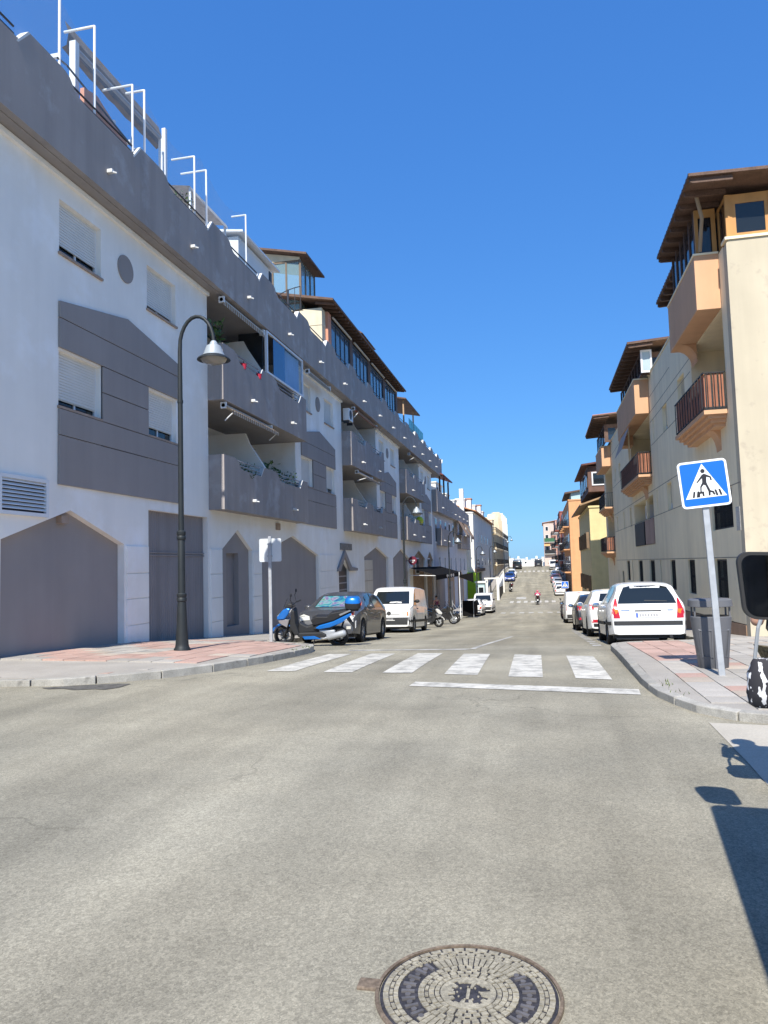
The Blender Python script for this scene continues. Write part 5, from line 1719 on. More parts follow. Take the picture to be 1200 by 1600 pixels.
def decal(bvh, poly, view, name, mat, parent, off=.005, step=.07, mirror=False, xmin=None):
    out = []
    for sgm in ((1, -1) if mirror else (1,)):
        bm = bmesh.new()
        pp = [(p[0] * (sgm if view in ('rear', 'front') else 1), p[1]) for p in poly]
        bm.faces.new([bm.verts.new((p[0], 0, p[1])) for p in pp])
        for ax, lo, hi in ((0, min(p[0] for p in pp), max(p[0] for p in pp)), (2, min(p[1] for p in pp), max(p[1] for p in pp))):
            v = lo + step
            while v < hi - step * .3:
                co, no = [0, 0, 0], [0, 0, 0]
                co[ax] = v
                no[ax] = 1
                bmesh.ops.bisect_plane(bm, geom=bm.verts[:] + bm.edges[:] + bm.faces[:], plane_co=co, plane_no=no)
                v += step
        d = {'rear': Vector((0, 1, 0)), 'front': Vector((0, -1, 0)), 'side': Vector((-sgm, 0, 0)), 'top': Vector((0, 0, -1))}[view]
        last = None
        bad = []
        for v in bm.verts:
            a, b = v.co.x, v.co.z
            o = {'rear': Vector((a, -9, b)), 'front': Vector((a, 9, b)), 'side': Vector((sgm * 9, a, b)), 'top': Vector((a, b, 9))}[view]
            hit = bvh.ray_cast(o, d)
            if hit[0] is None:
                bad.append(v)
                continue
            v.co = hit[0] - d * off
            last = v.co.copy()
        for v in bad:
            v.co = last if last else v.co
        bmesh.ops.recalc_face_normals(bm, faces=bm.faces)
        me = bpy.data.meshes.new(name)
        bm.to_mesh(me)
        bm.free()
        me.materials.append(mat)
        for p in me.polygons:
            p.use_smooth = True
        o = bpy.data.objects.new(name, me)
        COL.objects.link(o)
        o.parent = parent
        out.append(o)
    return out
def wheel(parent, x, y, R, wd=.19, spokes=5):
    s = 1 if x > 0 else -1
    g = G().lathe([(R * .62, -wd / 2), (R * .93, -wd / 2), (R, -wd / 2 + .025), (R, wd / 2 - .025), (R * .93, wd / 2), (R * .62, wd / 2)], (0, 0, 0), 28, 'x', cap=False)
    ty = g.obj('wheel', TYRE, parent, smooth=True, loc=(x - s * wd / 2, y, R))
    g = G().lathe([(R * .66, s * (wd / 2 - .012)), (R * .60, s * (wd / 2 - .02)), (R * .58, s * .02)], (0, 0, 0), 28, 'x', cap=False)
    g.lathe([(R * .17, s * .02), (R * .17, s * (wd / 2 - .02)), (R * .04, s * (wd / 2 - .01))], (0, 0, 0), 14, 'x')
    for k in range(spokes):
        a = 2 * PI * k / spokes
        u = Vector((0, math.cos(a), math.sin(a)))
        q = Vector((0, -math.sin(a), math.cos(a)))
        p0, p1 = u * R * .12, u * R * .62
        vs = []
        for xx in (s * (wd / 2 - .05), s * (wd / 2 - .022)):
            vs += [p0 - q * R * .10 + Vector((xx, 0, 0)), p0 + q * R * .10 + Vector((xx, 0, 0)), p1 + q * R * .07 + Vector((xx, 0, 0)), p1 - q * R * .07 + Vector((xx, 0, 0))]
        g.add(vs, [(4, 5, 6, 7), (0, 1, 5, 4), (1, 2, 6, 5), (2, 3, 7, 6), (3, 0, 4, 7)])
    g.obj('rim', RIM, ty)
    G().lathe([(R * .59, s * .0), (R * .59, s * .015)], (0, 0, 0), 20, 'x').obj('brake_disc', IRON, ty)
    return ty
def plate_on(bvh, view, x, z, parent, w_=.5):
    p = decal(bvh, [(x - w_ / 2, z - .055), (x + w_ / 2, z - .055), (x + w_ / 2, z + .055), (x - w_ / 2, z + .055)], view, 'number_plate', PLATE, parent, .012, .2)[0]
    sg = 1 if view == 'rear' else -1
    q = x - sg * (w_ / 2 - .022)
    decal(bvh, [(q - .02, z - .05), (q + .02, z - .05), (q + .02, z + .05), (q - .02, z + .05)], view, 'plate_band', EUB, p, .015, .2)
    for i in range(7):
        a = x - w_ / 2 + .07 + i * (w_ - .1) / 7
        decal(bvh, [(a, z - .033), (a + .036, z - .033), (a + .036, z + .033), (a, z + .033)], view, 'plate_mark', PLMARK, p, .015, .2)
def car(kind, label, loc, rz, body_mat, group='parked cars'):
    sp = CARS[kind]
    t = thing('parked_' + sp['noun'], label, sp['noun'].replace('_', ' '), loc, rz, group)
    g = car_body(sp)
    me = g.mesh('body', body_mat, smooth=True)
    for p in me.polygons:
        p.use_smooth = True
    me.set_sharp_from_angle(angle=rad(40))
    bd = bpy.data.objects.new('body', me)
    COL.objects.link(bd)
    bd.parent = t
    bm = bmesh.new()
    bm.from_mesh(me)
    bvh = BVHTree.FromBMesh(bm)
    bm.free()
    L, W_, R = sp['L'], sp['W'], sp['R']
    G().box(-W_ / 2 + .12, W_ / 2 - .12, -L / 2 + .15, L / 2 - .15, .16, R + .12).obj('underbody', IRON, t)
    for y in sp['wheels']:
        for s in (-1, 1):
            wheel(t, s * (W_ / 2 - .015), y, R, spokes=sp.get('spokes', 5))
    for view, poly, nm, mat, mir in sp['decals']:
        decal(bvh, poly, view, nm, mat, t, .006 if mat is not PLAST else .012, .07, mir)
    for view, x, z in sp['plates']:
        plate_on(bvh, view, x, z, t)
    my, mz = sp['mirror']
    for s in (-1, 1):
        m_ = G().ell((0, 0, 0), (.11, .07, .075), 10, 8).obj('wing_mirror', sp.get('mirror_mat') or body_mat, t, smooth=True, loc=(s * (W_ / 2 + .06), my, mz))
        G().ell((0, -.065, 0), (.085, .01, .055), 10, 6).obj('mirror_glass', CHROME, m_)
    for y in sp['handles']:
        for s in (-1, 1):
            G().box(-.018, .018, -.09, .09, -.018, .018).obj('door_handle', sp.get('handle_mat') or body_mat, t, bevel=.008, loc=(s * (W_ / 2 + .008), y, sp['belt'] - .12))
    return t, bvh
def arcpoly(cx, cz, r, n=18):
    return [(cx + r * math.cos(2 * PI * k / n), cz + r * math.sin(2 * PI * k / n)) for k in range(n)]
CARS = {
    'hatch': dict(noun='car', L=3.86, W=1.68, belt=.93, R=.30, wheels=(-1.20, 1.26), mirror=(.72, .98), handles=(-.62, .32), tumble=.44, rnd=.15, handle_mat=None,
                  top=[(-1.93, .52), (-1.91, .72), (-1.87, .90), (-1.80, 1.0), (-1.60, 1.36), (-1.45, 1.445), (-1.1, 1.49), (-.4, 1.52), (.1, 1.50), (.45, 1.42), (.95, 1.10), (1.1, 1.02), (1.5, .93), (1.75, .82), (1.88, .68), (1.93, .5)],
                  decals=[('rear', [(-.61, .97), (.61, .97), (.56, 1.14), (.455, 1.36), (.3, 1.40), (-.3, 1.40), (-.455, 1.36), (-.56, 1.14)], 'rear_window', CGLASS, False),
                          ('side', [(-1.42, 1.0), (.80, 1.0), (.38, 1.37), (-.1, 1.43), (-1.0, 1.41), (-1.33, 1.25)], 'side_window', CGLASS, True),
                          ('side', [(-.18, .99), (-.10, .99), (-.12, 1.44), (-.2, 1.44)], 'door_pillar', PLAST, True),
                          ('front', [(-.62, 1.02), (.62, 1.02), (.52, 1.38), (-.52, 1.38)], 'windscreen', CGLASS, False),
                          ('rear', [(.58, .63), (.78, .63), (.73, .85), (.66, 1.09), (.63, 1.09), (.61, .85)], 'tail_light', REDL, True),
                          ('rear', [(.605, .735), (.745, .735), (.725, .84), (.618, .84)], 'reversing_light', ORGL, True),
                          ('rear', [(-.78, .47), (.78, .47), (.78, .565), (-.78, .565)], 'bumper_strip', PLAST, False),
                          ('rear', [(-.28, .79), (.28, .79), (.27, .815), (-.27, .815)], 'boot_handle', PLAST, False),
                          ('rear', [(-.055, .88), (.0, .915), (.055, .88), (.055, .865), (.0, .90), (-.055, .865)], 'emblem', CHROME, False),
                          ('rear', [(-.055, .91), (.0, .945), (.055, .91), (.055, .895), (.0, .93), (-.055, .895)], 'emblem', CHROME, False),
                          ('rear', [(.40, .80), (.52, .80), (.52, .825), (.40, .825)], 'model_badge', CHROME, False),
                          ('rear', [(-.56, .80), (-.37, .80), (-.37, .822), (-.56, .822)], 'model_badge', CHROME, False),
                          ('rear', [(-.05, 1.03), (.42, 1.015), (.42, 1.03), (-.05, 1.05)], 'wiper', PLAST, False),
                          ('front', [(.42, .66), (.74, .66), (.76, .82), (.5, .78)], 'headlight', CLEARL, True),
                          ('front', [(-.4, .38), (.4, .38), (.36, .56), (-.36, .56)], 'grille', PLAST, False),
                          ('side', [(-1.85, .47), (1.85, .47), (1.85, .55), (-1.85, .55)], 'side_strip', PLAST, True)],
                  plates=[('rear', .0, .70), ('front', 0, .45)]),
    'compact': dict(noun='car', L=4.28, W=1.78, belt=.93, R=.315, wheels=(-1.33, 1.30), mirror=(.72, 1.0), handles=(-.75, .25), tumble=.44, rnd=.12,
                  top=[(-2.14, .50), (-2.12, .74), (-2.06, .93), (-1.98, 1.0), (-1.62, 1.32), (-1.45, 1.39), (-1.0, 1.44), (-.3, 1.46), (.1, 1.44), (.5, 1.34), (1.08, 1.02), (1.25, .96), (1.7, .88), (1.98, .76), (2.10, .62), (2.14, .45)],
                  decals=[('rear', [(-.52, 1.06), (.52, 1.06), (.45, 1.30), (-.45, 1.30)], 'rear_window', CGLASS, False),
                          ('side', [(-1.55, 1.0), (.92, .985), (.42, 1.32), (-.1, 1.39), (-1.0, 1.37), (-1.40, 1.22)], 'side_window', CGLASS, True),
                          ('side', [(-.25, .97), (-.17, .97), (-.19, 1.41), (-.27, 1.41)], 'door_pillar', PLAST, True),
                          ('rear', [(.44, .84), (.80, .80), (.80, .97), (.60, .99), (.46, .95)], 'tail_light', REDL, True),
                          ('rear', [(.50, .43), (.76, .43), (.78, .52), (.52, .52)], 'rear_reflector', REDL, True),
                          ('rear', [(-.70, .24), (.70, .24), (.72, .40), (-.72, .40)], 'rear_valance', PLAST, False),
                          ('front', [(.46, .64), (.74, .62), (.80, .74), (.70, .80), (.50, .74)], 'headlight', CLEARL, True),
                          ('front', [(-.40, .68), (.40, .68), (.42, .77), (-.42, .77)], 'grille', PLAST, False),
                          ('front', [(-.58, .30), (.58, .30), (.50, .46), (-.50, .46)], 'lower_grille', PLAST, False),
                          ('front', arcpoly(0, .735, .055), 'emblem', CHROME, False),
                          ('front', [(-.64, .99), (.64, .99), (.55, 1.34), (-.55, 1.34)], 'windscreen', CGLASS, False),
                          ('front', [(.6, .38), (.72, .38), (.72, .46), (.6, .46)], 'fog_light', CLEARL, True)],
                  plates=[('rear', 0, .72), ('front', 0, .52)]),
    'van': dict(noun='van', L=4.68, W=1.88, belt=1.10, R=.33, wheels=(-1.45, 1.55), mirror=(1.25, 1.28), handles=(.85,), tumble=.14, mirror_mat=PLAST, handle_mat=PLAST, spokes=9,
                  top=[(-2.34, .5), (-2.33, 1.0), (-2.28, 1.72), (-2.15, 1.86), (-1.0, 1.90), (.7, 1.90), (1.0, 1.85), (1.2, 1.74), (1.78, 1.17), (1.9, 1.10), (2.22, .98), (2.30, .84), (2.34, .5)],
                  decals=[('front', [(-.76, 1.17), (.76, 1.17), (.68, 1.70), (-.68, 1.70)], 'windscreen', CGLASS, False),
                          ('side', [(1.0, 1.12), (1.60, 1.12), (1.28, 1.58), (1.0, 1.64)], 'side_window', CGLASS, True),
                          ('front', [(-.90, .33), (.90, .33), (.90, .62), (-.90, .62)], 'bumper', PLAST, False),
                          ('front', [(.52, .68), (.74, .68), (.74, .86), (.50, .86)], 'headlight', CLEARL, True),
                          ('front', [(.75, .68), (.87, .68), (.87, .86), (.75, .86)], 'indicator', ORGL, True),
                          ('front', [(-.46, .74), (.46, .74), (.46, .755), (-.46, .755)], 'grille_slot', PLAST, False),
                          ('front', [(-.46, .80), (.46, .80), (.46, .815), (-.46, .815)], 'grille_slot', PLAST, False),
                          ('front', arcpoly(0, .79, .085), 'emblem', PLAST, False),
                          ('front', [(-.55, 1.30), (-.05, 1.18), (-.05, 1.20), (-.55, 1.32)], 'wiper', PLAST, False),
                          ('side', [(.98, .45), (1.0, .45), (1.0, 1.75), (.98, 1.75)], 'door_gap', IRON, True),
                          ('side', [(-.35, .45), (-.33, .45), (-.33, 1.75), (-.35, 1.75)], 'door_gap', IRON, True),
                          ('side', [(-2.2, .42), (2.2, .42), (2.2, .52), (-2.2, .52)], 'side_strip', PLAST, True),
                          ('rear', [(-.70, 1.15), (-.05, 1.15), (-.05, 1.65), (-.66, 1.65)], 'rear_window', CGLASS, False),
                          ('rear', [(.05, 1.15), (.70, 1.15), (.66, 1.65), (.05, 1.65)], 'rear_window', CGLASS, False),
                          ('rear', [(.78, .75), (.88, .75), (.88, 1.1), (.78, 1.1)], 'tail_light', REDL, True)],
                  plates=[('front', 0, .55), ('rear', 0, .6)]),
    'smallvan': dict(noun='van', L=4.15, W=1.72, belt=1.02, R=.30, wheels=(-1.25, 1.30), mirror=(.95, 1.12), handles=(-.5, .55), tumble=.12, mirror_mat=PLAST, handle_mat=PLAST,
                  top=[(-2.07, .45), (-2.06, 1.0), (-2.02, 1.66), (-1.9, 1.78), (-.5, 1.82), (.4, 1.80), (.7, 1.68), (1.2, 1.16), (1.35, 1.08), (1.8, .95), (2.0, .75), (2.07, .45)],
                  decals=[('rear', [(-.72, .28), (.72, .28), (.72, .50), (-.72, .50)], 'bumper', PLAST, False),
                          ('rear', [(-.006, .5), (.006, .5), (.006, 1.72), (-.006, 1.72)], 'door_gap', IRON, False),
                          ('rear', [(.70, .72), (.80, .72), (.80, 1.05), (.72, 1.05)], 'tail_light', REDL, True),
                          ('rear', [(-.10, 1.72), (.10, 1.72), (.10, 1.75), (-.10, 1.75)], 'brake_light', REDL, False),
                          ('side', [(.35, 1.08), (1.1, 1.08), (.68, 1.52), (.35, 1.56)], 'side_window', CGLASS, True),
                          ('front', [(-.66, 1.12), (.66, 1.12), (.60, 1.60), (-.60, 1.60)], 'windscreen', CGLASS, False),
                          ('front', [(-.75, .30), (.75, .30), (.75, .52), (-.75, .52)], 'bumper', PLAST, False),
                          ('front', [(.46, .66), (.76, .66), (.76, .84), (.5, .86)], 'headlight', CLEARL, True)],
                  plates=[('rear', .0, .62), ('front', 0, .5)]),
}
def on_road(t, x, y, rz, dz=0.0):
    t.location = (x, y, gz(y) + dz)
    t.rotation_euler = (math.atan(slope(y)) * math.cos(rz), -math.atan(slope(y)) * math.sin(rz) * 0, rz)
    return t
def put(kind, label, x, y_rear, rz, mat, rev=False):
    t, bvh = car(kind, label, (0, 0, 0), 0, mat)
    L = CARS[kind]['L']
    on_road(t, x, y_rear + L / 2, rz)
    return t, bvh
c3, _ = put('hatch', 'white three-box hatchback with tall red tail lights, nearest of the right row', 2.27, 17.3, 0, PW)
c3['label'] = 'white hatchback with tall red tail lights and dark bumper strip, nearest parked on the right'
c3.scale = (1.03, 1, .955)
G().lathe([(.035, -.03), (.035, .12)], (.44, -1.95, .21), 12, 'y').obj('exhaust_pipe', IRON, c3)
leon, _ = put('compact', 'white hatchback with slanted wide tail lights, second in the right row', 2.16, 22.9, 0, PW)
dk, _ = put('compact', 'near black hatchback parked between two white vehicles on the right', 2.10, 29.8, 0, paint('black_car_paint', (.022, .024, .028), .2))
sv, _ = put('smallvan', 'white box van with blank rear doors behind the dark hatchback', 2.02, 43.5, 0, PW)
op, obvh = car('compact', 'dark grey hatchback facing the camera with a colourful windscreen shade, behind the blue scooter', (0, 0, 0), 0, PGREY)
on_road(op, -5.86, 19.5 + 2.14, PI)
def shade_mat():
    m = bpy.data.materials.new('printed_sunshade')
    m.use_nodes = True
    nt = m.node_tree
    b = nt.nodes['Principled BSDF']
    b.inputs['Roughness'].default_value = .6
    tc = nt.nodes.new('ShaderNodeTexCoord')
    n = nt.nodes.new('ShaderNodeTexNoise')
    n.inputs['Scale'].default_value = 3.2
    n.inputs['Detail'].default_value = 1.5
    n.inputs['Distortion'].default_value = 1.2
    nt.links.new(tc.outputs['Object'], n.inputs['Vector'])
    r = nt.nodes.new('ShaderNodeValToRGB')
    e = r.color_ramp.elements
    e[0].position, e[0].color = .30, (.02, .10, .40, 1)
    e[1].position, e[1].color = .72, (.10, .45, .20, 1)
    for p, c in ((.42, (.05, .40, .42, 1)), (.50, (.35, .55, .55, 1)), (.57, (.30, .12, .40, 1)), (.64, (.55, .60, .55, 1))):
        q = e.new(p)
        q.color = c
    nt.links.new(n.outputs['Fac'], r.inputs[0])
    nt.links.new(r.outputs[0], b.inputs['Base Color'])
    return m
decal(obvh, [(-.60, 1.0), (.60, 1.0), (.52, 1.32), (-.52, 1.32)], 'front', 'sunshade', shade_mat(), op, .009)
for ob in list(op.children):
    if ob.name.startswith('windscreen'):
        ob.data = ob.data.copy()
        ob.data.materials[0] = glass_mat('clear_windscreen', see=.72)
        for v in ob.data.vertices:
            v.co.y += .012
vn, vbvh = car('van', 'white panel van with black bumpers facing the camera on the left', (0, 0, 0), 0, PW)
on_road(vn, -6.15, 29.4 + 2.34, PI)
decal(vbvh, [(-.45, 1.19), (.1, 1.19), (.05, 1.26), (-.40, 1.28)], 'front', 'papers_on_dashboard', PVC, vn, .008)
# farther vehicles: copies in their own colours
def far_car(src, label, x, y, rz, mat):
    t = copy_tree(src)
    for ch in t.children:
        if ch.name.split('.')[0] in ('body', 'wing_mirror', 'door_handle') and ch.data.materials[0] in (PW, PGREY):
            ch.material_slots[0].link = 'OBJECT'
            ch.material_slots[0].material = mat
    on_road(t, x, y, rz)
    t['label'] = label
    return t
PB = paint('navy_car_paint', (.02, .045, .19), .2)
PSIL = paint('silver_car_paint', (.42, .43, .44), .5)
PBURG = paint('plum_car_paint', (.10, .05, .06), .3)
PBLK = MATS['black_car_paint']
far_car(c3, 'white hatchback just beyond the parked mopeds on the right slope', 2.42, 105, 0, PW)
far_car(c3, 'white hatchback second up the right slope, above the small crossing sign', 2.4, 110.5, 0, PW)
far_car(leon, 'silver hatchback midway up the right slope', 2.35, 117.5, 0, PSIL)
far_car(leon, 'plum hatchback behind the silver one up the right slope', 2.2, 124, 0, PBURG)
far_car(c3, 'dark hatchback behind the plum one up the right slope', 2.3, 129.5, 0, PGREY)
far_car(leon, 'white hatchback high on the right slope below the white van', 3.1, 137, 0, PW)
far_car(vn, 'tall white van at the top of the right slope', 2.4, 153, PI, PW)
far_car(sv, 'black van driving over the crest in the middle of the road', -.7, 170, 0, PBLK)
far_car(leon, 'navy blue hatchback parked on the left slope', -5.4, 128, PI, PB)
far_car(c3, 'white hatchback behind the navy one on the left slope', -5.3, 134.5, PI, PW)
far_car(vn, 'dark van near the crest on the left', -5.0, 158, 0, PBLK)
far_car(c3, 'white hatchback behind the black terrace screen on the left', -5.95, 65.5, 0, PW)
far_car(vn, 'white van facing the camera past the terrace screen on the left', -5.6, 72.5, PI, PW)

# ---- scooters and motorcycles (forward is +y)
def wheel2(t, y, R, wd=.12):
    g = G().lathe([(R * .70, -wd / 2), (R * .88, -wd / 2), (R, -wd * .28), (R, wd * .28), (R * .88, wd / 2), (R * .70, wd / 2)], (0, 0, 0), 26, 'x', cap=False)
    w_ = g.obj('wheel', TYRE, t, smooth=True, loc=(0, y, R))
    g = G().lathe([(R * .72, -.03), (R * .66, -.03), (R * .66, .03), (R * .72, .03)], (0, 0, 0), 26, 'x', cap=False).lathe([(.05, -.05), (.05, .05)], (0, 0, 0), 12, 'x')
    for k in range(6):
        a = 2 * PI * k / 6
        g.tube([(0, .04 * math.cos(a), .04 * math.sin(a)), (0, R * .69 * math.cos(a + .2), R * .69 * math.sin(a + .2))], .014, 5)
    g.obj('rim', RIM if R > .3 else IRON, w_)
    G().lathe([(R * .45, .045), (R * .45, .05), (R * .2, .05)], (0, 0, 0), 18, 'x', cap=False).obj('brake_disc', GALV, w_)
    return w_
def slab(t, name, poly, w_, mat, bev=.02, x0=None, x1=None):
    return G().prism(poly, 'x', -w_ if x0 is None else x0, w_ if x1 is None else x1).obj(name, mat, t, bevel=bev)
def scooter(label, paint_, topcase=True, cat='scooter', big=False):
    t = thing('parked_scooter', label, cat, group='parked scooters')
    fy, ry, R = .70, -.68, .26
    wheel2(t, fy, R)
    wheel2(t, ry, R, .14)
    arc = []
    for k in range(9):
        a = rad(20 + 140 * k / 8)
        arc.append((fy + (R + .035) * math.cos(a), R + (R + .035) * math.sin(a)))
    for k in range(8, -1, -1):
        a = rad(20 + 140 * k / 8)
        arc.append((fy + (R + .075) * math.cos(a) * 1.03, R + (R + .06 + .02 * math.sin(a)) * math.sin(a)))
    slab(t, 'front_mudguard', arc, .085, paint_, .015)
    for s in (-.075, .075):
        G().tube([(s, fy, R), (s, fy - .16, R + .38)], .022, 8).obj('fork', IRON, t)
    # front apron with headlight
    slab(t, 'front_apron', [(fy - .05, .72), (fy + .15, .70), (fy + .16, .76), (fy + .02, .93), (fy - .10, 1.0), (fy - .20, .98), (fy - .14, .84)], .165, paint_, .045)
    slab(t, 'front_panel', [(fy - .10, .50), (fy + .08, .60), (fy + .14, .69), (fy - .06, .71), (fy - .16, .70)], .14, RIM, .03)
    slab(t, 'leg_shield', [(fy - .17, .52), (fy - .23, .96), (fy - .30, .95), (fy - .33, .62), (fy - .42, .34), (fy - .30, .30)], .2, PLAST, .03)
    for s in (-1, 1):
        o = G().ell((s * .085, fy + .085, .76), (.07, .075, .065), 12, 8).obj('headlight', CLEARL, t, smooth=True)
    slab(t, 'instrument_cowl', [(fy - .02, .96), (fy - .12, 1.12), (fy - .26, 1.10), (fy - .24, .98)], .12, PLAST, .04)
    o = G().add([(-.15, fy + .0, .98), (.15, fy + .0, .98), (.11, fy - .10, 1.22), (-.11, fy - .10, 1.22)], [(0, 1, 2, 3)]).obj('fly_screen', glass_mat('smoked_screen', see=.3, dark=(.05, .05, .05)), t)
    G().tube([(-.34, fy - .34, 1.10), (-.2, fy - .26, 1.08), (.2, fy - .26, 1.08), (.34, fy - .34, 1.10)], .016, 8).obj('handlebar', IRON, t)
    for s in (-1, 1):
        G().tube([(s * .24, fy - .285, 1.085), (s * .36, fy - .355, 1.105)], .022, 8).obj('grip', PLAST, t)
        m_ = G().tube([(s * .22, fy - .27, 1.09), (s * .28, fy - .22, 1.25), (s * .30, fy - .24, 1.31)], .009, 6).obj('mirror_stem', IRON, t)
        G().ell((s * .32, fy - .25, 1.36), (.065, .02, .05), 12, 8).obj('mirror', PLAST, m_, smooth=True)
    # floor, tunnel, underside
    slab(t, 'floorboard', [(fy - .36, .30), (fy - .40, .37), (-.28, .40), (-.40, .34), (-.36, .25), (fy - .45, .24)], .19, PLAST, .02)
    slab(t, 'tunnel', [(fy - .36, .35), (fy - .40, .62), (fy - .60, .52), (-.12, .60), (-.25, .40)], .09, PLAST, .03)
    for s in (-1, 1):
        slab(t, 'lower_fairing', [(fy - .55, .22), (fy - .50, .29), (-.10, .31), (-.28, .235)], 0, paint_, .01, s * .185, s * .21)
        slab(t, 'side_panel', [(-.12, .50), (-.22, .57), (-.58, .68), (-1.02, .90), (-1.04, .85), (-.78, .64), (-.48, .52), (-.22, .47)], 0, paint_, .02, s * .12, s * .175)
        slab(t, 'grab_rail', [(-.72, .86), (-1.0, .98), (-1.03, .95), (-.75, .82)], 0, RIM, .01, s * .14, s * .17)
    slab(t, 'rear_body', [(-.05, .45), (-.12, .62), (-.55, .74), (-1.02, .90), (-.98, .80), (-.72, .62), (-.50, .45)], .12, PLAST, .03)
    slab(t, 'seat', [(-.06, .58), (.0, .70), (-.14, .79), (-.42, .79), (-.52, .88), (-.90, .96), (-.95, .90), (-.58, .70), (-.14, .58)], .15, M('black_vinyl', (.02, .02, .022), .55, var=.1), .05)
    G().box(-.09, .09, -1.09, -1.03, .82, .90).obj('tail_light', REDL, t, bevel=.015)
    slab(t, 'rear_mudguard', [(-.95, .78), (-1.12, .50), (-1.09, .48), (-.90, .72)], .07, PLAST, .01)
    G().box(-.09, .09, -1.135, -1.12, .50, .66).obj('number_plate', PLATE, t)
    G().tube([(-.15, -.10, .28), (-.17, -.35, .25), (-.18, -.45, .28)], .025, 8).obj('exhaust_pipe', GALV, t)
    G().tube([(-.19, -.42, .27), (-.19, -.46, .28), (-.20, -.86, .40), (-.20, -.90, .41)], [.04, .075, .085, .05], 12).obj('silencer', GALV, t, smooth=True)
    G().box(-.12, .12, -.62, -.20, .22, .46).obj('engine', GALV, t, bevel=.04)
    G().tube([(.15, -.68, .26), (.16, -.80, .62)], .025, 8).obj('shock_absorber', IRON, t)
    G().tube([(-.12, -.1, .22), (-.22, -.06, .02)], .014, 6).obj('side_stand', IRON, t)
    if topcase:
        rk = G().box(-.12, .12, -1.2, -.86, .94, .97).obj('rack', IRON, t)
        loft([[(x, y - 1.06, z) for x, y, z in oval(zz, a, b, 20, 3)] for zz, a, b in ((.975, .14, .14), (1.0, .19, .19), (1.10, .215, .205), (1.14, .215, .205))]).obj('top_case', PLAST, t, smooth=True)
        loft([[(x, y - 1.06, z) for x, y, z in oval(zz, a, b, 20, 3)] for zz, a, b in ((1.142, .213, .203), (1.22, .20, .19), (1.27, .16, .15), (1.285, .08, .08))]).obj('top_case_lid', paint_, t, smooth=True)
        G().box(-.10, .10, -1.28, -1.262, 1.08, 1.13).obj('reflector', REDL, t)
    return t
SBLUE = paint('metallic_blue_paint', (.008, .16, .55), .25, .3)
sc = scooter('shiny blue scooter with top case, parked across the front of the dark grey hatchback', SBLUE)
sc.location = (-5.78, 18.05, gz(18.1))
sc.rotation_euler = (rad(2), rad(-9), rad(97))
sc2 = copy_tree(sc)
def recolor(t, frm, to, drop=()):
    for ch in list(t.children):
        if ch.name.split('.')[0] in drop:
            bpy.data.objects.remove(ch)
            continue
        if ch.data and ch.data.materials and ch.data.materials[0] is frm:
            ch.material_slots[0].link = 'OBJECT'
            ch.material_slots[0].material = to
SW = paint('white_scooter_paint', (.62, .62, .60))
SK = paint('black_scooter_paint', (.02, .02, .022))
SR = paint('maroon_scooter_paint', (.12, .02, .025))
TC = ('top_case', 'top_case_lid', 'rack', 'reflector')
# names of copies carry suffixes; children to drop are matched by stem
for t, label, pos, rz, to, drop in ((sc2, 'white and silver scooter next to the white van on the left', (-6.05, 38.3), rad(-70), SW, TC),):
    recolor(t, SBLUE, to, ())
    t['label'] = label
    on_road(t, *pos, 0)
    t.rotation_euler = (0, rad(8), rz)
for label, pos, rz, to in (('dark red moped nearest the white box van on the right', (1.45, 52.5), rad(15), SR), ('black moped farther from the white box van on the right', (1.5, 56), rad(15), SK), ('black scooter parked by the white balustrade on the left slope', (-4.7, 111), rad(10), SK)):
    t = copy_tree(sc)
    recolor(t, SBLUE, to)
    t['label'] = label
    on_road(t, *pos, 0)
    t.rotation_euler = (0, rad(7), rz)
def motorcycle(label, x, y, rz):
    t = thing('parked_motorcycle', label, 'motorcycle', (x, y, gz(y)), rz, 'parked motorcycles')
    wheel2(t, .72, .31)
    wheel2(t, -.70, .31, .15)
    for s in (-.09, .09):
        G().tube([(s, .72, .31), (s, .42, 1.0)], .025, 8).obj('fork', GALV, t)
    slab(t, 'front_mudguard', [(.50, .58), (.72, .66), (.95, .52), (.93, .50), (.72, .63), (.52, .55)], .07, SK, .01)
    slab(t, 'tank', [(.32, .78), (.30, .98), (.12, 1.04), (-.10, .92), (-.12, .80)], .14, SK, .05)
    slab(t, 'seat', [(-.10, .82), (-.05, .88), (-.5, .92), (-.95, 1.02), (-.98, .97), (-.5, .82)], .12, MATS['black_vinyl'], .03)
    slab(t, 'tail', [(-.5, .78), (-.95, .94), (-1.02, .92), (-.6, .70)], .09, SK, .02)
    slab(t, 'engine', [(-.25, .28), (.25, .28), (.32, .55), (.1, .76), (-.22, .72)], .16, IRON, .03)
    slab(t, 'fairing', [(.25, .62), (.50, .78), (.56, .98), (.40, 1.12), (.30, .98)], .13, SK, .03)
    G().ell((0, .54, .92), (.09, .06, .08), 12, 8).obj('headlight', CLEARL, t)
    G().tube([(-.38, .25, 1.10), (0, .36, 1.06), (.38, .25, 1.10)], .014, 8).obj('handlebar', IRON, t)
    for s in (-1, 1):
        m_ = G().tube([(s * .26, .28, 1.08), (s * .34, .30, 1.26)], .008, 6).obj('mirror_stem', IRON, t)
        G().ell((s * .36, .30, 1.29), (.07, .015, .04), 10, 6).obj('mirror', PLAST, m_)
    G().tube([(.15, .1, .30), (.16, -.4, .28), (.17, -.85, .48)], [.025, .05, .06], 10).obj('silencer', GALV, t)
    slab(t, 'swing_arm', [(-.2, .40), (-.70, .34), (-.70, .28), (-.2, .32)], .11, GALV, .01)
    return t
m1 = motorcycle('black motorcycle leaning between the white van and the terrace screen', -6.0, 44.2, rad(-75))
m2 = motorcycle('black motorcycle closest to the terrace screen', -6.1, 46.3, rad(-68))
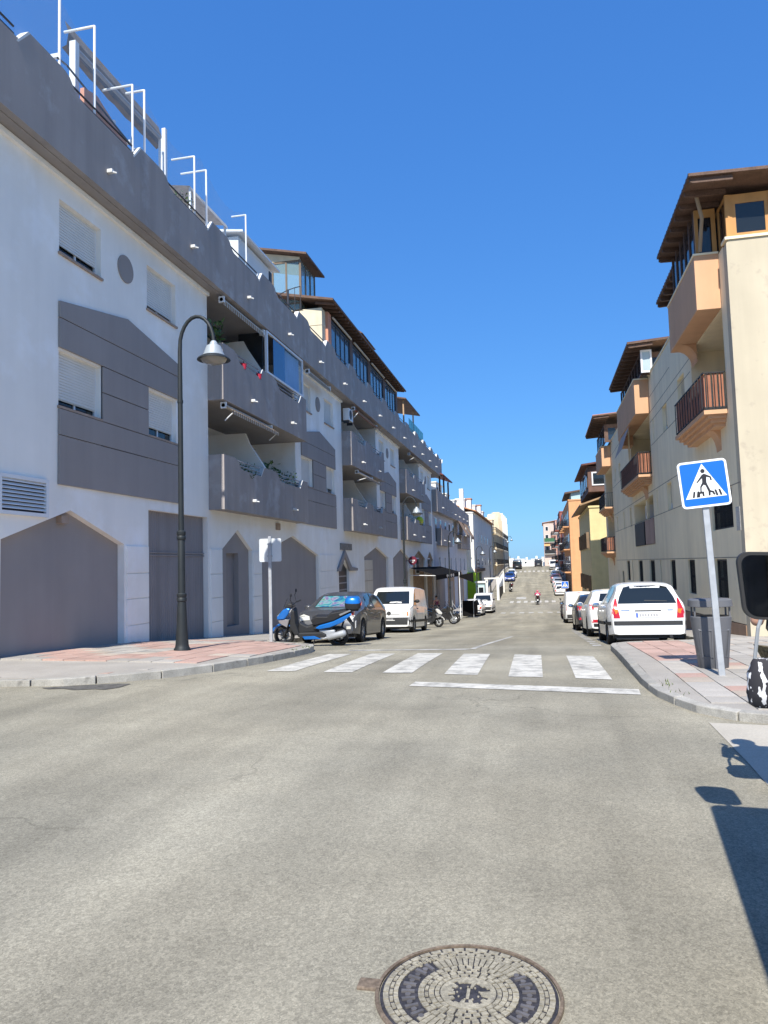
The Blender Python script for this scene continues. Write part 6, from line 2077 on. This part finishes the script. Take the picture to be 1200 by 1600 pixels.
for m_ in (m1, m2):
    m_.location.z = gz(m_.location.y)
    m_.rotation_euler.y = rad(8)

# ================================================================ bar terrace
ts = thing('terrace_screen', 'black canvas screen on a steel cross-braced frame around the bar terrace', 'screen', (-6.3, 61, gz(61)))
BLK = MATS['black_canvas']
z0 = gz(60) + .12
for (xa, xb, y) in ((-7.2, -6.45, 59.9), (-6.4, -5.5, 59.9)):
    if xa < -7:
        for a, b in (((xa, z0 + .05), (xb, z0 + 1.1)), ((xa, z0 + 1.1), (xb, z0 + .05))):
            G().tube([(a[0], y, a[1]), (b[0], y, b[1])], .02, 6).obj('brace', GALV, ts, world=True)
    else:
        G().box(xa, xb, y - .015, y + .015, z0 + .03, z0 + 1.25).obj('canvas', BLK, ts, world=True)
for x in (-7.2, -6.42, -5.5):
    G().box(x - .02, x + .02, 59.85, 59.89, z0 - .1, z0 + 1.3).obj('post', GALV, ts, world=True)
G().box(-5.52, -5.49, 59.95, 64, z0 + .0, z0 + 1.15).obj('canvas', BLK, ts, world=True)
tp = thing('terrace_parasol', 'small black awning on a white post at the bar terrace', 'parasol', (-6.3, 57.5, gz(57.5) + .1))
G().box(-6.33, -6.27, 57.47, 57.53, gz(57.5), 1.0).obj('post', FRAMEW, tp, world=True)
G().add([(-6.3, 57.4, .75), (-5.2, 57.4, .95), (-5.2, 60.5, .95), (-6.3, 60.5, .75), (-5.2, 57.4, .15), (-6.3, 57.4, .60)], [(0, 1, 2, 3), (0, 1, 4, 5)]).obj('cloth', BLK, tp, world=True)
kb = thing('white_balustrade', 'white framed terrace gate with a sloping dark balustrade on the left slope', 'balustrade', (-6.2, 101, gz(101)))
zb_ = gz(99)
for x, y, h in ((-7.2, 98.5, 2.75), (-5.75, 98.5, 2.75), (-5.6, 110, 3.6)):
    G().box(x - .16, x + .16, y - .16, y + .16, zb_ - .2, zb_ + h).obj('pier', WHITEB, kb, world=True)
G().box(-7.5, -5.5, 98.3, 98.7, zb_ + 2.76, zb_ + 2.95).obj('lintel', WHITEB, kb, world=True)
G().add([(-5.75, 98.8, zb_ + 2.7), (-5.6, 109.8, zb_ + 3.6), (-5.6, 109.8, zb_ + 3.45), (-5.75, 98.8, zb_ + 2.55)], [(0, 1, 2, 3)]).obj('handrail', WHITEB, kb, world=True)
G().prism([(98.8, zb_), (109.8, gz(109.8)), (109.8, gz(109.8) + 1.6), (98.8, zb_ + 1.7)], 'x', -5.72, -5.66).obj('balustrade_panel', IRON, kb, world=True)
for i in range(14):
    G().tube([(-5.65, 99.5 + i * .75, zb_ + 1.6), (-5.65, 99.5 + i * .75, zb_ + 2.68 + i * .06)], .025, 5).obj('bar', FRAMEW, kb, world=True)
k2 = thing('kiosk', 'pale blue kiosk with a white roof in front of the lime green shop', 'kiosk', (-8, 96, gz(96)))
G().box(-8.3, -7.2, 94.6, 96.4, gz(95), gz(95) + 2.5).obj('wall', PALEB, k2, world=True)
G().box(-8.4, -7.0, 94.4, 96.6, gz(95) + 2.51, gz(95) + 2.7).obj('roof', WHITEB, k2, world=True)
f = G().box(-8.0, -7.3, 94.55, 94.59, gz(95) + 1.1, gz(95) + 2.0).obj('hatch', FRAMEW, k2, world=True)
G().box(-7.95, -7.35, 94.53, 94.545, gz(95) + 1.15, gz(95) + 1.95).obj('pane', CGLASS, f, world=True)

# ================================================================ people
def skin_mesh(name, joints, edges, mat, parent, sub=2, scale=1.0):
    keys = list(joints)
    me = bpy.data.meshes.new(name)
    me.from_pydata([joints[k][0] for k in keys], [(keys.index(a), keys.index(b)) for a, b in edges], [])
    o = bpy.data.objects.new(name, me)
    COL.objects.link(o)
    o.parent = parent
    o.modifiers.new('skin', 'SKIN').use_smooth_shade = True
    for i, k in enumerate(keys):
        r = joints[k][1]
        d = me.skin_vertices[0].data[i]
        d.radius = (r if isinstance(r, tuple) else (r, r))
        d.use_root = (i == 0)
    s = o.modifiers.new('sub', 'SUBSURF')
    s.levels = s.render_levels = sub
    me.materials.append(mat)
    return o
SKIN_ = M('skin', (.48, .27, .19), .55, var=.06, scale=8)
HAIR = M('dark_hair', (.025, .018, .014), .6, var=.2, scale=20)
def stand_joints(arm_l=None, arm_r=None, h=1.68):
    k = h / 1.72
    J = {'pelvis': ((0, 0, .95 * k), (.15, .11)), 'waist': ((0, 0, 1.10 * k), (.13, .09)), 'chest': ((0, .01, 1.30 * k), (.155, .105)), 'neckb': ((0, 0, 1.44 * k), (.07, .06)), 'neck': ((0, .01, 1.50 * k), .052),
         'head': ((0, .02, 1.60 * k), (.078, .092)), 'crown': ((0, .015, 1.68 * k), (.065, .075))}
    E = [('pelvis', 'waist'), ('waist', 'chest'), ('chest', 'neckb'), ('neckb', 'neck'), ('neck', 'head'), ('head', 'crown')]
    for s, nm, arm in ((-1, 'l', arm_l), (1, 'r', arm_r)):
        arm = arm or [(s * .23, 0, 1.18 * k), (s * .25, .04, .93 * k), (s * .26, .07, .83 * k)]
        J['sh' + nm] = ((s * .17, 0, 1.39 * k), .06)
        J['el' + nm] = (arm[0], .042)
        J['wr' + nm] = (arm[1], .03)
        J['ha' + nm] = (arm[2], (.038, .02))
        J['hip' + nm] = ((s * .09, 0, .90 * k), .085)
        J['kn' + nm] = ((s * .10, .02, .50 * k), .058)
        J['an' + nm] = ((s * .10, -.01, .09 * k), .04)
        J['to' + nm] = ((s * .11, .14, .035), (.04, .03))
        E += [('chest', 'sh' + nm), ('sh' + nm, 'el' + nm), ('el' + nm, 'wr' + nm), ('wr' + nm, 'ha' + nm), ('pelvis', 'hip' + nm), ('hip' + nm, 'kn' + nm), ('kn' + nm, 'an' + nm), ('an' + nm, 'to' + nm)]
    return J, E
def clothe(J, E, keys, grow, name, mat, parent):
    j = {k: (J[k][0], tuple(r + grow for r in J[k][1]) if isinstance(J[k][1], tuple) else J[k][1] + grow) for k in keys}
    return skin_mesh(name, j, [e for e in E if e[0] in j and e[1] in j], mat, parent)
def face_and_hair(J, t, long=False, mat=HAIR):
    c = Vector(J['head'][0])
    for s in (-1, 1):
        G().ell(c + Vector((s * .032, .085, .012)), (.012, .008, .007), 8, 6).obj('eye', IRON, t)
        G().ell(c + Vector((s * .082, .0, -.005)), (.012, .025, .034), 8, 6).obj('ear', SKIN_, t)
    G().ell(c + Vector((0, .10, -.022)), (.014, .02, .026), 8, 6).obj('nose', SKIN_, t)
    G().ell(c + Vector((0, .088, -.06)), (.026, .008, .007), 8, 6).obj('mouth', M('lips', (.35, .12, .10), .5), t)
    G().ell(c + Vector((0, -.022, .048)), (.094, .10, .085), 16, 10).obj('hair', mat, t, smooth=True)
    if long:
        G().ell(c + Vector((0, -.08, -.08)), (.085, .05, .15), 14, 10).obj('hair', mat, t, smooth=True)
def fingers(t, wrist, hand, parent_side):
    """five unequal bent fingers on the end of a hand"""
    wv, hv = Vector(wrist), Vector(hand)
    d = (hv - wv).normalized()
    side = d.cross(Vector((0, 1, 0)))
    side = side.normalized() if side.length > .1 else Vector((1, 0, 0))
    n = d.cross(side).normalized()
    for i, ln in enumerate((.062, .072, .068, .052)):
        b = hv + side * (-.028 + .019 * i) + d * .01
        G().tube([b, b + d * ln * .5 - n * .006, b + d * ln * .8 - n * .022, b + d * ln - n * .04], [.0095, .0088, .008, .006], 7).obj('finger', SKIN_, t, smooth=True)
    b = hv - side * .035 - d * .03
    G().tube([b, b - side * .028 + d * .022, b - side * .032 + d * .05], [.011, .010, .007], 7).obj('thumb', SKIN_, t, smooth=True)
def person(label, loc, rz, top_mat, leg_mat, sleeves='short', arm_l=None, arm_r=None, long=False, h=1.68, name='person'):
    t = thing(name, label, 'person', loc, rz)
    J, E = stand_joints(arm_l, arm_r, h)
    skin_mesh('body', J, E, SKIN_, t)
    ks = ['waist', 'chest', 'neckb', 'shl', 'shr', 'pelvis'] + (['ell', 'elr'] if sleeves else [])
    clothe(J, E, ['pelvis', 'waist', 'chest', 'neckb', 'shl', 'shr'] + (['ell', 'elr', 'wrl', 'wrr'] if sleeves == 'long' else []), .014, 'shirt', top_mat, t)
    clothe(J, E, ['pelvis', 'hipl', 'hipr', 'knl', 'knr', 'anl', 'anr'], .02, 'trousers', leg_mat, t)
    for s in 'lr':
        a, b = Vector(J['an' + s][0]), Vector(J['to' + s][0])
        G().ell((a + b) / 2 + Vector((0, 0, -.02)), (.05, .13, .045), 12, 8).obj('shoe', PLAST, t, smooth=True)
        fingers(t, J['wr' + s][0], J['ha' + s][0], s)
    face_and_hair(J, t, long)
    return t
# standing person cut by the right edge of the frame
KHAKI = M('khaki_cloth', (.17, .14, .08), .95, var=.35, scale=9, fine=.3, bscale=40)
OLIVE = M('olive_cloth', (.10, .10, .06), .95, var=.25, scale=12)
pe = person('person in khaki trousers with one forearm raised, standing at the right frame edge', (1.648, 5.5, gz(5.5) + .014), rad(12), OLIVE, KHAKI, 'short',
            arm_l=[(-.26, -.03, 1.13), (-.17, .17, 1.20), (-.13, .24, 1.22)], long=True)
# leopard print bag hanging at the hip
def leopard():
    m = bpy.data.materials.new('black_white_print')
    m.use_nodes = True
    nt = m.node_tree
    b = nt.nodes['Principled BSDF']
    b.inputs['Roughness'].default_value = .8
    tc = nt.nodes.new('ShaderNodeTexCoord')
    mp = nt.nodes.new('ShaderNodeMapping')
    mp.inputs['Scale'].default_value = (26, 26, 14)
    n = nt.nodes.new('ShaderNodeTexNoise')
    n.inputs['Scale'].default_value = 1.0
    n.inputs['Detail'].default_value = 2
    r = nt.nodes.new('ShaderNodeValToRGB')
    r.color_ramp.elements[0].position, r.color_ramp.elements[0].color = .53, (.025, .024, .03, 1)
    r.color_ramp.elements[1].position, r.color_ramp.elements[1].color = .56, (.75, .75, .77, 1)
    nt.links.new(tc.outputs['Object'], mp.inputs['Vector'])
    nt.links.new(mp.outputs[0], n.inputs['Vector'])
    nt.links.new(n.outputs['Fac'], r.inputs[0])
    nt.links.new(r.outputs[0], b.inputs['Base Color'])
    return m
bg_ = thing('patterned_bag', 'black and white patterned cloth bag hanging at the hip at the right edge', 'bag', (1.44, 5.36, .60))
rings = [[(x, y, z) for x, y, z in oval(zz, a, b, 22, 2.4)] for zz, a, b in ((.0, .10, .045), (.02, .13, .065), (.10, .14, .085), (.22, .13, .075), (.30, .10, .05), (.32, .09, .035))]
for r_ in rings[1:-1]:
    for k, p in enumerate(r_):
        f_ = 1 + .05 * math.sin(k * 2.1 + p[2] * 30)
        r_[k] = (p[0] * f_, p[1] * f_, p[2])
loft(rings).obj('bag_body', leopard(), bg_, smooth=True)
G().tube([(-.08, 0, .31), (-.05, -.01, .52), (.06, .03, .80)], .012, 6).obj('strap', M('grey_strap', (.28, .30, .32), .8), bg_)
G().tube([(.08, 0, .31), (.08, 0, .52), (.08, .03, .80)], .012, 6).obj('strap', MATS['grey_strap'], bg_)
# customer at the bar
person('person with dark hair in a white and maroon top at the bar terrace', (-7.95, 56, pl(-7.95, 56)), rad(40), M('maroon_shirt', (.16, .03, .06), .9), M('dark_trousers', (.03, .03, .04), .9))
# rider going away down the street
rd_ = copy_tree(sc)
recolor(rd_, SBLUE, SW)
rd_['label'] = 'white scooter ridden away from the camera down the middle of the street'
rd_['group'] = 'scooters on the move'
on_road(rd_, -.62, 90, 0)
MAG = M('magenta_top', (.72, .02, .16), .85)
rt = thing('person', 'scooter rider in a bright magenta top and pink helmet, seen from behind', 'person', (0, 0, 0))
on_road(rt, -.62, 90, 0)
J = {'pelvis': ((0, -.32, .86), (.16, .13)), 'waist': ((0, -.28, 1.02), (.14, .11)), 'chest': ((0, -.20, 1.22), (.17, .12)), 'neckb': ((0, -.16, 1.36), (.07, .06)), 'neck': ((0, -.14, 1.43), .055), 'head': ((0, -.12, 1.53), (.08, .095)), 'crown': ((0, -.12, 1.61), .07)}
E = [('pelvis', 'waist'), ('waist', 'chest'), ('chest', 'neckb'), ('neckb', 'neck'), ('neck', 'head'), ('head', 'crown')]
for s, nm in ((-1, 'l'), (1, 'r')):
    J['sh' + nm] = ((s * .19, -.18, 1.31), .062)
    J['el' + nm] = ((s * .30, .04, 1.12), .045)
    J['wr' + nm] = ((s * .31, .30, 1.10), .032)
    J['ha' + nm] = ((s * .31, .36, 1.11), (.038, .025))
    J['hip' + nm] = ((s * .11, -.26, .82), .095)
    J['kn' + nm] = ((s * .20, .14, .70), .065)
    J['an' + nm] = ((s * .17, .10, .40), .045)
    J['to' + nm] = ((s * .17, .24, .385), (.04, .03))
    E += [('chest', 'sh' + nm), ('sh' + nm, 'el' + nm), ('el' + nm, 'wr' + nm), ('wr' + nm, 'ha' + nm), ('pelvis', 'hip' + nm), ('hip' + nm, 'kn' + nm), ('kn' + nm, 'an' + nm), ('an' + nm, 'to' + nm)]
skin_mesh('body', J, E, SKIN_, rt)
clothe(J, E, ['pelvis', 'waist', 'chest', 'neckb', 'shl', 'shr', 'ell', 'elr', 'wrl', 'wrr'], .03, 'jacket', MAG, rt)
clothe(J, E, ['pelvis', 'hipl', 'hipr', 'knl', 'knr', 'anl', 'anr'], .022, 'trousers', M('dark_trousers', (.03, .03, .04), .9), rt)
G().ell((0, -.12, 1.57), (.13, .145, .135), 16, 10).obj('helmet', paint('pink_helmet', (.62, .10, .16)), rt, smooth=True)
for s in (-1, 1):
    G().ell((s * .17, .17, .375), (.05, .13, .045), 10, 8).obj('shoe', PLAST, rt)
    fingers(rt, J['wr' + ('l' if s < 0 else 'r')][0], J['ha' + ('l' if s < 0 else 'r')][0], s)

# ================================================================ minibus beside the camera (only its mirror is in frame; its shadow falls on the road)
mb = thing('minibus', 'minibus at the right edge of the frame, only its big black wing mirror in view', 'minibus', (0, 0, 0))
mb.location = (1.55, .63, gz(1))
mb.rotation_euler = (0, 0, rad(-6.3))
MBP = paint('grey_minibus_paint', (.06, .065, .075))
loft([[(x, y, zz) for x, y in rrect(2 * a, 2 * b, .07, 4)] for zz, a, b in ((.3, .82, 2.70), (.35, .84, 2.74), (1.0, .845, 2.75), (1.7, .84, 2.75), (1.97, .835, 2.75), (2.0, .80, 2.70))]).obj('body', MBP, mb, smooth=True)
for y in (-1.6, 1.55):
    for s in (-1, 1):
        wheel(mb, s * .84, y, .33)
for s in (-1, 1):
    for a, b in ((-2.1, -.9), (-.8, .4), (.5, 1.7)):
        G().box(s * .855 - .01, s * .855 + .01, a, b, 1.15, 1.7).obj('side_window', CGLASS, mb)
G().box(-.7, .7, 2.752, 2.762, 1.1, 1.75).obj('windscreen', CGLASS, mb)
mrr = thing('wing_mirror_head', 'x', 'x') if False else None
def mirror_head():
    c = Matrix.Translation(mb_inv @ Vector((1.115, 4.12, 1.447))) @ Matrix.Rotation(rad(.3), 4, 'Z') @ Matrix.Rotation(rad(2.5), 4, 'Y')
    hs_ = rrect(.235, .345, .06, 6)
    hs_ = [(x + (.018 * (z / .17) if x < 0 else 0) * -1, z) for x, z in hs_]
    g = G().prism(hs_, 'y', -.03, .03)
    n = len(hs_)
    o = len(g.v)
    g.v += [(x * .72, .085, z * .78) for x, z in hs_]
    g.f += [(n + i, n + (i + 1) % n, o + (i + 1) % n, o + i) for i in range(n)] + [tuple(o + i for i in range(n))]
    h = g.obj('wing_mirror', PLAST, mb, bevel=.008, smooth=True)
    h.matrix_local = c
    gl = G().prism([(x * .86, z * .9) for x, z in hs_], 'y', -.033, -.031).obj('mirror_glass', M('mirror_glass', (.30, .32, .33), .06, var=.25, scale=6, metal=1.0), h)
    G().tube([(.02, .01, -.17), (.015, .01, -.215), (.05, .01, -.265), (.13, .02, -.29), (.30, 0.0, -.29)], .013, 8).obj('mirror_arm', PLAST, h, smooth=True)
bpy.context.view_layer.update()
mb_inv = mb.matrix_world.inverted()
mirror_head()

# ================================================================ weeds at the kerb
wg = G()
rr = random.Random(5)
for (x0, y0, k) in ((1.42, 9.6, 18), (1.45, 9.0, 6), (2.9, 9.3, 6), (-4.98, 15.2, 26), (-5.0, 14.4, 14), (-9.4, 15.9, 12), (2.75, 8.9, 10)):
    for i in range(k):
        x, y = x0 + rr.gauss(0, .05), y0 + rr.gauss(0, .10)
        z = (pr(x, y) if x > 0 else pl(x, y)) + .005
        a = rr.uniform(0, 6.28)
        h = rr.uniform(.015, .05)
        d = Vector((math.cos(a), math.sin(a), 0)) * h * .6
        s_ = Vector((-math.sin(a), math.cos(a), 0)) * .008
        p = Vector((x, y, z))
        wg.add([p - s_, p + s_, p + d + Vector((0, 0, h))], [(0, 1, 2)])
tag(wg.obj('weeds', M('weed_green', (.10, .13, .035), .8, var=.3, scale=9)), None, None, kind='stuff')
